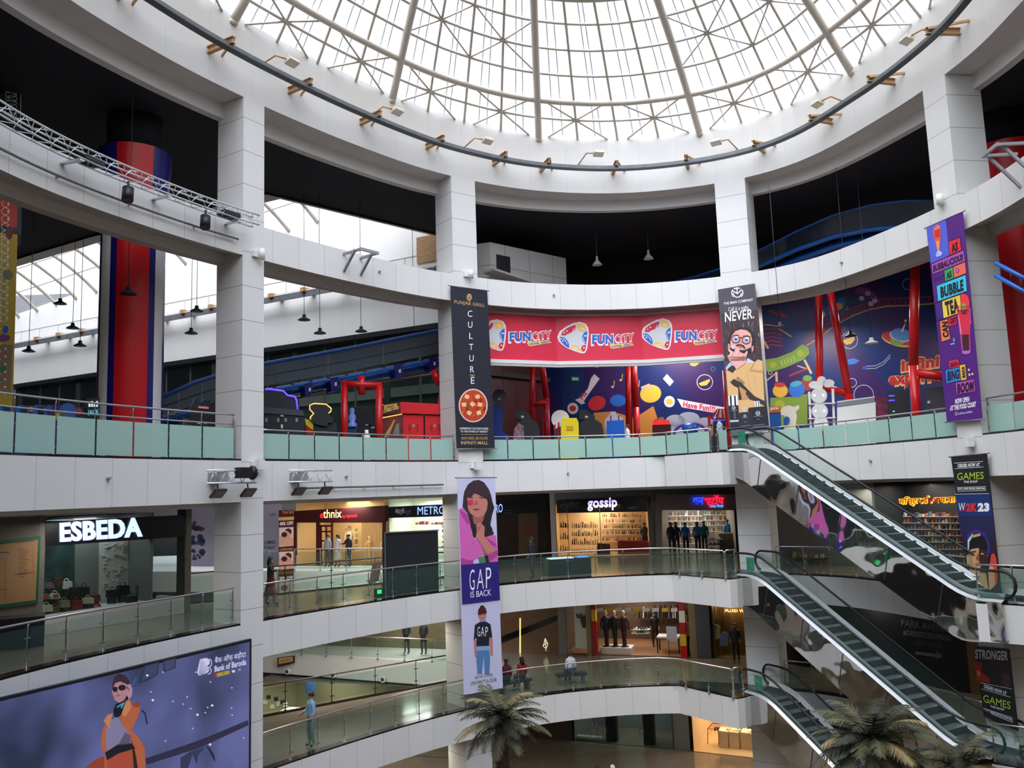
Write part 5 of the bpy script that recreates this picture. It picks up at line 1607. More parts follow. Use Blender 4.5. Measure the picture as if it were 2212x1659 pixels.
a.ell(138, 1050, 34, 34, ink(150, 160, 50), 3); a.ell(408, 935, 34, 34, ink(150, 160, 50), 3)
for i in range(5): a.line([(215 + i * 30, 1010 - i * 12), (235 + i * 30, 1060 - i * 12)], 10, ink(170, 176, 110), 3)
for q in range(5): a.line([(20 + q * 10, 700 + q * 45), (120, 690 + q * 40), (230, 720 + q * 36)], 12, TR, 1)
a.line([(10, 650), (150, 660), (320, 770)], 12, TRC, 1); a.line([(20, 770), (90, 890)], 20, TRC, 2)
a.line([(450, 1000), (520, 1140)], 24, TRC, 1); a.line([(380, 1060), (470, 1090)], 12, TRC, 1); a.line([(170, 1120), (175, 1220)], 24, TRC, 1); a.line([(60, 1220), (160, 1140)], 12, TRC, 1); a.line([(300, 1160), (480, 1090)], 18, TR, 1)
a.poly([(110, 1380), (320, 1370), (480, 1340), (480, 1659), (110, 1659)], ink(112, 140, 52), 2); a.ell(205, 1450, 50, 46, ink(150, 160, 50), 3)
a.ell(210, 1310, 76, 66, ink(206, 160, 56), 3); a.ell(375, 1300, 82, 76, ink(40, 100, 190), 3, -15); a.ell(205, 1250, 56, 24, ink(176, 50, 40), 4); a.ell(366, 1240, 60, 28, ink(60, 150, 180), 4, -12); a.ell(478, 1240, 60, 70, ink(150, 44, 46), 2); a.ell(480, 1185, 46, 30, ink(90, 150, 80), 3)
a.poly([(960, 300), (1010, 270), (1100, 300), (1190, 390), (1160, 420), (1060, 360), (960, 330)], ink(116, 58, 120), 2)
for x, y in ((1020, 390), (1080, 340), (1110, 445), (1150, 415)): a.ell(x, y, 26, 24, ink(170, 176, 200), 3)
a.poly([(620, 490), (740, 460), (800, 390), (850, 375), (860, 450), (760, 520), (650, 570)], ink(44, 100, 180), 2); a.ell(790, 470, 46, 34, ink(206, 160, 80), 3); a.ell(630, 548, 26, 38, ink(206, 160, 80), 3)
a.poly([(80, 510), (130, 508), (200, 545), (180, 560)], ink(160, 50, 50), 2); a.poly([(195, 505), (290, 580), (220, 575)], ink(180, 52, 52), 3); a.poly([(880, 1000), (940, 985), (1000, 1010), (960, 1040), (890, 1050)], ink(44, 110, 196), 2); a.ell(1050, 1080, 26, 20, ink(34, 70, 160), 2)
for d in (0, 26): a.line([(1070, 1065 + d), (1160, 1060 + d), (1240, 1020 + d), (1305, 950 + d)], 5, ink(180, 184, 206), 2)
OL = ink(214, 176, 110); RO = ink(176, 36, 40)
a.text('infini', (1406, 1122), (1800, 1070), 130, OL, 2, bold=.10); a.text('infini', (1414, 1112), (1792, 1062), 112, RO, 3, bold=.05)
a.text('experie', (1282, 1262), (1800, 1212), 130, OL, 2, bold=.10); a.text('experie', (1290, 1250), (1792, 1202), 112, RO, 3, bold=.05)
# centre bay part
a.frame(1000, 780, .29385)
a.poly([(725, 20), (890, 20), (890, 560), (735, 560)], ink(16, 44, 100), 1)
WB = ink(214, 206, 214)
a.poly([(965, 95), (1005, 130), (955, 200), (885, 300), (860, 275), (920, 200), (940, 130)], WB, 2); a.poly([(825, 285), (862, 270), (900, 310), (870, 318)], WB, 2); a.text('Ha', (880, 285), (915, 240), 36, ink(190, 40, 70), 3, bold=.02, up=(-.7, -.7))
a.poly([(1575, 275), (1640, 290), (1930, 342), (1935, 395), (1610, 340)], WB, 2); a.text('Have Fun!!!', (1618, 335), (1850, 372), 40, ink(200, 40, 80), 3, bold=.03, up=(.1, -1))
a.ringl(1778, 155, 60, 58, 5, ink(190, 196, 214), 2); a.poly([(1732, 165), (1815, 130), (1815, 150), (1790, 178), (1750, 182)], ink(214, 176, 70), 3)
a.ringl(1838, 58, 16, 16, 3, ink(120, 130, 160), 2)
for cx, cy, m in ((808, 348, ink(186, 50, 60)), (1518, 298, ink(214, 180, 80))): a.ell(cx, cy, 40, 42, WB, 2); a.ell(cx, cy, 24, 22, m, 3)
MN = ink(206, 180, 90)
for cx, cy in ((1160, 140), (1100, 190), (1285, 185)): a.ell(cx, cy, 10, 8, MN, 2); a.line([(cx + 8, cy), (cx + 14, cy - 46)], 5, MN, 2)
a.ell(985, 310, 66, 52, ink(190, 40, 46), 2, -20); a.ell(1140, 290, 60, 44, ink(34, 96, 190), 2); a.ell(1380, 240, 78, 66, ink(224, 178, 60), 2, -10); a.poly([(1308, 190), (1370, 165), (1400, 200), (1320, 220)], ink(196, 168, 120), 3)
a.poly([(960, 380), (1100, 370), (1260, 420), (1400, 330), (1430, 420), (1440, 560), (960, 560)], ink(196, 130, 60), 1)
CLD = ink(150, 156, 180)
for cx, cy, q in ((1560, 440, 70), (1660, 420, 80), (1780, 460, 70), (1880, 470, 60)): a.ell(cx, cy, q, 46, CLD, 1)
a.poly([(1500, 450), (1930, 450), (1930, 600), (1500, 600)], CLD, 1)
a.ell(1440, 445, 40, 22, ink(176, 60, 40), 2)
a.poly([(1470, 130), (1500, 95), (1550, 150), (1520, 185)], ink(196, 196, 206), 2); a.poly([(1660, 10), (1745, 10), (1710, 38), (1680, 36)], ink(206, 150, 60), 2); a.ell(985, 22, 36, 26, WB, 2)
a.frame()
art = a.build('mural_artwork'); art.parent = mur

# exit sign on the mural
SVX = VP(MUR_A, MUR_B)
r = thing('exit_sign', 'small green exit sign on the blue mural', 'sign', SVX.pt(1242, 819, .1))
a = Art(SVX, .06); a.board([(1235, 814), (1250, 815), (1250, 823), (1235, 822)], .05, mat('exit_green', (60, 150, 96), .4, emit=.25)); a.build('panel', r)
a = Art(SVX, .075); a.text('EXIT', (1238, 821), (1249, 821.7), 4, I_WHITE, bold=.02); a.build('lettering', r)

# ---- machines
def ring_y(px, off):
    lo, hi = 4.0, 58.0
    for _ in range(40):
        m = (lo + hi) / 2
        p = P3(plan(m, off), Z3)
        x = PW / 2 + FPX * p.dot(CAM_R) / p.dot(CAM_F)
        if x < px: lo = m
        else: hi = m
    return plan(lo, off).y
M_CAB = mat('black_cabinet', (36, 37, 42), .4)
M_CAB2 = mat('charcoal_cabinet', (66, 68, 76), .4)
M_AMBER = mat('amber_neon', (255, 190, 96), .4, emit=1.6)
M_VIOLET = mat('violet_neon', (84, 60, 255), .4, emit=2.2, emit_rgb=(84, 64, 255))
M_BLUEGLOW = mat('blue_glow', (70, 110, 255), .4, emit=1.2)
def machine(name, lab, px, Y, cat='arcade machine', turn=0.0):
    vp = FP(px, Y, turn)
    return thing(name, lab, cat, (vp.a.x, vp.a.y, Z3)), vp
def neon(root, vp, pts, w, m, lift=.03, name='neon_tube'):
    mb = MB(); mb.tube([vp.pt(x, y, lift) for x, y in pts], w, m, 6); return mb.build(name, root)
K = lambda x, y: (560 + x * .18987, 800 + y * .18987)
r, vp = machine('arcade_machine', 'wide black arcade cabinet with violet neon outline behind the left column', 610, ring_y(610, 2.2))
extp(r, 'body', vp, down(vp, [K(30, 490), K(515, 520)], 562, 656), 1.2, M_CAB)
extp(r, 'console', vp, [K(30, 415), K(490, 455), K(515, 520), K(30, 490)], 1.1, M_CAB2, .05)
extp(r, 'hood', vp, [K(30, 225), K(270, 232), K(320, 290), K(410, 305), K(440, 450), K(30, 415)], 1.0, M_CAB)
neon(r, vp, [K(75, 225), K(85, 210), K(275, 235), K(320, 285), K(405, 300), K(425, 345), K(438, 445)], .035, M_VIOLET)
for x in (80, 215, 300, 425): extp(r, 'vent', vp, [K(x - 12, 545), K(x + 14, 545), K(x + 14, 585), K(x - 12, 585)], .02, M_GREY, .02)
extp(r, 'notice', vp, [K(247, 615), K(270, 618), K(270, 660), K(247, 657)], .02, M_WHITEPLAIN, .02); extp(r, 'notice', vp, [K(242, 512), K(278, 514), K(278, 526), K(242, 524)], .02, M_WHITEPLAIN, .07)
r, vp = machine('arcade_machine', 'black arcade cabinet with an amber lit scalloped head and yellow side', 696, ring_y(696, 2.4))
extp(r, 'body', vp, down(vp, [K(610, 585), K(760, 600), K(880, 600)], 676, 728), .9, M_CAB)
extp(r, 'head', vp, [K(575, 400), K(625, 385), K(760, 392), K(820, 440), K(815, 470), K(790, 495), K(840, 560), K(830, 600), K(780, 600), K(770, 640), K(650, 620), K(580, 565), K(585, 530), K(620, 495), K(580, 450)], .5, M_CAB, .12)
neon(r, vp, [K(585, 560), K(582, 535), K(620, 495), K(575, 450), K(575, 402), K(625, 382), K(760, 390), K(818, 436), K(815, 470), K(788, 492)], .022, M_AMBER, .15)
extp(r, 'side_panel', vp, [K(520, 550), K(615, 580), K(612, 680), K(530, 620)], .5, mat('yellow_panel', (220, 196, 34), .4), .02); extp(r, 'lower_side_panel', vp, [K(530, 620), K(610, 680), K(608, 760), K(545, 760)], .4, M_RED, .0)
r, vp = machine('arcade_machine', 'black arcade cabinet with a jagged spiky top inside the red gate frame', 790, ring_y(790, 3.6))
extp(r, 'head', vp, [K(1080, 620), K(1075, 470), K(1100, 400), K(1120, 430), K(1150, 390), K(1170, 420), K(1200, 385), K(1215, 420), K(1245, 395), K(1250, 440), K(1280, 430), K(1280, 490), K(1305, 480), K(1295, 600), K(1270, 640)], .5, M_CAB)
extp(r, 'body', vp, down(vp, [K(1110, 620), K(1335, 610)], 771, 813), .9, M_CAB)
extp(r, 'notice', vp, [K(1205, 615), K(1238, 615), K(1238, 628), K(1205, 628)], .02, M_WHITEPLAIN, .03); extp(r, 'notice', vp, [K(1275, 648), K(1310, 640), K(1312, 655), K(1278, 664)], .02, M_WHITEPLAIN, .03)
r, vp = machine('statue', 'blue lit figure on a patterned pedestal beside the red gate post', 759, ring_y(759, 3.2), 'statue')
extp(r, 'pedestal', vp, down(vp, [K(1015, 600), K(1110, 600)], 753, 771), .5, mat('blue_swirl_panel', (40, 66, 110), .4, noise=.7, nscale=7))
mb = MB(); c = vp.pt(*K(1058, 560)); mb.lathe((c.x, c.y, c.z - .3), [(.16, 0), (.2, .1), (.1, .2), (.16, .38), (.12, .5), (.07, .55), (.1, .64), (.08, .75), (0, .8)], mat('blue_statue', (110, 140, 220), .3, emit=.25), 10); mb.build('figure', r)
r, vp = machine('water_bottle', 'small white bottle shaped dispenser standing on the arcade railing side', 791.5, ring_y(791.5, 1.2), 'bottle')
c = vp.pt(*K(1222, 730)); mb = MB(); mb.lathe((c.x, c.y, Z3), [(.12, 0), (.13, .8), (.13, 1.05), (.07, 1.15), (.07, 1.25), (0, 1.26)], M_WHITEPLAIN, 12); mb.build('body', r)
r, vp = machine('arcade_machine', 'big red shooting arcade cabinet with brick pattern side and amber edge lights', 880, ring_y(880, 2.2), turn=0)
RC = mat('signal_red_cabinet', (226, 30, 38), .35)
sv = vp
extp(r, 'top_box', vp, [K(1605, 362), K(2050, 385), K(2050, 505), K(1610, 490)], 1.3, RC, .12)
extp(r, 'side_box', vp, [K(1380, 400), K(1605, 362), K(1612, 490), K(1390, 510)], .2, M_DRED, .1)
extp(r, 'rear_panel', vp, down(vp, [K(1635, 498), K(1868, 508)], K(1642, 0)[0], K(1875, 0)[0]), .9, RC)
extp(r, 'rear_panel', vp, down(vp, [K(1885, 508), K(2110, 516)], K(1892, 0)[0], K(2115, 0)[0]), .9, RC)
extp(r, 'side_panel', vp, down(vp, [K(1352, 550), K(1632, 498)], K(1385, 0)[0], K(1638, 0)[0]), .8, mat('brick_print', (110, 34, 34), .5, noise=.35, nscale=4), -.02)
neon(r, vp, [K(1355, 550), K(1625, 498)], .02, M_AMBER); neon(r, vp, [K(1385, 505), K(1372, 405), K(1410, 396)], .02, M_AMBER, .14)
a = Art(vp, .13); a.frame(560, 800, .18987)
a.poly([(1420, 400), (1570, 378), (1565, 420), (1420, 452)], ink(206, 160, 60)); a.text('TARGET', (1450, 436), (1535, 420), 22, I_BLACK, 2, bold=.03); a.text('ZOMBIE LAND', (1410, 490), (1590, 440), 34, ink(230, 200, 120), 2, bold=.03)
a.lift = .01
a.poly([(1420, 745), (1500, 620), (1530, 560), (1545, 570), (1470, 760)], ink(196, 150, 60), 3); a.poly([(1520, 720), (1560, 610), (1590, 600), (1595, 740)], ink(120, 120, 116), 3)
for x in (1755, 1997): a.ell(x, 630, 16, 18, ink(150, 130, 130), 3)
for x, w in ((1712, 'RIGHT'), (1802, 'RIGHT'), (1956, 'LEFT'), (2045, 'LEFT')): a.text(w, (x + 10, 690), (x + 10, 612), 22, ink(90, 16, 20), 3, bold=.01, up=(-1, 0))
a.build('graphics', r)
# centre bay
Q = lambda x, y: (1000 + x * .29385, 780 + y * .29385)
r, vp = machine('arcade_machine', 'blue figure shaped arcade machine with a round dark head right of the restaurant banner', 1078, ring_y(1078, 3.2))
extp(r, 'body', vp, down(vp, [Q(215, 320), Q(290, 320), Q(292, 520), Q(335, 545)], 1063, 1098), .7, mat('royal_blue', (28, 58, 150), .35)); mb = MB(); c = vp.pt(*Q(268, 262)); mb.obox(c, vp.u, Vector((vp.n.x, vp.n.y, 0)), Vector((0, 0, 1)), M_CAB, .01, .01, .01); mb.tube([c + vp.n * .12, c - vp.n * .12], .33, M_CAB2, 20); mb.build('head_disc', r); extp(r, 'notice', vp, [Q(259, 274), Q(275, 274), Q(275, 286), Q(259, 286)], .01, M_WHITEPLAIN, .14)
for dx, lab in ((0, 'round topped black arcade pod with patterned door beside the red A frame'), (470, 'round topped black arcade pod between the yellow and blue cabinets')):
    r, vp = machine('arcade_machine', lab, 1138 + dx * .29, ring_y(1138 + dx * .29, 2.6))
    S_ = lambda x, y: Q(x + dx, y)
    extp(r, 'screen_hood', vp, [S_(385, 365), S_(430, 355), S_(500, 400), S_(500, 440), S_(385, 425)], .6, M_CAB, -.1); extp(r, 'notice', vp, [S_(428, 400), S_(448, 402), S_(448, 416), S_(428, 414)], .01, M_WHITEPLAIN, -.08)
    extp(r, 'pod', vp, down(vp, [S_(370, 560), S_(375, 500), S_(400, 445), S_(440, 430), S_(510, 432), S_(550, 460), S_(565, 520)], 1110 + dx * .294, 1165 + dx * .294), .9, M_CAB)
    if dx == 0: extp(r, 'door', vp, down(vp, [S_(372, 560), S_(380, 495), S_(410, 455), S_(446, 480), S_(450, 560)], 1110, 1131), .03, mat('pink_scribble', (150, 120, 130), .5, noise=.8, nscale=9), .02)
r, vp = machine('arcade_machine', 'yellow round topped cabinet with a white disc and red striped awning beside it', 1230, ring_y(1230, 2.0))
extp(r, 'body', vp, down(vp, [Q(720, 450), Q(730, 420), Q(835, 418), Q(850, 450)], Q(722, 0)[0], Q(855, 0)[0]), .8, mat('bright_yellow', (244, 216, 30), .35)); extp(r, 'label_plate', vp, [Q(760, 478), Q(812, 478), Q(812, 510), Q(760, 510)], .01, mat('ochre', (206, 164, 20), .4), .02)
c = vp.pt(*Q(715, 420), -.5); mb = MB(); mb.tube([c, c + vp.n * .06], .42, M_WHITEPLAIN, 20); mb.build('disc', r)
for i in range(4): extp(r, 'awning_stripe', vp, [Q(668 + i * 14, 470 - i * 8), Q(682 + i * 14, 462 - i * 8), Q(682 + i * 14, 500 - i * 4), Q(668 + i * 14, 506 - i * 4)], .4, M_RED if i % 2 == 0 else M_WHITEPLAIN, -.1)
extp(r, 'side_panel', vp, down(vp, [Q(668, 506), Q(722, 470)], Q(670, 0)[0], Q(722, 0)[0]), .3, M_DRED, -.1)
r, vp = machine('arcade_machine', 'tall plain blue cabinet under a white headless figure', 1331, ring_y(1331, 2.0))
extp(r, 'body', vp, down(vp, [Q(1055, 440), Q(1185, 432)], Q(1065, 0)[0], Q(1195, 0)[0]), .8, mat('cobalt_panel', (20, 92, 190), .35))
r, vp = machine('statue', 'white shirted figure cut off at the arms standing behind the blue cabinet', 1325, ring_y(1325, 3.0), 'statue')
extp(r, 'torso', vp, [Q(1042, 480), Q(1045, 430), Q(1080, 390), Q(1090, 372), Q(1120, 370), Q(1130, 392), Q(1170, 415), Q(1190, 450), Q(1190, 560), Q(1050, 560)], .3, M_WHITEPLAIN); 
for x in (1082, 1140): extp(r, 'brace_strap', vp, [Q(x, 400), Q(x + 10, 400), Q(x + 10, 470), Q(x, 470)], .01, M_RED, .02)
extp(r, 'stand', vp, down(vp, [Q(1080, 550), Q(1150, 550)], Q(1082, 0)[0], Q(1150, 0)[0]), .2, M_DGREY, -.05)
r, vp = machine('arcade_machine', 'small red arcade machine with a lit red display and a gold top', 1430, ring_y(1430, 5.0))
extp(r, 'body', vp, down(vp, [Q(1392, 470), Q(1530, 465)], Q(1395, 0)[0], Q(1530, 0)[0]), .7, M_DRED); extp(r, 'display', vp, [Q(1395, 440), Q(1520, 435), Q(1520, 462), Q(1395, 468)], .3, mat('red_display', (230, 40, 40), .4, emit=.9), .05); extp(r, 'crest', vp, [Q(1430, 440), Q(1440, 415), Q(1470, 410), Q(1485, 435)], .1, GOLD, .02)
r, vp = machine('carousel_ride', 'small ride with a purple wheel behind the third floor railing', 1490, ring_y(1490, 3.2), 'ride')
c = vp.pt(*Q(1672, 530)); mb = MB(); mb.tube([c + vp.u * (.75 * math.cos(t * math.pi / 10)) + Vector((0, 0, .45 * math.sin(t * math.pi / 10))) for t in range(20)], .07, mat('purple_paint', (84, 50, 160), .35), 8, closed=True); mb.build('wheel', r); mb = MB(); mb.ball(c + Vector((0, 0, .2)), .4, .4, .3, M_BLUE); mb.build('seat', r); mb = MB(); mb.cyl((c.x, c.y, Z3), .2, max(.2, c.z - Z3 - .1), M_DGREY); mb.build('base', r)
r, vp = machine('booth', 'small dark booth with a red and white scalloped awning left of the man banner', 1550, ring_y(1550, 3.6), 'booth')
extp(r, 'body', vp, down(vp, [Q(1840, 420), Q(1945, 420)], Q(1840, 0)[0], Q(1945, 0)[0]), .8, M_CAB)
for i in range(7): extp(r, 'awning_stripe', vp, [Q(1895 + (i - 3.5) * 8, 350), Q(1895 + (i - 2.5) * 8, 350), Q(1820 + (i + 1) * 20, 400), Q(1820 + (i + 1) * 20, 420), Q(1820 + i * 20 + 10, 424), Q(1820 + i * 20, 420)], .6, M_RED if i % 2 == 0 else M_WHITEPLAIN, .05)
neon(r, vp, [Q(1838, 440), Q(1940, 432)], .02, M_VIOLET); neon(r, vp, [Q(1838, 440), Q(1880, 400)], .02, M_VIOLET)
extp(r, 'post', vp, down(vp, [Q(1800, 400), Q(1820, 400)], Q(1802, 0)[0], Q(1822, 0)[0]), .08, M_RED, .1)
# right bay
N = lambda x, y: (1640 + x * .21695, 560 + y * .21695)
r, vp = machine('arcade_machine', 'blue and orange arcade machine right of the man banner', 1674, ring_y(1674, 2.2))
extp(r, 'marquee', vp, [N(80, 1470), N(210, 1465), N(212, 1525), N(85, 1535)], .5, mat('orange_marquee', (206, 96, 34), .4), .05); extp(r, 'body', vp, down(vp, [N(85, 1535), N(215, 1525)], N(92, 0)[0], N(222, 0)[0]), .6, M_BLUE)
a = Art(vp, .07); a.frame(1640, 560, .21695); a.text("game", (110, 1500), (190, 1494), 22, I_WHITE, 1, bold=.03); a.build('lettering', r)
r, vp = machine('bear_cutout', 'cream bear shaped figure with a blue chair beside the white stacked figure', 1706, ring_y(1706, 2.0), 'statue')
extp(r, 'body', vp, down(vp, [N(240, 1600), N(260, 1560), N(215, 1550), N(215, 1500), N(245, 1465), N(300, 1455), N(350, 1470), N(395, 1450), N(400, 1485), N(365, 1520), N(375, 1560), N(365, 1640)], N(270, 0)[0], N(365, 0)[0]), .25, mat('cream_board', (238, 228, 206), .5)); extp(r, 'chair_back', vp, [N(245, 1645), N(240, 1590), N(270, 1565), N(300, 1580), N(300, 1610), N(270, 1650)], .2, M_BLUE, .15)
r, vp = machine('stacked_figure', 'tall white figure of stacked lamp drums with a clover top and side ladders', 1770, ring_y(1770, 1.9), 'statue')
for cx, cy, q in ((595, 1360, 76), (603, 1515, 76), (615, 1640, 70)):
    c = vp.pt(*N(cx, cy)); mb = MB(); R_ = q * .21695 * c.y / FPX; mb.tube([c + vp.n * .2, c - vp.n * .3], R_, M_WHITEPLAIN, 24); mb.build('drum', r)
    for sx in (-44, 44): extp(r, 'lamp_spot', vp, [N(cx + sx - 9, cy - 9), N(cx + sx + 9, cy - 9), N(cx + sx + 9, cy + 9), N(cx + sx - 9, cy + 9)], .02, mat('lamp_white', (255, 255, 255), .3, emit=.8), .22)
for cx, cy, rx, ry in ((620, 1205, 42, 42), (550, 1250, 54, 38), (690, 1235, 56, 40)):
    mb = MB(); c = vp.pt(*N(cx, cy)); k = .21695 * c.y / FPX; pts = [c + vp.u * (rx * k * math.cos(t * math.pi / 10)) + Vector((0, 0, ry * k * math.sin(t * math.pi / 10))) for t in range(20)]; mb.slab(pts, .12, M_WHITEPLAIN, vp.n); mb.build('clover_lobe', r)
extp(r, 'clover_block', vp, [N(585, 1210), N(640, 1205), N(630, 1290), N(570, 1290)], .2, M_WHITEPLAIN, .1)
for x0, x1 in ((500, 515), (735, 745)):
    extp(r, 'ladder_post', vp, down(vp, [N(x0 - 16, 1320 if x0 < 600 else 1290), N(x0 + 10, 1320 if x0 < 600 else 1290)], N(x1, 0)[0], N(x1 + 20, 0)[0]), .1, M_WHITEPLAIN, .05)
for y in (1440, 1585): extp(r, 'shelf_bar', vp, [N(490, y), N(760, y - 12), N(760, y), N(490, y + 12)], .3, M_WHITEPLAIN, .2)
r, vp = machine('ice_cream_freezer', 'white chest freezer with a grey band top behind the right railing', 1856, ring_y(1856, 2.0), 'freezer')
extp(r, 'body', vp, down(vp, [N(775, 1475), N(1160, 1420)], N(775, 0)[0], N(1165, 0)[0]), .8, mat('freezer_white', (240, 238, 230), .35)); extp(r, 'top_band', vp, [N(775, 1425), N(1145, 1375), N(1150, 1420), N(775, 1472)], .8, mat('freezer_grey', (134, 138, 144), .35), .02); extp(r, 'lid', vp, [N(775, 1415), N(1150, 1365), N(1150, 1378), N(775, 1428)], .85, M_WHITEPLAIN, .03)
extp(r, 'side_glass', vp, down(vp, [N(1155, 1370), N(1260, 1372), N(1275, 1400)], N(1168, 0)[0], N(1285, 0)[0]), .6, mat('magenta_side', (120, 50, 74), .3, noise=.4, nscale=5), -.1)
r, vp = machine('arcade_machine', 'tall black arcade cabinet with violet indicator lights right of the freezer', 1940, ring_y(1940, 2.2))
extp(r, 'body', vp, down(vp, [N(1275, 1310), N(1490, 1300)], N(1285, 0)[0], N(1510, 0)[0]), .8, M_CAB)
for y in (1362, 1408): neon(r, vp, [N(1290, y), N(1350, y - 3)], .025, M_VIOLET, .02, 'indicator_light')
extp(r, 'door_line', vp, [N(1375, 1312), N(1379, 1312), N(1390, 1530), N(1386, 1530)], .01, M_DGREY, .02); extp(r, 'status_light', vp, [N(1330, 1510), N(1350, 1508), N(1350, 1520), N(1330, 1522)], .01, mat('green_led', (40, 230, 110), .4, emit=1), .02)
r, vp = machine('arcade_machine', 'plain black cabinet with a white notice beside the purple banner', 2016, ring_y(2016, 2.0))
extp(r, 'body', vp, down(vp, [N(1645, 1290), N(1830, 1270)], N(1650, 0)[0], N(1850, 0)[0]), .9, M_CAB2); extp(r, 'notice', vp, [N(1675, 1412), N(1702, 1408), N(1702, 1434), N(1675, 1438)], .01, M_WHITEPLAIN, .02)
r, vp = machine('turnstile', 'slim black and steel turnstile post in front of the red bent leg', 1974, ring_y(1974, 1.3), 'turnstile')
extp(r, 'post', vp, down(vp, [N(1518, 1340), N(1532, 1340)], N(1522, 0)[0], N(1538, 0)[0]), .1, M_STEELD); extp(r, 'reader', vp, [N(1555, 1330), N(1600, 1330), N(1600, 1405), N(1550, 1405)], .2, M_BLACK, .05)
extp(r, 'base_box', vp, down(vp, [N(1545, 1455), N(1610, 1455)], N(1545, 0)[0], N(1615, 0)[0]), .3, M_BLACK, .04)
# left bay
L = lambda x, y: (x * .27125, 800 + y * .27125)
for i, (x, lab) in enumerate(((40, 'blue racing seat nearest the far left edge'), (175, 'blue racing seat, middle of the three at the left railing'), (312, 'blue racing seat nearest the round pillar'))):
    r, vp = machine('racing_seat', lab, L(x, 0)[0], ring_y(L(x, 0)[0], 2.0), 'seat')
    extp(r, 'shell', vp, down(vp, [L(x - 50, 340), L(x - 52, 300), L(x - 30, 275), L(x + 30, 280), L(x + 52, 300), L(x + 55, 345)], L(x - 48, 0)[0], L(x + 50, 0)[0]), .5, mat('seat_blue', (24, 100, 190), .35)); extp(r, 'pad', vp, [L(x - 10, 288), L(x + 38, 292), L(x + 42, 345), L(x - 5, 342)], .1, M_BLACK, .06); extp(r, 'bolster', vp, [L(x - 30, 348), L(x - 15, 350), L(x - 15, 372), L(x - 30, 370)], .1, mat('orange_trim', (226, 96, 60), .4), .06)
r, vp = machine('game_backdrop', 'purple cartoon game backdrop behind the racing seats', 130, ring_y(130, 4.6), 'panel')
extp(r, 'board', vp, down(vp, [L(90, 285), L(440, 272), L(700, 300)], L(90, 0)[0], L(700, 0)[0]), .1, mat('purple_board', (70, 44, 120), .5, noise=.4, nscale=2))
a = Art(vp, .02); a.frame(0, 800, .27125)
for cx, cy, q, m in ((540, 330, 70, ink(60, 110, 190)), (630, 330, 28, ink(206, 80, 60)), (480, 370, 40, ink(220, 196, 60)), (390, 300, 24, ink(60, 90, 190)), (250, 310, 22, ink(226, 150, 60)), (670, 390, 30, ink(40, 130, 90))): a.ell(cx, cy, q, q, m)
a.build('artwork', r)
r, vp = machine('arcade_machine', 'dark screen cabinet with teal lettering left of the round pillar', 203, ring_y(203, 3.6))
extp(r, 'body', vp, down(vp, [L(690, 225), L(790, 215)], L(700, 0)[0], L(790, 0)[0]), .6, M_CAB)
for i in range(4): extp(r, 'light_cell', vp, [L(705 + i * 20, 262 - (i % 2) * 16), L(720 + i * 20, 260 - (i % 2) * 16), L(720 + i * 20, 290), L(705 + i * 20, 292)], .01, mat('pale_led', (210, 240, 226), .4, emit=.7), .02)
a = Art(vp, .02); a.frame(0, 800, .27125); a.text('JACK', (700, 350), (788, 346), 34, mat('teal_led', (80, 190, 200), .4, emit=.8), 1, bold=.02); a.build('lettering', r)
r, vp = machine('arcade_machine', 'black cabinet with a three gabled teal edged top left of the tall column', 438, ring_y(438, 2.4))
extp(r, 'body', vp, down(vp, [L(1515, 290), L(1550, 215), L(1590, 260), L(1630, 222), L(1665, 265), L(1695, 235), L(1730, 300)], L(1520, 0)[0], L(1735, 0)[0]), .8, M_CAB)
for p, q in (((1512, 290), (1550, 212)), ((1590, 258), (1630, 220)), ((1665, 263), (1696, 232))): extp(r, 'gable_edge', vp, [L(*p), L(*q), L(q[0] + 8, q[1] + 14), L(p[0] + 10, p[1] + 2)], .8, mat('teal_edge', (32, 110, 126), .4), .03)
extp(r, 'name_plate', vp, [L(1580, 285), L(1662, 292), L(1662, 308), L(1580, 300)], .02, mat('pink_plate', (226, 130, 150), .4, emit=.3), .02)
a = Art(vp, .025); a.frame(0, 800, .27125)
for x in (1585, 1635): a.poly([(x - 22, 340), (x - 8, 340), (x - 8, 400), (x - 22, 400)], I_BLACK); a.poly([(x - 12, 418), (x + 14, 420), (x + 14, 428), (x - 12, 426)], I_WHITE)
a.build('graphics', r)
r, vp = machine('arcade_machine', 'small teal and red machine half hidden beside the gabled cabinet', 398, ring_y(398, 3.2))
extp(r, 'body', vp, down(vp, [L(1455, 380), L(1525, 380)], L(1455, 0)[0], L(1525, 0)[0]), .6, mat('teal_body', (36, 120, 140), .4)); extp(r, 'red_front', vp, [L(1470, 395), L(1510, 395), L(1510, 425), L(1470, 425)], .02, M_RED, .02)
r, vp = machine('arcade_machine', 'narrow red machine between the gabled cabinet and the tall column', 475, ring_y(475, 3.4))
extp(r, 'body', vp, down(vp, [L(1735, 330), L(1785, 335)], L(1738, 0)[0], L(1785, 0)[0]), .6, RC)

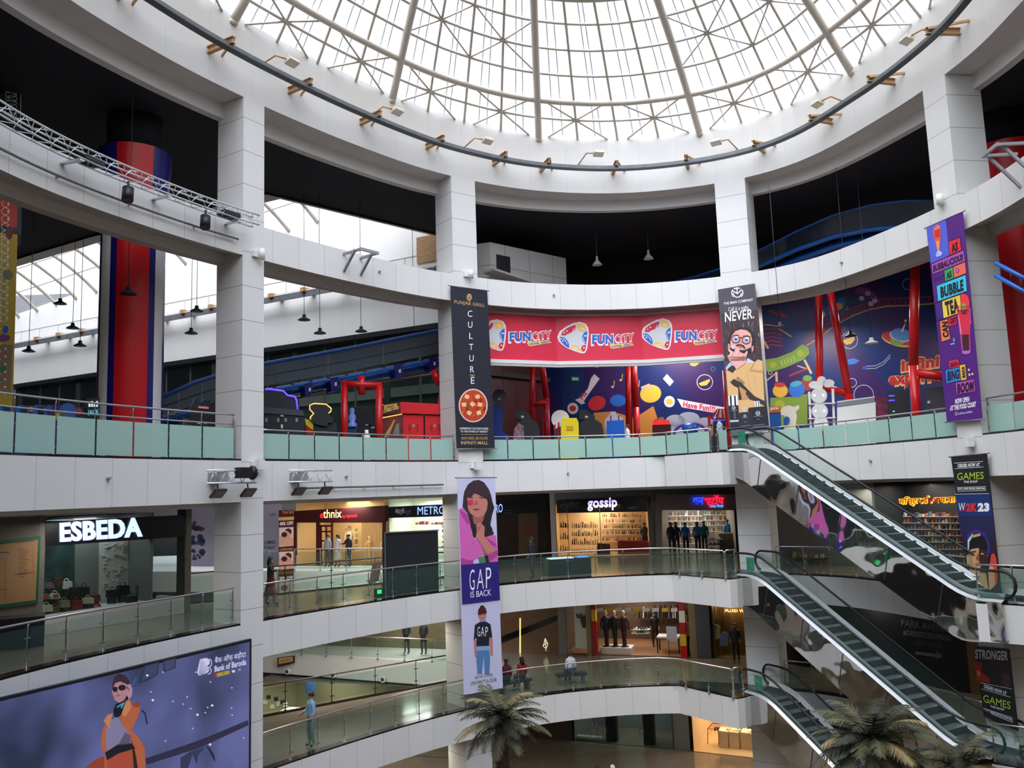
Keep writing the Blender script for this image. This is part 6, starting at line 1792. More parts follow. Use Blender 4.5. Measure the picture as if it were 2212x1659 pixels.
# ---- pendant lamps
M_LAMP = mat('black_lamp_shade', (34, 34, 38), .5)
PL = [(62, 758, 34), (130, 655, 34), (157, 708, 34), (173, 746, 34), (277, 633, 24.4), (413, 719, 33), (425, 671, 33), (657, 690, 34), (691, 719, 34), (780, 715, 35), (895, 730, 36), (1685, 706, 34), (1832, 671, 33), (1837, 725, 36), (1883, 740, 33)]
PLB = ['far left, lowest beside the yellow pillar', 'far left, high against the skylight', 'left, under the highest lamp', 'left, just left of the round pillar', 'in front of the red face of the round pillar', 'between the round pillar and the tall column, lower', 'between the round pillar and the tall column, upper', 'just right of the tall column', 'second right of the tall column', 'in the middle of the bay below the ring beam', 'just left of the dark restaurant banner', 'over the mural near the man banner', 'over the mural ladder track', 'lower, over the mural bubble', 'right, pale over the mural saucer']
for (px, py, Y), w in zip(PL, PLB):
    c = aty(px, py, Y)
    r = thing('pendant_lamp', 'black disc pendant lamp, ' + w, 'lamp', (c.x, c.y, c.z), 'pendant lamps in the arcade')
    mb = MB(); mb.lathe(c, [(.0, .2), (.07, .2), (.08, .1), (.1, .08), (.24, .0), (.26, -.03), (.22, -.04), (0, -.03)], M_LAMP if px != 1883 else M_WHITEPLAIN, 16); mb.build('shade', r)
    mb = MB(); mb.tube([c + Vector((0, 0, .2)), Vector((c.x, c.y, 12.65 if Y < 30 or px > 1000 else 14.2))], .012, M_DGREY, 5); mb.build('cord', r)
for px, py, w in ((1290, 570, 'left one in the dark above the ring beam'), (1401, 557, 'right one in the dark above the ring beam')):
    c = aty(px, py, 41)
    r = thing('pendant_lamp', 'white cone pendant lamp, ' + w, 'lamp', (c.x, c.y, c.z))
    mb = MB(); mb.lathe(c, [(.05, .4), (.07, .2), (.12, .12), (.26, -.06), (.22, -.06), (0, .05)], mat('white_lamp_shade', (230, 228, 222), .4), 16); mb.build('shade', r)
    mb = MB(); mb.tube([c + Vector((0, 0, .4)), Vector((c.x, c.y, 12.65))], .012, M_GREY, 5); mb.build('cord', r)
# arcade lamps that light the mural hall, hung at pendant height
for x, y, z, e in ((8, 42, 7.6, 420), (15, 38.5, 7.6, 420), (20.5, 32, 7.4, 330), (1, 41, 7.6, 150)):
    l = bpy.data.lights.new('arcade_light', 'AREA'); l.energy = e; l.size = 2.0; l.color = (1, .96, .9)
    o = bpy.data.objects.new('arcade_light', l); o.location = (x, y, z); COL.objects.link(o)
# ------------------------------------------------------------------ shops
def lamp(x, y, z, e, size=1.6, col=(1, .93, .82), rz=0.0, sy=None):
    l = bpy.data.lights.new('ceiling_or_fill_light', 'AREA'); l.energy = e; l.size = size; l.color = col
    if sy: l.shape = 'RECTANGLE'; l.size_y = sy
    o = bpy.data.objects.new('ceiling_or_fill_light', l); o.location = (x, y, z); o.rotation_euler = (0, 0, rz); COL.objects.link(o)
def room(nm, vp, x0, x1, zf, zc, depth, wall, floor_m=None, ceil_m=None, lab=None):
    a, b = vp.pt(x0, 1200), vp.pt(x1, 1200)
    n = Vector((vp.n.x, vp.n.y, 0))
    q = [a, b, b - n * depth, a - n * depth]
    mb = MB()
    for i in (1, 2, 3):
        p, r = q[i], q[(i + 1) % 4]
        mb.face([P3(p, zf), P3(r, zf), P3(r, zc), P3(p, zc)], wall)
    mb.face([P3(p, zf + .02) for p in q], floor_m or M_GRANITE)
    mb.face([P3(p, zc) for p in q], ceil_m or M_CEIL2)
    o = struct(mb.build(nm), lab or 'inside walls of the ' + nm.replace('wall_', '').replace('_', ' '), 'shop')
    c = (q[0] + q[2]) / 2
    return q, c, n
def board(lab, vp, quad, m, th=.12, name='shop_sign', cat='sign', lift=0.0):
    r = thing(name, lab, cat, vp.pt(*quad[3]))
    a = Art(vp, lift); a.board(quad, th, m); a.build('panel', r)
    return r, Art(vp, lift)
def person(lab, foot, face, h=1.7, shirt=M_GREY, pants=M_DGREY, pose='stand', hairlen=0, skin=None, arms=((.1, -.02), (.1, -.02)), dress=False, cap=None, seat=.45, name='person'):
    """one skinned body; local x right, y forward; arms give forward reach of each hand"""
    root = thing(name, lab, 'person', foot, rz=face)
    k = h / 1.72
    sk = skin or mat('brown_skin', (150, 104, 80), .55)
    sh = mat('dark_shoe', (34, 30, 30), .5)
    V, E, R, M = [], [], [], []
    def J(p, r, par, m):
        V.append(Vector(p) * k); R.append(r * k * 1.28); M.append(m)
        if par is not None: E.append((par, len(V) - 1))
        return len(V) - 1
    if pose == 'sit':
        hz = seat / k + .1
        pel = J((0, 0, hz), .135, None, pants)
    else:
        hz = .94
        pel = J((0, 0, hz), .135, None, pants)
    wa = J((0, .0, hz + .16), .125, pel, shirt); ch = J((0, .0, hz + .38), .145, wa, shirt); sc = J((0, -.01, hz + .5), .10, ch, shirt)
    nk = J((0, .01, hz + .58), .052, sc, sk); hd = J((0, .03, hz + .66), .07, nk, sk); tp_ = J((0, .02, hz + .74), .055, hd, sk)
    for s_, (fw, up_) in zip((-1, 1), arms):
        a0 = J((.17 * s_, 0, hz + .47), .058, sc, shirt); el = J((.225 * s_, -.04 + fw * .25, hz + .2 + max(0, up_) * .3), .046, a0, shirt)
        hn = J((.21 * s_ - .06 * s_ * (fw > .2), fw, hz + .0 + up_), .034, el, sk); J((.2 * s_ - .07 * s_ * (fw > .2), fw + .07, hz - .06 + up_), .028, hn, sk)
    for s_ in (-1, 1):
        if pose == 'sit':
            hp = J((.09 * s_, .02, hz), .09, pel, pants); kn = J((.1 * s_, .42, hz), .07, hp, pants); an = J((.1 * s_, .44, .1), .045, kn, pants)
            J((.1 * s_, .58, .04), .04, an, sh)
        else:
            st = .16 * s_ if pose == 'walk' else .03 * s_
            hp = J((.09 * s_, 0, hz - .06), .092, pel, pants); kn = J((.1 * s_, .03 + st * .7, .5), .065, hp, sk if dress else pants); an = J((.1 * s_, st - .02, .1), .044, kn, sk if dress else pants)
            J((.11 * s_, st + .12, .04), .042, an, sh)
    me = bpy.data.meshes.new('body'); me.from_pydata([tuple(v) for v in V], E, [])
    o = bpy.data.objects.new('body', me); COL.objects.link(o)
    mod = o.modifiers.new('skin', 'SKIN'); mod.use_smooth_shade = True
    sv = me.skin_vertices[0].data if me.skin_vertices else None
    if sv is None:
        me.skin_vertices  # created with the modifier below
    for i, r in enumerate(R):
        me.skin_vertices[0].data[i].radius = (r, r * .82)
    me.skin_vertices[0].data[0].use_root = True
    o.modifiers.new('sub', 'SUBSURF').levels = 1
    o.modifiers['sub'].render_levels = 1
    bpy.context.view_layer.update()
    dg = bpy.context.evaluated_depsgraph_get()
    m2 = bpy.data.meshes.new_from_object(o.evaluated_get(dg))
    bpy.data.objects.remove(o)
    ms = []
    for m in M:
        if m not in ms: ms.append(m)
    m2.materials.clear()
    for m in ms: m2.materials.append(m)
    for p in m2.polygons:
        c = p.center
        best = min(range(len(V)), key=lambda i: (V[i] - c).length - R[i])
        p.material_index = ms.index(M[best]); p.use_smooth = True
    b = bpy.data.objects.new('body', m2); COL.objects.link(b); b.parent = root
    def loc(p): return root.matrix_basis @ (Vector(p) * k)
    mb = MB()
    hm = mat('black_hair', (26, 22, 22), .6)
    hc = hz + .69
    pr = [(0, .135), (.05, .128), (.085, .1), (.1, .05), (.098, .0)]
    if hairlen: pr += [(.105, -.1), (.1, -.1 - hairlen), (.05, -.12 - hairlen)]
    n = 12
    Vh = [loc((r * math.cos(2 * math.pi * j / n), .0 + r * math.sin(2 * math.pi * j / n) - (.03 if z < .04 else 0.005), hc + z)) for r, z in pr for j in range(n)]
    Fh = [(i * n + j, i * n + (j + 1) % n, (i + 1) * n + (j + 1) % n, (i + 1) * n + j) for i in range(len(pr) - 1) for j in range(n) if not (pr[i + 1][1] < .04 and 1 <= j <= 4)]
    mb.faces(Vh, Fh, cap or hm, True); mb.build('cap' if cap else 'hair', root)
    mb = MB(); mb.ball(loc((0, .115, hz + .655)), .014 * k, .018 * k, .022 * k, sk, 6, 5); mb.build('nose', root)
    for s_ in (-1, 1):
        mb = MB(); mb.ball(loc((.034 * s_, .108, hz + .685)), .012 * k, .008 * k, .008 * k, sh, 6, 4); mb.build('eye', root)
    if dress:
        mb = MB(); mb.lathe((0, 0, 0), [(.13, hz), (.17, hz - .2), (.24, .42), (.235, .4), (0, .5)], pants, 14)
        for i, v in enumerate(mb.v): mb.v[i] = loc(v)
        mb.build('skirt', root)
    return root
def look_dir(p):  # facing the viewer
    return math.atan2(-p[1], -p[0]) - math.pi / 2

# ---- handbag shop (second floor left)
VS = VP((-14.1, 25.22), (-11.42, 29.25))
M_SIGNB = mat('sign_black', (16, 17, 26), .3)
M_LEDW = mat('sign_white_led', (170, 196, 255), .4, emit=1.5, emit_rgb=(186, 206, 255))
q, c, n = room('wall_bag_shop', VS, 92, 331, Z2, -.35, 2.2, mat('bag_shop_wall', (96, 100, 98), .6), mat('shop_white_floor', (170, 168, 164), .3))
lamp(c.x, c.y, -.45, 90, 1.5, (.95, .97, 1), sy=3)
r, a = board('black shop sign with big glowing white letters on the left', VS, [(97, 1126), (401, 1112.5), (401, 1159), (97, 1180)], M_SIGNB, .3)
a.text('ESBEDA', (128.5, 1169), (306, 1157), 40, M_LEDW, 2, bold=.035, depth=.06, up=(-.02, -1)); a.build('lettering', r)
mb = MB(); A_, B_ = VS.pt(90, 1372), VS.pt(398, 1325); nn = VS.n
mb.slab([P3(A_, Z2), P3(B_, Z2), P3(B_, Z2 + .55), P3(A_, Z2 + .55)], 1.3, mat('white_counter', (206, 206, 210), .35), nn)
tag(mb.build('display_plinth'), 'long low white display plinth along the handbag shop window', 'plinth')
M_PIL = mat('grey_stone_pilaster', (120, 116, 110), .35, noise=.1)
for x0, x1, lab in ((84, 97, 'grey stone pilaster between the directory board and the handbag shop'), (401, 413, 'grey stone pilaster at the right end of the handbag shop')):
    p, s_ = VS.pt(x0, 1200), VS.pt(x1, 1200)
    mb = MB(); mb.slab([P3(p, Z2), P3(s_, Z2), P3(s_, -.3), P3(p, -.3)], .5, M_PIL, nn); tag(mb.build('pilaster'), lab, 'pilaster')
bk = lambda px, py, off=-1.4: VS.pt(px, py, off)
for x0, x1, m, nm, lab in ((96, 214, mat('teal_forest_print', (30, 62, 62), .5, noise=.7, nscale=2.2), 'backdrop_panel', 'dark teal print backdrop behind the piled handbags'), (214, 266, mat('plain_grey_panel', (126, 126, 122), .5), 'backdrop_panel', 'plain grey panel in the handbag shop window'), (266, 330, mat('white_relief_panel', (206, 204, 198), .6), 'backdrop_panel', 'white panel with raised brick slips in the handbag shop window')):
    mb = MB(); mb.slab([bk(x0, 1345), bk(x1, 1345), bk(x1, 1120), bk(x0, 1120)], .08, m, nn); o = mb.build('board'); t = thing(nm, lab, 'panel', bk(x0, 1345)); o.parent = t; o.matrix_parent_inverse = t.matrix_basis.inverted()
    if x0 == 266:
        mb = MB(); R3 = random.Random(9)
        for i in range(70):
            x, y = R3.uniform(270, 322), R3.uniform(1175, 1330); w = R3.uniform(3, 9)
            mb.slab([bk(x, y, -1.36), bk(x + w, y - .6, -1.36), bk(x + w, y - 2.8, -1.36), bk(x, y - 2.2, -1.36)], .05, m, nn)
        mb.build('brick_slips', t)
mb = MB(); mb.slab([VS.pt(97, 1370, -.05), VS.pt(400, 1325, -.05), VS.pt(400, 1150, -.05), VS.pt(97, 1170, -.05)], .012, M_GLASSS, nn)
struct(mb.build('window_5'), 'handbag shop window glass', 'window')
BAG = [(95, 1280, 13, 22, 0, (206, 110, 130), 'pink flat bag at the left end of the window'), (122, 1276, 22, 15, 1, (160, 60, 50), 'rounded red and beige bag, upper left of the pile'), (146, 1275, 24, 16, 1, (90, 110, 124), 'rounded pale blue bag beside the red one'), (167, 1268, 18, 18, 0, (96, 62, 38), 'brown bag behind the white tote'), (186, 1275, 22, 17, 2, (236, 234, 228), 'white tote with two handles on top of the pile'), (128, 1298, 20, 14, 1, (150, 128, 112), 'small beige rounded bag in the middle row'), (151, 1297, 20, 14, 1, (226, 220, 214), 'small white rounded bag with a red patch'), (196, 1292, 24, 22, 0, (40, 44, 34), 'dark green bag right of the white tote'), (214, 1295, 22, 26, 0, (34, 40, 30), 'dark leafy patterned bag near the grey panel'), (120, 1324, 24, 16, 2, (206, 200, 176), 'cream barrel bag with black straps in the front row'), (139, 1326, 16, 14, 0, (120, 74, 48), 'tan bag between the cream barrel and the beige bag'), (158, 1314, 22, 16, 0, (150, 140, 112), 'beige bag in the second row'), (185, 1318, 24, 20, 0, (130, 34, 32), 'dark red bag in the middle of the front row'), (210, 1306, 22, 14, 2, (200, 196, 172), 'cream cylinder bag with dark end'), (237, 1302, 23, 15, 0, (120, 26, 28), 'dark red bag at the foot of the grey panel'), (225, 1318, 22, 14, 1, (36, 34, 50), 'navy half moon bag near the railing'), (276, 1294, 24, 18, 2, (24, 24, 32), 'black tote standing left on the white panel'), (299, 1288, 26, 22, 2, (28, 28, 34), 'black tote standing right on the white panel'), (304, 1307, 22, 18, 0, (32, 28, 28), 'black structured bag in front of the two totes'), (334, 1295, 11, 30, 2, (62, 60, 62), 'tall grey bag at the right end of the window'), (356, 1294, 24, 12, 0, (150, 84, 44), 'orange brown bag at the far right'), (97, 1336, 14, 18, 0, (206, 204, 196), 'white bag in the bottom left corner'), (172, 1332, 24, 14, 0, (50, 50, 48), 'dark grey bag at the front beside the red one')]
for i, (x, y, w, h, kind, col, lab) in enumerate(BAG):
    off = -.45 if y > 1302 else (-.8 if y > 1285 else -1.05)
    m = mat('bag_%02x%02x%02x' % col, col, .45)
    pq = VS.pt(x, y, off); zs = Z2 + .55
    r = thing('handbag', lab, 'handbag', pq, 'handbags in the shop window')
    pts = [(x - w / 2, y), (x + w / 2, y - 1), (x + w * .44, y - h), (x - w * .44, y - h + 1)]
    if kind == 1: pts = [(x - w / 2, y), (x + w / 2, y - 1), (x + w / 2, y - h * .5), (x + w * .3, y - h * .95), (x - w * .3, y - h * .93), (x - w / 2, y - h * .45)]
    mb = MB(); mb.slab([VS.pt(a_, b_, off) for a_, b_ in pts], .16, m, nn); mb.build('body', r)
    if kind == 1: mb = MB(); mb.slab([VS.pt(x + a_, y + b_, off + .01) for a_, b_ in ((-5, -3), (5, -3), (6, -9), (0, -12), (-6, -9))], .01, mat('bag_patch', (196, 90, 80), .5), nn); mb.build('patch', r)
    mb = MB(); mb.tube([VS.pt(x + w * .22 * math.cos(t * math.pi / 8), y - h - h * .35 * math.sin(t * math.pi / 8), off - .08) for t in range(9)], .012, m, 5); mb.build('handle', r)
    if pq.z > zs + .05:
        mb = MB(); mb.box((pq.x - nn.x * .1, pq.y - nn.y * .1, (zs + pq.z) / 2), (.22, .22, pq.z - zs), mat('riser_green', (44, 50, 44), .6)); tag(mb.build('display_riser'), 'dark display block under the ' + lab, 'riser', 'risers under the handbags')
# directory board and the wall behind
mb = MB(); mb.slab([P3(VS.pt(-160, 1200), Z2), P3(VS.pt(84, 1200), Z2), P3(VS.pt(84, 1200), -.3), P3(VS.pt(-160, 1200), -.3)], .3, mat('taupe_wall', (112, 104, 98), .6, noise=.06), nn)
struct(mb.build('wall_left'), 'taupe wall behind the directory board', 'wall')
mb = MB(); mb.slab([VS.pt(-160, 1378, .03), VS.pt(80, 1378, .03), VS.pt(80, 1325, .03), VS.pt(-160, 1360, .03)], .03, mat('tan_dado', (150, 116, 78), .5), nn); struct(mb.build('baseboard_left'), 'tan dado under the directory board', 'dado')
r, a = board('tan directory board in a green frame on the taupe wall', VS, [(-120, 1185), (86, 1157), (80, 1303), (-120, 1330)], mat('board_green', (22, 92, 58), .5), .06, 'directory_board', 'board', .05)
TANB = mat('board_tan', (166, 128, 88), .55)
a.poly([(-112, 1190), (80, 1166), (75, 1296), (-112, 1320)], TANB)
BR = ink(96, 64, 46)
for i in range(14):
    a.line([(38, 1186 + i * 4.6), (52 + (i * 7) % 9, 1185 + i * 4.6)], 1, BR, 2); a.line([(8, 1210 + i * 7), (12, 1209.6 + i * 7)], 1, BR, 2); a.line([(68, 1182 + i * 5), (71, 1181.6 + i * 5)], 1, BR, 2)
a.line([(30, 1173), (74, 1168)], 1.8, ink(170, 50, 40), 2); a.line([(27, 1241), (73, 1236)], 1.4, BR, 2); a.line([(-20, 1195), (18, 1193)], 2.2, BR, 2); a.line([(-20, 1208), (15, 1206)], 2, ink(90, 120, 160), 2); a.line([(-20, 1275), (14, 1272)], 2, ink(150, 70, 110), 2)
a.build('listing', r)
mb = MB(); p = VS.pt(0, 1365, 1.2); mb.box((p.x, p.y, Z2 + .4), (1.1, .8, .8), mat('dark_navy_box', (20, 24, 36), .5), .5); tag(mb.build('bench_box'), 'dark navy bench block at the far left behind the railing', 'bench')

# ---- shops across the side void
VF = VP((-16.6, 49.0), (-2.5, 44.4))
mb = MB(); mb.slab([VF.pt(395, 1255), VF.pt(606, 1250), VF.pt(606, 1085), VF.pt(395, 1085)], .1, mat('lilac_hoarding', (150, 144, 158), .5), VF.n)
mb2 = thing('hoarding', 'lilac hoarding with a dark flower spray and coming ethnic wear lettering', 'hoarding', VF.pt(500, 1250)); o = mb.build('board'); o.parent = mb2; o.matrix_parent_inverse = mb2.matrix_basis.inverted()
a = Art(VF); R3 = random.Random(4)
for i in range(26): a.ell(418 + R3.uniform(-5, 20), 1165 + R3.uniform(-38, 42), R3.uniform(3, 8), R3.uniform(3, 8), R3.choice([ink(44, 48, 74), ink(90, 40, 56), ink(60, 62, 92)]), 1, n=7)
a.text('COMING', (570.5, 1176), (595, 1174.5), 7.5, ink(60, 58, 70), 2, bold=.02); a.text('ETHNIC', (570.5, 1187.5), (594, 1186.5), 7.5, ink(60, 58, 70), 2, bold=.02); a.text('साथ', (584, 1116), (596, 1115), 6, ink(70, 66, 80), 2)
a.build('artwork', mb2)
ETH = lambda x, y: (560 + x * .12658, 1070 + y * .12658)
VO = VP((-13.4, 44.3), (-2.9, 40.9))
r, a = board('narrow spa banner with massage photos and discount lettering hung at the far railing', VO, [(602, 1102), (634, 1102), (634, 1296), (602, 1296)], ink(84, 26, 30), .03, 'hanging_banner', 'banner')
a.frame(560, 1070, .12658)
a.text('Thai Spa', (390, 315), (585, 300), 50, ink(206, 160, 90), 2); a.poly([(330, 375), (592, 362), (592, 420), (330, 432)], ink(206, 166, 96)); a.text('40% OFF', (345, 515), (578, 500), 58, I_WHITE, 2, bold=.03); a.text('COUPLE SPAS', (355, 945), (570, 935), 40, ink(206, 166, 96), 2, bold=.02); a.text('30% OFF', (345, 1448), (578, 1430), 58, I_WHITE, 2, bold=.03)
SKP = ink(222, 160, 140)
for y0, y1 in ((550, 880), (965, 1270)):
    a.poly([(338, y0), (585, y0 - 10), (585, y1 - 20), (338, y1)], ink(230, 200, 190)); a.poly([(345, y1 - 190), (460, y1 - 200), (585, y1 - 150), (585, y1 - 30), (345, y1 - 20)], SKP, 2); a.ell(500, y0 + 90, 60, 70, SKP, 3); a.poly([(440, y0 + 40), (500, y0 + 10), (555, y0 + 40), (550, y0 + 110), (480, y0 + 60)], ink(70, 36, 34), 4); a.ell(430, y0 + 120, 50, 44, ink(66, 36, 34), 4)
a.poly([(340, 1300), (585, 1290), (585, 1340), (340, 1350)], ink(120, 84, 50)); a.poly([(340, 1480), (585, 1470), (585, 1780), (340, 1785)], ink(190, 160, 150)); a.ell(430, 1580, 60, 50, ink(120, 90, 84), 2)
a.build('printed_design', r)
# ethnic wear shop
MAR = mat('maroon_fascia', (64, 18, 20), .4)
q, c, n = room('wall_ethnic_shop', VF, 640, 832, Z2, -.25, 3.0, mat('warm_cream_wall', (214, 184, 132), .6), mat('wood_floor', (150, 110, 70), .4))
lamp(c.x, c.y, -.4, 130, 1.4, (1, .84, .6), sy=3.5)
r, a = board('maroon shop fascia with a lit ethnic wear name', VF, [(634, 1104), (832, 1092), (832, 1126), (634, 1128)], MAR, .4)
M_LEDC, M_LEDR = mat('cream_led', (255, 226, 150), .4, emit=1.3), mat('red_led', (255, 30, 40), .4, emit=1.3)
a.text('e', (691.5, 1119), (699, 1118.7), 9.5, M_LEDR, 3, bold=.02); a.text('thnix', (698.5, 1118.8), (738, 1117.6), 18, M_LEDC, 3, bold=.01); a.text('by', (740, 1118), (746, 1117.8), 5.5, M_LEDR, 3, bold=.03); a.text('raymond', (748, 1117.5), (771, 1116.5), 7, M_LEDR, 3, bold=.04); a.build('lettering', r)
mb = MB()
for x0, x1, y0, y1 in ((634, 640, 1124, 1250), (683, 690, 1128, 1250), (715, 718, 1128, 1250), (826, 832, 1122, 1250), (634, 832, 1124, 1129), (690, 715, 1134, 1138)): mb.slab([VF.pt(x0, y1, .02), VF.pt(x1, y1, .02), VF.pt(x1, y0, .02), VF.pt(x0, y0, .02)], .12, MAR, VF.n)
tag(mb.build('door_frame'), 'dark maroon timber frame of the ethnic wear shop', 'frame')
r = thing('slat_screen', 'screen of pale vertical slats in the ethnic wear window', 'screen', VF.pt(795, 1250, -.6))
mb = MB()
for i in range(17):
    x = 770 + i * 3.4
    mb.slab([VF.pt(x, 1250, -.6), VF.pt(x + 1.5, 1250, -.6), VF.pt(x + 1.5, 1126, -.6), VF.pt(x, 1126, -.6)], .05, mat('pale_slat', (214, 176, 120), .5), VF.n)
mb.build('slats', r)
r = thing('door_leaf', 'dark glazed double door of the ethnic wear shop', 'door', VF.pt(700, 1240, -.1))
mb = MB()
for x in (690, 701, 713): mb.slab([VF.pt(x, 1250, -.1), VF.pt(x + 2.5, 1250, -.1), VF.pt(x + 2.5, 1136, -.1), VF.pt(x, 1136, -.1)], .06, MAR, VF.n)
for y in (1150, 1170, 1190): mb.slab([VF.pt(690, y, -.1), VF.pt(715, y, -.1), VF.pt(715, y - 3, -.1), VF.pt(690, y - 3, -.1)], .06, MAR, VF.n)
mb.build('frame', r)
R3 = random.Random(11)
def goods(name, lab, grp, vp, x0, x1, ys, off, step, hpx, cols, th=.22, shelf_m=None, jitter=.4):
    """a shelf unit with individual goods on every board"""
    u = thing('shelf_unit', 'shelf boards carrying the ' + grp, 'shelf', vp.pt((x0 + x1) / 2, ys[-1], off))
    for y in ys:
        mb = MB(); mb.slab([vp.pt(x0, y + 1.2, off + .02), vp.pt(x1, y + 1.2 + (0), off + .02), vp.pt(x1, y, off + .02), vp.pt(x0, y, off + .02)], .36, shelf_m or M_WHITEPLAIN, vp.n); mb.build('shelf', u)
        x = x0 + 1
        while x < x1 - step * .6:
            w = step * R3.uniform(.45, .8); h = hpx * R3.uniform(.45, 1)
            mb = MB()
            p = [vp.pt(x, y, off), vp.pt(x + w, y, off), vp.pt(x + w * R3.uniform(.6, 1), y - h, off), vp.pt(x + w * R3.uniform(0, .4), y - h, off)]
            mb.slab(p, th, mat('goods_%d' % (R3.randrange(len(cols))), (0, 0, 0)) if False else cols[R3.randrange(len(cols))], vp.n)
            o = tag(mb.build(name), 'one of the ' + grp, name.replace('_', ' '), grp)
            x += step
CL_ = [mat('cloth_%02x%02x%02x' % c_, c_, .7) for c_ in ((196, 188, 90), (150, 160, 90), (206, 196, 150), (120, 90, 60), (190, 150, 80))]
goods('folded_cloth', 'ethnic wear', 'folded cloths in the ethnic wear shop', VF, 718, 744, (1152, 1166, 1180, 1194), -1.4, 6.4, 11, CL_)
M_MANN = mat('mannequin_cream', (232, 196, 140), .5)
def mannequin(lab, pos, h, top, bottom, face=0, name='mannequin'):
    r = thing(name, lab, 'mannequin', pos, rz=face)
    x, y, z = pos; s = h / 1.8
    for nm, prof, m in (('legs', [(.11, 0), (.1, .4), (.15, .85), (0, .9)], bottom), ('torso', [(.15, .8), (.17, .95), (.14, 1.1), (.2, 1.38), (.14, 1.47), (.05, 1.5)], top), ('head', [(.05, 1.48), (.06, 1.56), (.09, 1.66), (.07, 1.76), (0, 1.79)], M_MANN), ('base', [(0, 0), (.22, 0), (.22, .03), (0, .03)], M_DGREY)):
        mb = MB(); mb.lathe((x, y, z), [(q_ * s, t_ * s) for q_, t_ in prof], m, 12); mb.build(nm, r)
    for sx in (-1, 1):
        mb = MB(); mb.tube([(x + sx * .2 * s, y, z + 1.38 * s), (x + sx * .25 * s, y - .02, z + 1.1 * s), (x + sx * .22 * s, y - .06, z + .85 * s)], .05 * s, top, 7, r2=.035 * s); mb.build('arm', r)
    return r
for px, lab, m in ((750, 'tall cream robed mannequin in the ethnic wear window', mat('cream_robe', (236, 206, 160), .6)), (793, 'seated height mannequin in a gold robe by the slat screen', mat('gold_robe', (206, 156, 84), .6)), (826, 'pale mannequin at the right edge of the ethnic wear window', mat('pale_robe', (200, 180, 150), .6))):
    p = VF.pt(px, 1200, -.3); mannequin(lab, (p.x, p.y, Z2 + (.25 if px == 750 else 0)), 1.9 if px == 750 else 1.55, m, m)
for px, lab, kw in ((729, 'person in pale top with a bag outside the ethnic wear shop', dict(shirt=mat('pale_blue_top', (150, 158, 164), .7), pants=M_DGREY)), (750, 'woman with long black hair in a white dress outside the ethnic wear shop', dict(shirt=mat('white_top', (206, 200, 190), .7), pants=mat('white_skirt', (190, 180, 168), .7), dress=True, hairlen=.15)), (773, 'man in a dark shirt pointing at the ethnic wear window', dict(shirt=mat('dark_shirt', (28, 28, 36), .7), pants=mat('dark_trousers', (40, 42, 52), .7), arms=((.1, 0), (.5, .35))))):
    p = VF.pt(px, 1240, 1.0); person(lab, (p.x, p.y, Z2), 2.6, 1.68, **kw)
# shoe shop across the void
q, c, n = room('wall_shoe_shop', VF, 842, 975, Z2, -.3, 3, mat('pale_green_wall', (206, 214, 196), .6), M_WHITEPLAIN)
lamp(c.x, c.y, -.45, 150, 1.4, (.96, 1, .92), sy=2.5)
r, a = board('black fascia with a blue neon shoe shop name left of the pink girl banner', VF, [(839, 1095), (969.5, 1088.5), (969.5, 1115), (839, 1119)], M_SIGNB, .4)
M_NEONB = mat('blue_white_neon', (120, 160, 255), .4, emit=1.5, emit_rgb=(140, 170, 255))
a.text('मेट्रो', (853.5, 1109.5), (874, 1108.5), 11, ink(190, 190, 190), 2); a.text('शूज़', (875, 1110), (888, 1109), 7, ink(70, 78, 110), 2); a.text('METRO', (902, 1112), (962, 1109.8), 17, M_NEONB, 2, bold=.0); a.build('lettering', r)
SHOE = [mat('shoe_%02x%02x%02x' % c_, c_, .5) for c_ in ((60, 40, 30), (30, 28, 30), (150, 110, 70), (110, 40, 36), (190, 170, 140), (90, 66, 46))]
goods('shoe', 'wall', 'shoes behind the black covered screen', VF, 944, 958, (1140, 1150, 1162, 1174, 1186, 1198), -.6, 4.6, 6, SHOE); goods('shoe', 'high', 'shoes on the high shelf of the neon named shop', VF, 866, 955, (1137,), -1.8, 7, 8, SHOE)
# black covered screen, easel, green spot on the walkway
VK = VP(plan(20.75, .75), plan(22.9, .62))
r = thing('covered_screen', 'large black fabric covered screen with a pale metal frame behind the second floor railing', 'screen', VK.pt(888, 1285))
za = py_at(VK, 838, Z2)
extp(r, 'black_cover', VK, [(831, py_at(VK, 831, Z2)), (948, py_at(VK, 948, Z2)), (946, 1145.5), (830, 1151)], .12, mat('black_fabric', (26, 29, 34), .6, noise=.12, nscale=1.5))
for p, s_ in (((829.5, 1151), (946.5, 1145)), ((829.5, 1151), (832, py_at(VK, 832, Z2)))):
    mb = MB(); mb.bar(VK.pt(*p, .03), VK.pt(*s_, .03), .05, .05, M_STEEL); mb.build('frame_bar', r)
VE2 = VP(plan(19.6, 1.1), plan(20.9, 1.0))
r = thing('display_easel', 'wooden easel with a brown picture board beside the black covered screen', 'easel', VE2.pt(815, 1290))
extp(r, 'board', VE2, [(797, 1262), (818, 1255), (824, 1214), (806, 1218)], .03, mat('brown_picture', (120, 96, 84), .5, noise=.2, nscale=4))
for p, s_ in (((812, 1240), (797, py_at(VE2, 797, Z2))), ((814, 1240), (836, py_at(VE2, 836, Z2))), ((822, 1236), (830, py_at(VE2, 830, Z2) - 3))):
    mb = MB(); mb.tube([VE2.pt(*p, -.03), VE2.pt(*s_, -.05)], .018, mat('pale_timber', (176, 140, 100), .5), 6); mb.build('leg', r)
a = Art(VE2, .01)
for i in range(3): a.line([(812, 1234 - i * 5), (822, 1226 - i * 4)], 1, ink(206, 170, 130), 1)
a.build('sketch', r)
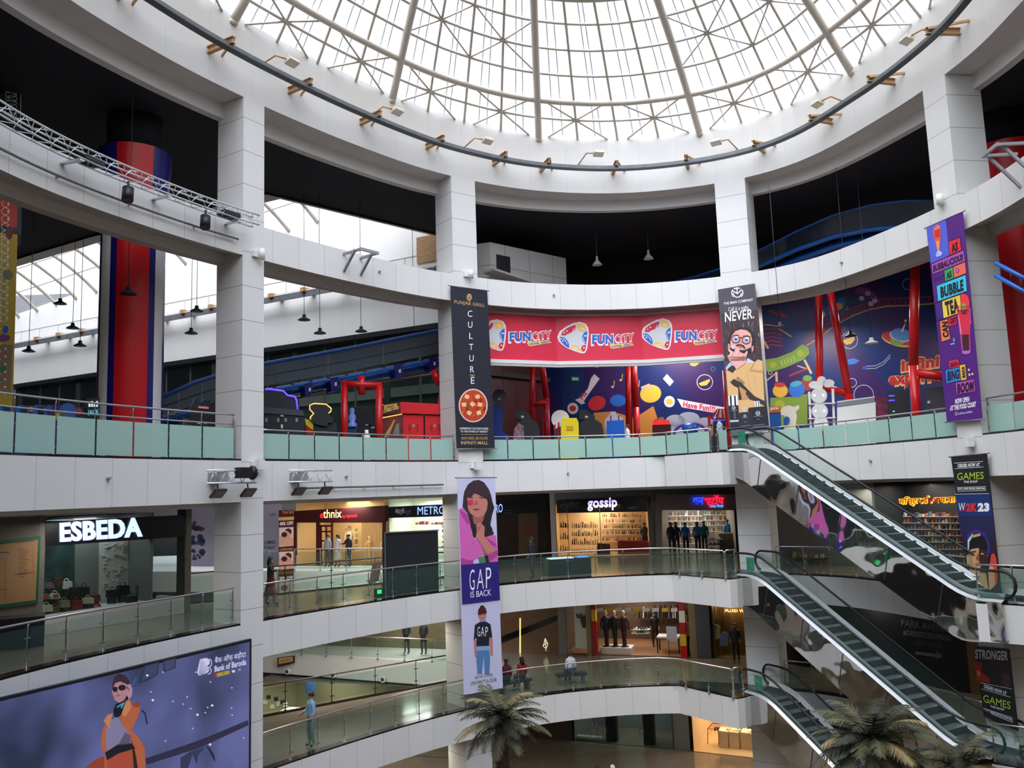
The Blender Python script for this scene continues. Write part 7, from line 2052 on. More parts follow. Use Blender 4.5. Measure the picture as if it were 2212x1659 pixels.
p = VE2.pt(811, 1280, .2); r = thing('floor_spotlight', 'small black floor spotlight glowing green under the easel', 'spotlight', (p.x, p.y, Z2)); mb = MB(); mb.box((p.x, p.y, Z2 + .15), (.3, .25, .3), M_BLACK, .4); mb.build('housing', r); mb = MB(); mb.box((p.x + .05, p.y - .14, Z2 + .2), (.16, .03, .14), mat('green_lens', (60, 255, 150), .4, emit=.7), .4); mb.build('lens', r)
# ---- dark shoe hall and the two lit shops (second floor middle)
VM = VP((-3.2, 46.2), (2.2, 47.2))
BRN = mat('dark_brown_wall', (48, 34, 26), .5, noise=.4, nscale=.8)
mb = MB(); mb.slab([P3(VM.pt(1020, 1200), Z2), P3(VM.pt(1196, 1200), Z2), P3(VM.pt(1196, 1200), -.2), P3(VM.pt(1020, 1200), -.2)], .2, BRN, VM.n); struct(mb.build('wall_shoe_hall'), 'dark brown shop wall right of the pink girl banner', 'wall')
r, a = board('dark fascia with a cut off blue neon name right of the pink girl banner', VM, [(1060, 1086), (1196, 1083), (1196, 1106), (1060, 1112)], M_SIGNB, .2, lift=.1)
a.text('METRO', (1046, 1110), (1085, 1106), 18, M_NEONB, 2, bold=.01)
for y in (1103, 1109): a.line([(1088, y), (1105, y - 1)], 1, ink(60, 140, 110), 2)
a.build('lettering', r)
r, a = board('tall tan panel reading metro shoes on the dark brown wall', VM, [(1120, 1203), (1162, 1201), (1161, 1107), (1120, 1110)][::-1], mat('tan_panel', (104, 84, 62), .5), .06, 'wall_panel', 'panel', .05)
a.text('METRO', (1125, 1155), (1156, 1153), 19, ink(140, 44, 44), 2); a.text('SHOES', (1133, 1166), (1152, 1165), 6, ink(150, 120, 90), 2); a.build('lettering', r)
VG = VP((-1.2, 47.0), (12.6, 45.5))
for x0, x1, m, lab in ((1192, 1203, M_WHITEPLAIN, 'white pilaster left of the glowing shoe shop'), (1405, 1416, M_PIL, 'grey stone pilaster between the two lit shops')):
    mb = MB(); mb.slab([P3(VG.pt(x0, 1200), Z2), P3(VG.pt(x1, 1200), Z2), P3(VG.pt(x1, 1200), -.2), P3(VG.pt(x0, 1200), -.2)], .4, m, VG.n); tag(mb.build('pilaster'), lab, 'pilaster')
q, c, n = room('wall_lit_shop', VG, 1203, 1405, Z2, -.9, 3.2, mat('shoe_shop_cream', (226, 196, 150), .6), mat('cream_tile', (196, 170, 130), .3), mat('warm_ceiling', (150, 120, 84), .7))
lamp(c.x, c.y, -1.0, 170, 1.6, (1, .8, .55), sy=4)
r, a = board('black fascia with glowing lower case name over the warm lit shoe shop', VG, [(1203, 1080), (1406, 1071), (1406, 1105), (1203, 1108.5)], M_SIGNB, .4)
M_LEDV = mat('violet_white_led', (190, 176, 255), .4, emit=1.5, emit_rgb=(196, 180, 255))
a.text('gossip', (1269, 1096.5), (1333, 1094), 20, M_LEDV, 3, bold=.03); a.text('गोसीप', (1208, 1102), (1251, 1097), 17, ink(110, 110, 112), 2); a.text('गोसीप', (1356, 1102), (1378, 1099), 7, ink(150, 146, 140), 2); a.build('lettering', r)
GS = [mat('heel_%02x%02x%02x' % c_, c_, .45) for c_ in ((60, 34, 30), (206, 170, 120), (120, 50, 44), (34, 26, 26), (170, 130, 90), (226, 206, 170))]
goods('shoe', 'left lit', 'shoes on the left shelves of the warm lit shop', VG, 1232, 1294, (1142, 1160, 1179, 1198), -1.2, 4.6, 14, GS, .2); goods('shoe', 'right lit', 'shoes on the right shelves of the warm lit shop', VG, 1300, 1392, (1121, 1133, 1146, 1160, 1175), -2.4, 3.7, 10, GS, .2)
goods('shoe', 'window', 'shoes at the left edge of the warm lit shop', VG, 1208, 1228, (1140, 1165, 1190), -.5, 5, 16, GS, .18)
for x0, x1, y0, lab in ((1335, 1404, 1170, 'dark red display counter in the warm lit shop'), (1290, 1318, 1176, 'dark display block in the middle of the warm lit shop')):
    mb = MB(); off = -.9; mb.slab([P3(VG.pt(x0, 1200, off), Z2), P3(VG.pt(x1, 1200, off), Z2), VG.pt(x1, y0 + 2, off), VG.pt(x0, y0, off)], .7, mat('counter_red', (120, 20, 30), .4) if x0 > 1320 else mat('counter_dark', (52, 28, 30), .4), VG.n); tag(mb.build('counter'), lab, 'counter')
mb = MB()
for x in (1203, 1229, 1299, 1404): mb.slab([P3(VG.pt(x, 1200, .02), Z2), P3(VG.pt(x + 1.4, 1200, .02), Z2), P3(VG.pt(x + 1.4, 1200, .02), -.95), P3(VG.pt(x, 1200, .02), -.95)], .05, M_STEELD, VG.n)
tag(mb.build('shopfront_frame'), 'slim steel frame of the warm lit shop front', 'frame')
p = VG.pt(1396, 1170, -1.6); person('shop worker in dark clothes at the right of the warm lit shop', (p.x, p.y, Z2), 2.9, 1.65, shirt=M_BLACK, pants=M_BLACK)
# gift shop with the blue and red neon
q, c, n = room('wall_gift_shop', VG, 1428, 1592, Z2, -.95, 5.0, mat('gift_shop_wall', (150, 140, 126), .6), None, mat('gift_ceiling', (170, 160, 146), .6))
lamp(c.x, c.y, -1.05, 120, 1.8, (1, .95, .86), sy=3)
mb = MB()
for x0, x1, y0, y1 in ((1416, 1600, 1068, 1102), (1416, 1430, 1100, 1230)): mb.slab([VG.pt(x0, y1), VG.pt(x1, y1), VG.pt(x1, y0), VG.pt(x0, y0)], .3, mat('grey_fascia', (146, 142, 142), .5), VG.n)
struct(mb.build('wall_gift_front'), 'grey fascia and jamb of the gift shop', 'wall')
r = thing('shop_sign', 'blue and red neon sign in Hindi letters on the grey gift shop fascia', 'sign', VG.pt(1530, 1090))
a = Art(VG, .05); NB2, NR2 = mat('deep_blue_neon', (40, 60, 255), .4, emit=2.0), mat('crimson_neon', (255, 30, 70), .4, emit=1.5)
a.text('वन', (1496, 1090), (1520, 1089), 15, NB2, 2, bold=.03, depth=.05); a.text('स्टॉप', (1521, 1090), (1563, 1088.5), 20, NR2, 2, bold=.03, depth=.05); a.text('One Stop', (1533, 1096), (1562, 1094.5), 5.5, mat('sky_neon', (70, 170, 255), .4, emit=1.6), 2, bold=.03); a.build('lettering', r)
BK_ = [mat('gift_%02x%02x%02x' % c_, c_, .5) for c_ in ((190, 176, 150), (90, 84, 80), (60, 120, 126), (170, 130, 90), (206, 200, 190), (120, 60, 60))]
goods('gift_item', 'left gift', 'small goods on the left gift shop shelves', VG, 1452, 1530, (1118, 1130, 1142, 1155, 1168, 1182), -3.0, 4.2, 12, BK_, .2); goods('gift_item', 'right gift', 'small goods on the right gift shop shelves', VG, 1536, 1590, (1116, 1128, 1140, 1154), -3.2, 5, 11, BK_, .2); goods('gift_item', 'rack', 'small goods on the low rack at the gift shop entrance', VG, 1530, 1568, (1168, 1178, 1190, 1200), -.6, 4.4, 7, BK_, .2, M_DGREY)
mb = MB(); p = VG.pt(1582, 1180, -1.5); mb.box((p.x, p.y, Z2 + .5), (1.2, .9, 1.0), mat('counter_grey', (120, 112, 104), .5)); tag(mb.build('counter'), 'grey sales counter at the right of the gift shop', 'counter')
TEAL, BLU = mat('teal_shirt', (24, 110, 110), .7), mat('sky_shirt', (60, 130, 180), .7)
for px, off, lab, kw in ((1453, -.4, 'person in dark blue, leftmost of the pair at the gift shop entrance', dict(shirt=mat('navy_shirt', (28, 34, 60), .7))), (1465, -.7, 'person in dark clothes behind the one in dark blue at the gift shop', dict(shirt=M_BLACK)), (1482, .2, 'man in a bright blue shirt with his back turned at the gift shop', dict(shirt=mat('bright_blue_shirt', (30, 104, 190), .7))), (1510, -.3, 'shop worker in a sky blue shirt facing the man in teal', dict(shirt=BLU)), (1528, -1.0, 'man in a teal shirt in the gift shop', dict(shirt=TEAL)), (1585, -1.9, 'shop worker in blue behind the gift shop counter', dict(shirt=BLU))):
    p = VG.pt(px, 1190, off); person(lab, (p.x, p.y, Z2), 3.0 if px != 1585 else 0.3, 1.68, pants=mat('dark_trousers', (40, 42, 52), .7), **kw)
# ---- right side, second floor
VR = VP((10.8, 41.6), (20.5, 29.5))
mb = MB(); mb.slab([P3(VR.pt(1640, 1150), Z2), P3(VR.pt(1890, 1150), Z2), P3(VR.pt(1890, 1150), -.2), P3(VR.pt(1640, 1150), -.2)], .2, mat('grey_shop_wall', (120, 116, 112), .5, noise=.1, nscale=.6), VR.n); struct(mb.build('wall_right'), 'grey shop wall behind the upper escalator', 'wall')
r = thing('shop_sign', 'tail of a round red sign on the grey wall above the upper escalator', 'sign', VR.pt(1820, 1075)); a = Art(VR, .05); a.text('shop', (1772, 1082), (1829, 1080), 13, M_LEDR, 2, bold=.06, depth=.05); a.build('lettering', r)
q, c, n = room('wall_diy_shop', VR, 1892, 2090, Z2, -.25, 3, mat('diy_black_wall', (30, 30, 32), .6))
lamp(c.x, c.y, -.4, 110, 1.5, (1, .96, .9), sy=3)
r = thing('shop_sign', 'glowing yellow Hindi sign of the goods shop left of the black game banner', 'sign', VR.pt(1990, 1085)); a = Art(VR, .0)
a.text('मिस्टर.डी.आय.वाय', (1943, 1089), (2075, 1084), 16, mat('yellow_sign', (255, 196, 40), .4, emit=1.3), 1, bold=.09, depth=.06); a.text('मिस्टर.डी.आय.वाय', (1944, 1088.6), (2074, 1083.6), 14.5, mat('red_face', (206, 40, 30), .4, emit=.5), 18, bold=.02); a.build('lettering', r)
GO = [mat('diy_%02x%02x%02x' % c_, c_, .5) for c_ in ((190, 110, 110), (206, 190, 190), (110, 120, 150), (180, 160, 110), (70, 80, 90), (150, 90, 70))]
goods('boxed_good', 'left goods', 'packed goods on the shelves of the goods shop', VR, 1925, 2070, (1118, 1132, 1146, 1160, 1174, 1190, 1206, 1222), -1.0, 7.6, 10, GO, .25)
goods('flower_pot', 'pot', 'potted goods behind the lower escalator top', VR, 1700, 1790, (1205, 1222), -.3 + .4, 12, 14, [mat('pot_%02x%02x%02x' % c_, c_, .5) for c_ in ((206, 190, 130), (170, 100, 40), (200, 200, 190), (60, 90, 60))], .2, M_DGREY)
mb = MB(); p = VR.pt(1683, 1215, 1.0); mb.box((p.x, p.y, Z2 + .55), (.5, .5, 1.1), M_DRED, -.8); tag(mb.build('fire_cabinet'), 'dark red fire cabinet beside the column on the second floor', 'cabinet')
# ------------------------------------------------------------------ first floor shops
def vslab(mb, vp, x0, x1, z0, z1, th, m, off=0.0):
    a, b = vp.pt(x0, 1300, off), vp.pt(x1, 1300, off)
    mb.slab([P3(a, z0), P3(b, z0), P3(b, z1), P3(a, z1)], th, m, vp.n)
VT = VP((-1.1, 44.6), (10.6, 40.9))
ZC1 = Z2 - 1.3
TANW = mat('polished_tan_wall', (112, 82, 54), .25, noise=.1)
mb = MB(); vslab(mb, VT, 1010, 1212, Z1, ZC1, .2, TANW)
for p, q_ in (((1080, 1384), (1205, 1334)),): mb.slab([VT.pt(p[0], p[1] + 8, .01), VT.pt(q_[0], q_[1] + 6, .01), VT.pt(q_[0], q_[1] - 6, .01), VT.pt(p[0], p[1] - 8, .01)], .02, M_BLACKGRAN, VT.n)
struct(mb.build('wall_tan'), 'polished tan wall with a dark diagonal band', 'wall')
r = thing('light_strip', 'vertical glowing gold strip on the tan wall', 'light', VT.pt(1124, 1400)); mb = MB(); mb.slab([VT.pt(1122.5, 1440, .03), VT.pt(1125, 1440, .03), VT.pt(1125, 1335, .03), VT.pt(1122.5, 1335, .03)], .03, mat('gold_glow', (255, 220, 140), .4, emit=1.2), VT.n); mb.build('strip', r)
r = thing('wall_emblem', 'glowing line emblem of a leaf above small letters on the tan wall', 'emblem', VT.pt(1179, 1400)); a = Art(VT, .03); EM = mat('emblem_glow', (240, 230, 200), .4, emit=1.0)
for pts in ([(1174, 1396), (1178, 1379), (1184, 1392), (1180, 1401), (1174, 1396)], [(1178, 1379), (1180, 1401)], [(1173, 1394), (1184, 1388)]): a.line(pts, 1.1, EM)
a.text('adidas'[:0] + 'W', (1178, 1406), (1182, 1405.6), 3, EM); a.build('lettering', r)
q, c, n = room('wall_suit_shop', VT, 1212, 1500, Z1, ZC1, 4.5, mat('suit_shop_wall', (96, 74, 60), .6, noise=.3), mat('shop_oak_floor', (150, 108, 74), .4), mat('suit_ceiling', (60, 54, 50), .7))
lamp(c.x, c.y, ZC1 - .1, 150, 1.8, (1, .9, .78), sy=4)
for x0, x1, m, nm, lab in ((1205, 1221, M_PIL, 'pilaster', 'grey pilaster left of the suit shop'), (1265, 1275, mat('brass_post', (150, 132, 96), .35, metal=.4), 'pilaster', 'brass faced post right of the white brick panel'), (1486, 1500, mat('brass_post', (150, 132, 96), .35), 'pilaster', 'brass faced post at the right of the suit shop'), (1500, 1530, mat('slate_stone', (78, 82, 88), .4, noise=.1), 'pilaster', 'broad slate grey pilaster beside the gold rod wall')):
    mb = MB(); vslab(mb, VT, x0, x1, Z1, ZC1, .5, m, .15); tag(mb.build(nm), lab, 'pilaster')
mb = MB(); vslab(mb, VT, 1236, 1266, Z1 + .25, ZC1, .1, mat('white_brick_paint', (232, 228, 216), .6, noise=.06, nscale=9), -.3)
o = mb.build('brick_panel'); tag(o, 'lit white brick panel behind the antler head', 'panel')
r = thing('antler_head', 'dark stag head silhouette with antlers on the white brick panel', 'ornament', VT.pt(1258, 1345)); DKB = mat('stag_bronze', (66, 58, 44), .5)
extp(r, 'head', VT, [(1252, 1336), (1262, 1330), (1264, 1345), (1261, 1357), (1257, 1356), (1254, 1346)], .15, DKB, -.1)
for pts in ([(1254, 1338), (1248, 1334), (1242, 1326)], [(1248, 1334), (1243, 1335)], [(1256, 1334), (1252, 1326)], [(1251, 1336), (1246, 1329)]): mb = MB(); mb.tube([VT.pt(x, y, -.15) for x, y in pts], .03, DKB, 5); mb.build('antler', r)
PR, PY = mat('promo_red', (170, 22, 40), .5), mat('promo_yellow', (226, 190, 50), .5)
for x0, x1, lab in ((1277, 1286, 'red and yellow sale column at the left of the suit shop opening'), (1465, 1478, 'red and yellow sale column at the right of the suit shop opening')):
    r = thing('sale_column', lab, 'column', VT.pt(x0, 1420))
    for i in range(6):
        mb = MB(); z = Z1 + i * .55; vslab(mb, VT, x0, x1, z, z + .55, .3, (PR, M_RED, PY, PR, M_WHITEPLAIN, PR)[(i + x0) % 6], .1); mb.build('sale_block', r)
r = thing('valance', 'red sale valance across the top of the suit shop', 'valance', VT.pt(1380, 1318)); mb = MB(); vslab(mb, VT, 1276, 1480, ZC1 - .35, ZC1, .1, PR, .12); mb.build('cloth', r)
for i in range(9):
    mb = MB(); mb.slab([VT.pt(1290 + i * 20, 1321, .14), VT.pt(1304 + i * 20, 1320, .14), VT.pt(1304 + i * 20, 1312, .14), VT.pt(1290 + i * 20, 1313, .14)], .01, PY if i % 3 == 1 else M_WHITEPLAIN, VT.n); mb.build('tag_card', r)
SUITS = [mat('navy_suit', (26, 28, 48), .6), mat('black_suit', (22, 24, 34), .6), mat('wine_suit', (52, 24, 32), .6)]
for i, (px, lab) in enumerate(((1305, 'navy suited mannequin, left of three on the podium'), (1324, 'black suited mannequin, middle of three on the podium'), (1344, 'wine suited mannequin, right of three on the podium'))):
    p = VT.pt(px, 1400, -.7); mannequin(lab, (p.x, p.y, Z1 + .3), 1.8, SUITS[i], SUITS[i])
mb = MB(); vslab(mb, VT, 1290, 1356, Z1, Z1 + .3, 1.0, M_WHITEPLAIN, -.3); tag(mb.build('podium'), 'white podium under the three suited mannequins', 'podium')
goods('folded_shirt', 'table', 'folded shirts in the suit shop', VT, 1352, 1392, (1372, 1380), -1.6, 6, 4, [mat('shirt_a', (206, 206, 210), .7), mat('shirt_b', (90, 110, 140), .7), mat('shirt_c', (40, 44, 60), .7)], .4); goods('hanging_garment', 'rail', 'garments on the suit shop rails', VT, 1350, 1462, (1362,), -3.9, 5, 30, [SUITS[0], SUITS[1], mat('grey_coat', (120, 112, 104), .7), mat('pale_coat', (190, 184, 176), .7), mat('brown_coat', (84, 62, 48), .7)], .3, M_DGREY)
r = thing('display_table', 'white topped table with folded clothes at the right of the suit shop', 'table', VT.pt(1430, 1395)); mb = MB(); a_, b_ = VT.pt(1413, 1380, -.8), VT.pt(1462, 1380, -.8); mb.slab([P3(a_, Z1 + .72), P3(b_, Z1 + .72), P3(b_, Z1 + .8), P3(a_, Z1 + .8)], .9, M_WHITEPLAIN, VT.n); mb.build('table_top', r)
for t in (.02, .98):
    for o_ in (-.05, -.8): p = a_.lerp(b_, t) + VT.n * o_; mb = MB(); mb.box((p.x, p.y, Z1 + .36), (.06, .06, .72), M_DGREY); mb.build('leg', r)
r = thing('notice_stand', 'pale notice board on a slim stand in front of the suit shop', 'stand', VT.pt(1450, 1410)); mb = MB(); mb.slab([VT.pt(1443, 1382, .4), VT.pt(1465, 1384, .4), VT.pt(1463, 1351, .4), VT.pt(1441, 1350, .4)], .03, mat('lilac_card', (176, 172, 184), .6), VT.n); mb.build('card', r); p = VT.pt(1447, 1390, .4); mb = MB(); mb.tube([(p.x, p.y, Z1), (p.x, p.y, Z1 + .9)], .02, M_DGREY, 6); mb.build('pole', r)
p = VT.pt(1398, 1360, -2.4); person('man in dark clothes deep in the suit shop', (p.x, p.y, Z1), 3.1, 1.75, shirt=M_BLACK, pants=M_BLACK)
p = VT.pt(1482, 1390, -.5); mannequin('mannequin in a pale jacket beside the right sale column', (p.x, p.y, Z1 + .1), 1.85, mat('pale_jacket', (206, 186, 160), .6), M_BLACK)
# gold rod wall with hanging denim
q, c, n = room('wall_gold_shop', VT, 1530, 1640, Z1, ZC1, .9, mat('gold_back', (92, 70, 40), .4, noise=.5, nscale=.9))
lamp(c.x, c.y, ZC1 - .1, 60, .8, (1, .8, .5), sy=2)
r = thing('rod_screen', 'wavy screen of thin gold rods in the jacket shop window', 'screen', VT.pt(1575, 1420, -.5))
mb = MB()
for i in range(32):
    x = 1531 + i * 3.3; o_ = -.5 + .18 * math.sin(i * .5); p = VT.pt(x, 1380, o_); mb.tube([(p.x, p.y, Z1), (p.x, p.y, ZC1)], .022, mat('gold_rod', (190, 150, 84), .3, metal=.7), 5)
mb.build('rods', r)
r = thing('shop_sign', 'glowing gold fluid workwear letters cut off by the first floor landing', 'sign', VT.pt(1590, 1318)); a = Art(VT, .1); a.text('FLUID WORK', (1567, 1321), (1630, 1322), 6, mat('gold_letters', (255, 214, 120), .4, emit=1.4), 1, bold=.03, depth=.04); a.build('lettering', r)
for x, y, col, lab in ((1539, 1352, (40, 62, 92), 'dark denim jacket hanging nearest the slate pilaster'), (1547, 1354, (120, 110, 84), 'olive jacket half hidden behind the dark denim one'), (1564, 1370, (70, 96, 130), 'lighter denim jacket hanging lowest in the gold window')):
    r = thing('hanging_jacket', lab, 'jacket', VT.pt(x, y + 20, .0)); m = mat('jacket_%d' % x, col, .7)
    extp(r, 'jacket', VT, [(x - 9, y + 26), (x + 8, y + 26), (x + 9, y + 2), (x + 2, y - 4), (x - 3, y - 4), (x - 9, y + 2)], .15, m, -.05); mb = MB(); mb.tube([VT.pt(x, y - 4, -.1), VT.pt(x, 1312, -.1)], .01, M_STEELD, 5); mb.build('hanger_wire', r)
p = VT.pt(1592, 1405, .6); person('security guard in dark blue by the column next to the gold window', (p.x, p.y, Z1), 2.7, 1.7, shirt=mat('guard_navy', (26, 30, 54), .7), pants=M_BLACK)
# right, first floor: dark hoarding
VQ = VP((10.6, 41.4), (20.3, 29.2))
mb = MB(); vslab(mb, VQ, 1640, 2078, Z1, ZC1, .2, mat('black_hoarding', (17, 17, 20), .35)); o = thing('hoarding', 'black hoarding with faint grey lettering and an arrow behind the middle escalator', 'hoarding', VQ.pt(1950, 1450)); b_ = mb.build('board'); b_.parent = o; b_.matrix_parent_inverse = o.matrix_basis.inverted()
a = Art(VQ, .02); a.frame(1562, 1179, .29385); GT = ink(92, 92, 96)
a.text('PARK AVENUE', (1312, 588), (1680, 640), 48, GT, 1); a.text('#DRESSTOEXPRESS', (1326, 654), (1672, 698), 38, GT, 1, bold=.02); a.text('NEXT DOOR', (1406, 728), (1612, 756), 36, ink(62, 62, 66), 1)
a.line([(1414, 786), (1580, 808)], 22, GT); a.poly([(1565, 770), (1617, 810), (1568, 836), (1580, 808)], GT); a.build('lettering', o)
mb = MB(); vslab(mb, VQ, 2078, 2120, Z1, ZC1, .2, TANW); struct(mb.build('wall_brown'), 'brown wall right of the black hoarding', 'wall')
p = VQ.pt(1700, 1450, 1.2); mb = MB(); mb.box((p.x, p.y, Z1 + .6), (.5, .5, 1.2), M_RED, -.8); tag(mb.build('fire_cabinet'), 'red fire cabinet beside the column on the first floor', 'cabinet')
# across the side void, first and ground floor
VL1 = VP((-11, 48.5), (-2.6, 45.6))
mb = MB(); vslab(mb, VL1, 560, 1000, Z1, -4.8, .2, mat('olive_shop_wall', (104, 96, 70), .5, noise=.4, nscale=.5)); struct(mb.build('wall_far_shops'), 'dim olive shop fronts across the side void', 'wall')
r = thing('hanging_sign', 'brown edged hanging sign on the white far floor edge', 'sign', atz(620, 1430, -8.8)); VW_ = VP((-11.2, 45.6), (-3.2, 41.9)); extp(r, 'panel', VW_, [(601, 1440), (637, 1432), (637, 1416), (601, 1420)], .06, mat('sign_brown', (84, 40, 34), .5), .05); a = Art(VW_, .06); a.poly([(604, 1434), (634, 1428), (634, 1418), (604, 1421)], ink(190, 160, 100)); a.text('MODERN', (608, 1430), (630, 1426), 5, ink(70, 40, 30), 2); a.build('lettering', r)
for x, y, w in ((623, 1450, 'left'), (722, 1457, 'middle'), (829, 1467, 'right')):
    r = thing('round_speaker', 'round cream speaker on the far white floor edge, %s of three' % w, 'speaker', VW_.pt(x, y), 'round speakers across the side void'); cc = VW_.pt(x, y)
    mb = MB(); mb.tube([cc, cc + VW_.n * .12], .16, M_WHITEPLAIN, 16); mb.build('rim', r); mb = MB(); mb.tube([cc + VW_.n * .1, cc + VW_.n * .14], .09, M_DGREY, 12); mb.build('cone', r)
for px in (907, 943):
    p = VL1.pt(px, 1375, 1.6); person('person in dark trousers %s across the side void, half hidden above' % ('on the left' if px == 907 else 'on the right'), (p.x, p.y, Z1), 2.8, 1.7, shirt=M_DGREY, pants=M_BLACK)
VL0 = VP((-12, 45.5), (-2.6, 42.2))
q, c, n = room('wall_ground_shop', VL0, 560, 1000, Z0, Z1 - 1.25, 3.5, mat('ground_shop_wall', (150, 142, 112), .6, noise=.2, nscale=.6)); lamp(c.x - 3, c.y, Z1 - 1.35, 160, 2, (1, .97, .86), sy=4)
r = thing('tiered_display', 'stepped white display of small boxes in the ground floor shop at left', 'display', VL0.pt(605, 1525, .5))
for i in range(4): mb = MB(); p = VL0.pt(592 + i * 12, 1500, 0); mb.box((p.x, p.y, Z0 + .5 + .14 * i), (.75, .8, 1.0 + .28 * i), mat('lit_white_display', (236, 232, 214), .5, emit=.15), -.35); mb.build('tier', r)
for i, (x, y) in enumerate(((583, 1512), (590, 1502), (598, 1522), (606, 1506), (612, 1516), (620, 1512), (626, 1518))): p = VL0.pt(x, y, .4); mb = MB(); mb.box((p.x, p.y, p.z), (.22, .2, .16), (mat('pale_box', (236, 228, 200), .5), M_BLACK)[i % 2], .3); tag(mb.build('display_box'), 'small box on the stepped white display', 'box', 'boxes on the stepped white display')
mb = MB(); mb.slab([VL0.pt(624, 1512, -1.5), VL0.pt(646, 1512, -1.5), VL0.pt(646, 1466, -1.5), VL0.pt(624, 1466, -1.5)], .05, mat('blue_poster', (50, 74, 120), .5), VL0.n); tag(mb.build('poster'), 'blue poster in the ground floor shop at left', 'poster')
mb = MB(); p = VL0.pt(704, 1500, -.3); mb.box((p.x, p.y, Z0 + .9), (.6, .5, 1.8), mat('oak_cabinet', (170, 140, 96), .5), -.3); tag(mb.build('cabinet'), 'pale oak cabinet in the ground floor shop across the void', 'cabinet')
# ------------------------------------------------------------------ ground floor centre
VB = VP((1.2, 45.2), (7.4, 42.7))
ZC0 = Z1 - 1.3
mb = MB(); vslab(mb, VB, 1040, 1225, Z0, ZC0, .2, mat('ground_brown_wall', (70, 50, 40), .4)); struct(mb.build('wall_ground'), 'dark brown ground floor wall', 'wall')
q, c, n = room('wall_ground_dark_shop', VB, 1225, 1440, Z0, ZC0, 3, mat('dark_shop_wall', (130, 134, 130), .6)); lamp(c.x, c.y, ZC0 - .1, 70, 1.5, (.95, 1, .98), sy=3)
mb = MB(); vslab(mb, VB, 1225, 1440, Z0, ZC0, .012, M_GLASSS, .1); struct(mb.build('window_6'), 'dark ground floor shop glass', 'window')
for x, lab in ((1303, 'left'), (1383, 'right')):
    r = thing('display_post', 'black display block with a pale ring emblem, %s one in the ground floor window' % lab, 'display', VB.pt(x, 1600)); mb = MB(); vslab(mb, VB, x - 11, x + 11, Z0, Z0 + 1.6, .4, M_BLACK, -.3); mb.build('block', r); a = Art(VB, -.28); a.ringl(x, 1582, 5, 9, 1.3, ink(150, 146, 140)); a.build('emblem', r)
r = thing('display_easel', 'white easel leaning in the ground floor window', 'easel', VB.pt(1280, 1600))
for p_, s_ in (((1276, 1566), (1270, py_at(VB, 1270, Z0))), ((1284, 1566), (1289, py_at(VB, 1289, Z0)))): mb = MB(); mb.tube([VB.pt(*p_, -.3), VB.pt(*s_, -.4)], .03, M_WHITEPLAIN, 6); mb.build('leg', r)
mb = MB(); mb.bar(VB.pt(1230, 1594, -.4), VB.pt(1295, 1600, -.4), .3, .12, M_WHITEPLAIN); mb.build('tray', r)
for px, lab in ((1388, 'mannequin with a red top in the ground floor window'),):
    p = VB.pt(px, 1590, -1.2); mannequin(lab, (p.x, p.y, Z0), 1.8, PR, M_DGREY)
VGd = VP((7.2, 42.8), (11.6, 40.6))
mb = MB(); vslab(mb, VGd, 1436, 1472, Z0, ZC0, .3, M_GPANEL); struct(mb.build('wall_ground_pier'), 'grey panelled pier on the ground floor', 'wall')
q, c, n = room('wall_gold_ground_shop', VGd, 1474, 1660, Z0, ZC0, 4, mat('cream_gold_wall', (226, 196, 150), .5), mat('cream_gold_floor', (216, 184, 136), .25), mat('cream_gold_ceiling', (214, 180, 130), .5)); lamp(c.x, c.y, ZC0 - .1, 150, 2, (1, .88, .7), sy=3.5)
r = thing('shop_poster', 'tall brown and white poster at the door of the cream lit shop', 'poster', VGd.pt(1482, 1600, -.8)); a = Art(VGd, -.6); a.board([(1475, 1603), (1487, 1598), (1487, 1550), (1474, 1548)], .05, M_WHITEPLAIN); a.poly([(1476, 1590), (1486, 1585), (1486, 1560), (1480, 1550), (1476, 1570)], ink(92, 52, 50)); a.build('print', r)
CT = mat('cream_counter', (206, 184, 150), .4)
for i, (x0, x1, lab) in enumerate(((1522, 1543, 'left cream display counter with a pair of dark shoes'), (1545, 1566, 'second cream display counter from the left'), (1569, 1592, 'middle cream display counter with a green bag'), (1593, 1616, 'right cream display counter with a blue grey bag'))):
    off = -1.0 - .1 * (i == 2); r = thing('display_counter', lab + ' in the cream lit shop', 'counter', VGd.pt(x0, 1620, off)); mb = MB(); vslab(mb, VGd, x0, x1, Z0, Z0 + .75, .7, CT, off); mb.build('body', r); mb = MB(); vslab(mb, VGd, x0, x1, Z0 + .75, Z0 + .8, .72, mat('cream_top', (240, 220, 180), .4), off + .01); mb.build('top', r)
for x, y, w, h, col, lab in ((1531, 1594, 4, 7, (60, 30, 26), 'dark shoe on the left counter'), (1537, 1594, 4, 7, (60, 30, 26), 'second dark shoe on the left counter'), (1557, 1596, 8, 4, (70, 50, 36), 'small brown item on the second counter'), (1585, 1590, 11, 7, (20, 80, 44), 'green bag on the middle counter'), (1608, 1590, 12, 6, (96, 116, 120), 'blue grey bag on the right counter'), (1572, 1581, 14, 6, (36, 26, 30), 'dark box on the back shelf of the cream lit shop'), (1580, 1586, 10, 4, (170, 40, 50), 'red clutch on the middle counter')):
    p = VGd.pt(x, y, -1.3); mb = MB(); mb.slab([VGd.pt(x - w / 2, y, -1.25), VGd.pt(x + w / 2, y, -1.25), VGd.pt(x + w * .4, y - h, -1.25), VGd.pt(x - w * .4, y - h, -1.25)], .2, mat('acc_%d' % x, col, .45), VGd.n); tag(mb.build('accessory'), lab, 'accessory')
r = thing('rack_frame', 'thin bronze rack frame around the left counter', 'rack', VGd.pt(1530, 1620, -.9)); BZ = mat('bronze_bar', (120, 84, 60), .35, metal=.5)
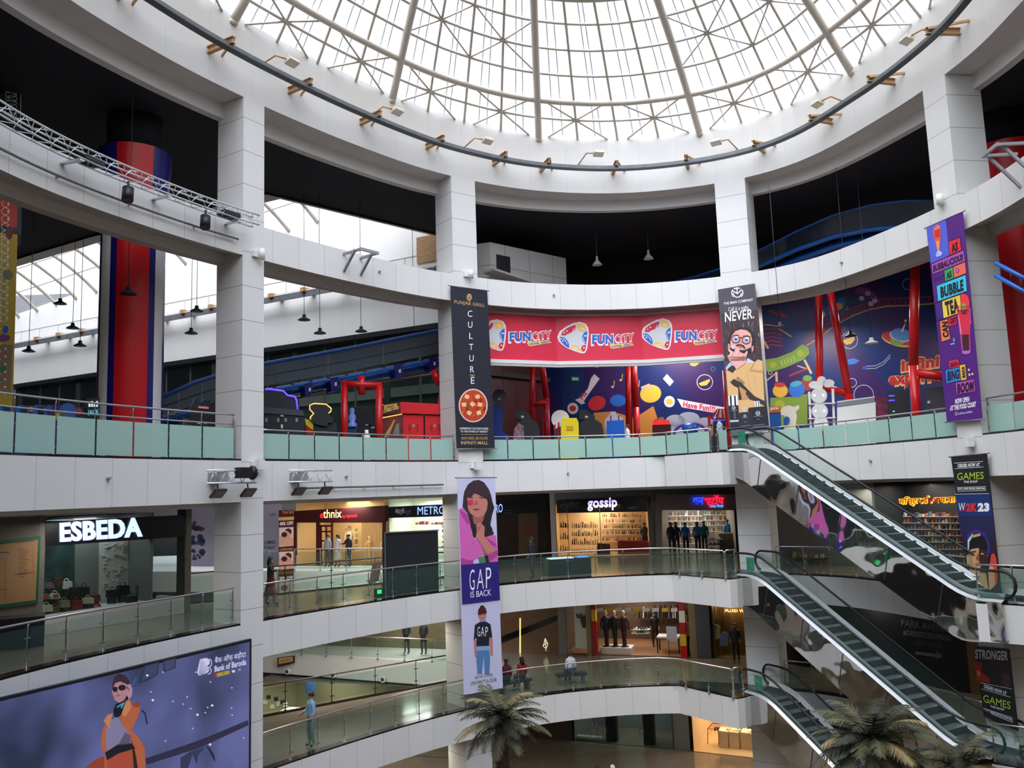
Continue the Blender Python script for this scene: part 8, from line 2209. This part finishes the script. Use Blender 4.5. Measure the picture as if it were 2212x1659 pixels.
for pts in ([(1519, 1619), (1519, 1585), (1543, 1587), (1543, 1621)], [(1519, 1585), (1530, 1573), (1550, 1575)]): mb = MB(); mb.tube([VGd.pt(x, y, -.9) for x, y in pts], .02, BZ, 5); mb.build('bar', r)
# ------------------------------------------------------------------ people on the open floors
p = atz(657, 1621, Z1)
p = P3(plan(18.3, .7), Z1)
person('man in a light blue shirt and grey green trousers standing at the first floor railing', tuple(p), 2.2, 1.72, shirt=mat('light_blue_shirt', (140, 178, 206), .7), pants=mat('grey_green_trousers', (120, 140, 132), .7), arms=((.12, 0), (.32, .12)))
p = atz(583, 1300, Z2); person('woman in a dark red skirt walking with a phone behind the tall column', (-8.9, 30.6, Z2), -1.3, 1.66, shirt=mat('black_top', (40, 36, 36), .7), pants=mat('dark_red_skirt', (96, 26, 36), .7), pose='walk', dress=True, hairlen=.1, arms=((.1, 0), (.35, .35)))
SEATM = mat('bench_black', (30, 30, 34), .5)
def seat_at(x, y, z, h=.45, w=1.2, lab='bench', rz=0.0, name='bench'):
    r = thing(name, lab, 'bench', (x, y, z), rz=0); mb = MB(); mb.box((x, y, z + h - .05), (w, .45, .1), SEATM, rz); mb.build('seat', r)
    for s_ in (-1, 1): mb = MB(); mb.box((x + s_ * w * .4 * math.cos(rz), y + s_ * w * .4 * math.sin(rz), z + (h - .1) / 2), (.08, .4, h - .1), M_STEELD, rz); mb.build('leg', r)
s0 = plan(27.6, .95); seat_at(s0.x, s0.y, Z1, lab='black bench behind the first floor railing right of the pale banner', w=1.5, rz=.55)
for d, lab, kw in ((-.38, 'person in a maroon shirt sitting left of the pair on the first floor bench', dict(shirt=mat('maroon_shirt', (90, 24, 40), .7))), (.38, 'person in a red top with black hair sitting right of the pair on the bench', dict(shirt=mat('red_top', (150, 30, 44), .7), hairlen=.1))): person(lab, (s0.x + d * .85, s0.y + d * .52, Z1), .55, 1.68, pants=M_DGREY, pose='sit', **kw)
s1 = plan(30.0, 1.0); seat_at(s1.x, s1.y, Z1, lab='blue covered seat behind the first floor railing under the white clad person', w=1.3, rz=.2); person('person in a white shirt bent over a seat behind the first floor railing', (s1.x, s1.y, Z1), .3, 1.66, shirt=mat('white_shirt', (226, 226, 228), .7), pants=mat('blue_trousers', (40, 80, 120), .7), pose='sit')
s2 = plan(28.5, .85); person('person in a dark shirt leaning near the second floor railing right of the girl banner', (s2.x, s2.y, Z2), 1.2, 1.7, shirt=mat('navy_tee', (24, 32, 48), .7), pants=M_DGREY)
r = thing('lit_display_case', 'low display case glowing white and blue behind the second floor railing', 'case', P3(plan(30.2, 1.5), Z2)); cc = plan(30.2, 1.6); mb = MB(); mb.box((cc.x, cc.y, Z2 + .35), (2.0, .7, .7), M_BLACK, .3); mb.build('body', r); mb = MB(); mb.box((cc.x - .3, cc.y - .1, Z2 + .72), (1.1, .5, .04), mat('case_white', (214, 236, 246), .4, emit=.7), .3); mb.build('lit_top', r); mb = MB(); mb.box((cc.x + .68, cc.y + .2, Z2 + .72), (.5, .5, .04), mat('case_blue', (90, 150, 255), .4, emit=.9), .3); mb.build('screen', r)
for px, Y, z, lab, kw in ((1537, 36.4, Z3, 'child in a tan top at the head of the upper escalator', dict(shirt=mat('tan_top', (150, 100, 76), .7), h=1.3)), (1557, 36.9, Z3, 'young man in a pale blue shirt at the head of the upper escalator', dict(shirt=mat('pale_shirt', (176, 190, 210), .7), h=1.62)), (1210 + 147, 37.8, Z3, 'person in white behind the green glass right of the blue cabinet', dict(shirt=M_WHITEPLAIN, h=1.5))):
    p = aty(px, 960, Y); person(lab, (p.x, p.y, z), 1.6, pants=M_DGREY, **kw)
for px, py, lab, kw in ((1322, 1640, 'man in a white cap and white shirt sitting on the ground floor', dict(shirt=M_WHITEPLAIN, cap=M_WHITEPLAIN)), (1289, 1648, 'person with long black hair sitting left of the man in the white cap', dict(shirt=mat('dark_top', (50, 46, 46), .7), hairlen=.2))):
    p = aty(px, py, 36.5); seat_at(p.x, p.y, Z0, lab='black stool under the ' + ('man in the white cap' if px > 1300 else 'long haired person') + ' on the ground floor', w=.5); person(lab, (p.x, p.y, Z0), .9, 1.7, pants=M_DGREY, pose='sit', **kw)
# ------------------------------------------------------------------ palms
M_FR = [mat('frond_olive', (86, 84, 58), .6, noise=.3, nscale=3), mat('frond_dark', (46, 50, 36), .6), mat('frond_straw', (140, 122, 80), .6)]
M_TRUNK = mat('palm_trunk', (70, 54, 42), .8, noise=.4, nscale=6)
R4 = random.Random(21)
def palm(lab, cx, cy, ztop, R_, n, zb, seed):
    R5 = random.Random(seed); root = thing('palm_tree', lab, 'palm', (cx, cy, zb))
    mb = MB(); prof = []
    zz = 0.0
    H = ztop - zb
    while zz < H - .1: prof += [(.2 + .02 * (int(zz * 8) % 2), zz), (.25, zz + .1)]; zz += .16
    prof += [(.26, H), (.1, H + .25), (0, H + .3)]
    mb.lathe((cx, cy, zb), prof, M_TRUNK, 12); mb.build('trunk', root)
    for i in range(n):
        az = i * 2.39996 + R5.uniform(-.2, .2); lift = 1.35 - 1.75 * (i / n) + R5.uniform(-.12, .12); L_ = R_ * R5.uniform(.82, 1.1)
        m = M_FR[0 if R5.random() < .5 else (1 if R5.random() < .6 else 2)]
        pts = []; p = Vector((cx, cy, ztop + .05)); el = lift; S_ = 12
        for k in range(S_ + 1):
            pts.append(p.copy()); el -= (.95 + .45 * max(0, lift)) / S_ * (.5 + k / S_)
            p += Vector((math.cos(az) * math.cos(el), math.sin(az) * math.cos(el), math.sin(el))) * (L_ / S_)
        mb = MB(); mb.tube(pts, .028, m, 4, caps=False, r2=.006)
        for k in range(2, S_ * 3):
            t = k / 3; q0 = int(t); f = t - q0
            if q0 >= S_: break
            a = pts[q0].lerp(pts[q0 + 1], f); tn = (pts[q0 + 1] - pts[q0]).normalized()
            side = tn.cross(Vector((0, 0, 1))); side = side.normalized() if side.length > .05 else Vector((1, 0, 0)); upv = side.cross(tn)
            w = .42 * R_ / 2 * math.sin(math.pi * min(1, (t / S_) * .86 + .12)) + .07
            for s_ in (-1, 1):
                d = (side * s_ * .8 + tn * .7 + upv * R5.uniform(-.05, .3) - Vector((0, 0, .35))).normalized() * w * R5.uniform(.8, 1.15)
                b = tn * .022
                mb.face([a - b, a + b, a + d * .6 + b * .7 - Vector((0, 0, .02)), a + d - Vector((0, 0, .12 * w)), a + d * .6 - b * .7 - Vector((0, 0, .02))], m)
        mb.build('frond', root)
p = aty(1083, 1560, 30.0); palm('palm with drooping olive fronds in front of the first floor edge, below the pale banner', p.x, p.y, p.z, 1.75, 38, Z0, 3)
p = aty(1885, 1610, 23.5); palm('palm with straw coloured fronds between the two lower escalators', p.x, p.y, p.z, 1.85, 40, Z0, 8)
p = aty(2075, 1665, 25.5); palm('darker palm behind the foot of the middle escalator', p.x, p.y, p.z, 1.7, 24, Z0, 12)
# ------------------------------------------------------------------ truss, lamps and small fittings
tr = thing('lighting_truss', 'long aluminium lattice truss along the left ring beam', 'truss', P3(plan(10, -.5), 8.6))
for o_, z in ((-.34, 8.98), (-.34, 8.66), (-.66, 8.98), (-.66, 8.66)):
    mb = MB(); mb.tube([P3(plan(3 + i * .5, o_), z) for i in range(25)], .025, M_ALU, 6); mb.build('chord', tr)
mb = MB()
for i in range(40):
    s_ = 3 + i * .3
    for (o0, z0, o1, z1) in ((-.66, 8.98, -.66, 8.66), (-.34, 8.98, -.66, 8.98), (-.34, 8.66, -.66, 8.66)):
        a_, b_ = (o0, z0), (o1, z1)
        if i % 2: a_, b_ = b_, a_
        mb.tube([P3(plan(s_, a_[0]), a_[1]), P3(plan(s_ + .3, b_[0]), b_[1])], .012, M_ALU, 4)
mb.build('lacing', tr)
for s_ in (4.5, 8.5, 11.5, 14.2): mb = MB(); mb.bar(P3(plan(s_, .05), 8.62), P3(plan(s_, -.66), 8.62), .14, .05, M_ALU); mb.build('bracket', tr)
for s_, w in ((8.9, 'flat black lamp lying on the left truss'), (10.2, 'black can spotlight hanging under the left truss, further from the column'), (13.0, 'black can spotlight hanging under the left truss, nearer the column'), (13.9, 'flat black lamp at the right end of the truss')):
    r = thing('stage_light', w, 'spotlight', P3(plan(s_, -.5), 8.5)); cc = P3(plan(s_, -.5), 8.45)
    if 'flat' in w: mb = MB(); mb.obox(cc + Vector((0, 0, .3)), P3(tang(s_), 0), P3(nrm(s_), 0), Vector((0, 0, 1)), M_BLACK, .3, .2, .06); mb.build('housing', r)
    else: mb = MB(); mb.tube([cc, cc + Vector((.02, -.08, -.38))], .15, M_BLACK, 12); mb.build('housing', r); mb = MB(); mb.tube([cc + Vector((.02, -.08, -.38)), cc + Vector((.022, -.085, -.4))], .13, mat('lens_glass', (90, 94, 98), .2), 12); mb.build('lens', r); mb = MB(); mb.tube([cc + Vector((0, 0, -.1)), cc + Vector((0, 0, .2))], .03, M_BLACK, 6); mb.build('yoke', r)
def wallpipe(lab, s0, s1, z, off=-.14):
    r = thing('wall_pipe', lab, 'pipe', P3(plan(s0, off), z)); mb = MB(); mb.tube([P3(plan(s0 + (s1 - s0) * i / 20, off), z) for i in range(21)], .035, M_STEELD, 7); mb.build('tube', r)
    for i in range(5): s_ = s0 + (s1 - s0) * (i + .3) / 5; mb = MB(); mb.bar(P3(plan(s_, 0), z), P3(plan(s_, off), z), .04, .04, M_STEELD); mb.build('bracket', r)
wallpipe('steel pipe running along the left ring beam under the truss', 3, 14.6, 8.2); wallpipe('steel pipe along the third floor edge left of the pink girl banner', 16.9, 23.9, .28)
for s_, lab, head in ((14.1, 'short truss with two flat floodlights and a black moving head by the left column', True), (17.3, 'short truss with two flat floodlights right of the left column', False)):
    r = thing('short_truss', lab, 'truss', P3(plan(s_, -.5), .7)); mb = MB()
    for z in (.85, .48): mb.tube([P3(plan(s_ - .95, -.5), z), P3(plan(s_ + .95, -.5), z)], .028, M_ALU, 6)
    for i in range(9): t = s_ - .85 + i * .21; mb.tube([P3(plan(t, -.5), .85 if i % 2 else .48), P3(plan(t + .2, -.5), .48 if i % 2 else .85)], .014, M_ALU, 4)
    mb.build('lattice', r); mb = MB(); mb.bar(P3(plan(s_ - .3, 0), .66), P3(plan(s_ - .3, -.5), .66), .35, .3, M_GREY); mb.build('bracket', r)
    for d in (-.55, .6):
        u = P3(tang(s_ + d), 0); v = P3(nrm(s_ + d), 0); w = (Vector((0, 0, 1)) + v * .9).normalized(); cc = P3(plan(s_ + d, -.55), .18)
        mb = MB(); mb.obox(cc, u, u.cross(w), w, M_BLACK, .22, .17, .03); mb.build('floodlight', r); mb = MB(); mb.obox(cc - w * .032, u, u.cross(w), w, mat('flood_lens', (122, 112, 120), .3), .19, .14, .005); mb.build('flood_lens', r)
        mb = MB(); mb.bar(cc, P3(plan(s_ + d, -.5), .48), .04, .02, M_BLACK); mb.build('hanger', r)
    if head: cc = P3(plan(s_ + .35, -.62), .78); mb = MB(); mb.obox(cc, P3(tang(s_), 0), P3(nrm(s_), 0), Vector((0, 0, 1)), M_BLACK, .22, .15, .16); mb.build('lamp_base', r); mb = MB(); mb.ball(cc + P3(tang(s_), 0) * .34, .17, .15, .22, M_BLACK); mb.build('lamp_head', r)
for s_, z, w in ((15.5, 7.45 + .45, 'on the tall column under the ring beam'), (25.5, 8.95, 'above the dark restaurant banner'), (47.9, 9.05, 'above the purple banner'), (15.45, 1.05, 'on the tall column at the third floor edge'), (25.55, 1.0, 'on the column between the two left banners'), (48.1, 1.0, 'on the column between the purple and the black banners')):
    r = thing('wall_lamp', 'small white wall lamp ' + w, 'lamp', P3(plan(s_, -.02), z)); cc = P3(plan(s_, -.2), z)
    if z > 5: mb = MB(); mb.cyl(cc - Vector((0, 0, .18)), .1, .36, M_WHITEPLAIN, 14); mb.build('cylinder', r)
    else: mb = MB(); mb.obox(cc, P3(tang(s_), 0), P3(nrm(s_), 0), Vector((0, 0, 1)), M_WHITEPLAIN, .12, .1, .16); mb.build('body', r)
    mb = MB(); mb.obox(P3(plan(s_ - .14, -.06), z), P3(tang(s_), 0), P3(nrm(s_), 0), Vector((0, 0, 1)), M_WHITEPLAIN, .12, .06, .1); mb.build('mount', r)
for s_, lab in ((19.7, 'grey steel bracket frame fixed to the ring beam left of the restaurant banner'), (52.0, 'grey steel bracket frame on the ring beam at the right edge')):
    r = thing('bracket_frame', lab, 'bracket', P3(plan(s_), 8.4)); z1 = 8.75 if s_ < 30 else 9.1
    for d in (-.4, .4):
        mb = MB(); mb.bar(P3(plan(s_ + d, .0), 8.1), P3(plan(s_ + d - .1, -.75), z1), .08, .08, M_GREY); mb.build('strut', r); mb = MB(); mb.bar(P3(plan(s_ + d, .0), z1), P3(plan(s_ + d, -.95), z1), .08, .08, M_GREY); mb.build('arm', r)
    mb = MB(); mb.bar(P3(plan(s_ - .45, -.95), z1), P3(plan(s_ + .45, -.95), z1), .08, .1, M_GREY); mb.build('crossbar', r)
for s_, z in ((21, 8.4), (29.6, 8.4), (10.2, .65), (19.3, .65), (29.9, .6), (43.2, .6), (42.6, 8.35)):
    mb = MB(); mb.tube([P3(plan(s_, .02), z), P3(plan(s_, -.1), z)], .045, M_GREY, 8); tag(mb.build('sensor_head'), 'tiny grey sensor head on the white cladding', 'sensor', 'sensor heads on the white cladding')
# signs on the escalator glass
for z in (Z3, Z2, Z1):
    r = thing('escalator_notice', 'green escalator notice plate at the head of the %s escalator' % {Z3: 'upper', Z2: 'middle', Z1: 'lowest'}[z], 'notice', P3(e2(.75, .1), z))
    b_ = P3(e2(.75, .1), z + .3); u = P3(ESC_D, 0); mb = MB(); mb.slab([b_ - u * .2, b_ + u * .2, b_ + u * .2 + Vector((0, 0, .5)), b_ - u * .2 + Vector((0, 0, .5))], .015, mat('notice_green', (40, 130, 96), .4)); mb.build('plate', r); mb = MB(); mb.slab([b_ - u * .16 + Vector((0, 0, .24)), b_ + u * .14 + Vector((0, 0, .2)), b_ - u * .16 + Vector((0, 0, .46))], .03, M_WHITEPLAIN); mb.build('pictogram', r)
# ------------------------------------------------------------------ corridor down lights
for z in (-.5, -5.15, -9.7):
    for s_ in (6, 12, 18.5, 24, 29, 34, 40.5, 46.5, 53, 62, 85):
        p = plan(s_, 3.2 if s_ not in (18.5, 24) else 2.0); lamp(p.x, p.y, z, 46, .9, (1, .94, .86))

for x, y, z, e in ((-8.2, 34.8, -.55, 160), (-5.2, 37.0, -.55, 160), (-8.2, 34.9, -5.2, 200), (-5.2, 37.1, -5.2, 200), (-12, 31.5, -.55, 120), (-9, 46.5, -.6, 120), (-5.5, 45.2, -5.3, 90)):  # unseen fill lights, added to brighten the side void and its far edge
    l = bpy.data.lights.new('ceiling_or_fill_light', 'AREA'); l.energy = e; l.size = 1.4; l.color = (1, .98, .94)
    o = bpy.data.objects.new('ceiling_or_fill_light', l); o.location = (x, y, z); COL.objects.link(o)
    if y < 40: o.rotation_euler = (math.radians(50), 0, math.radians(35))
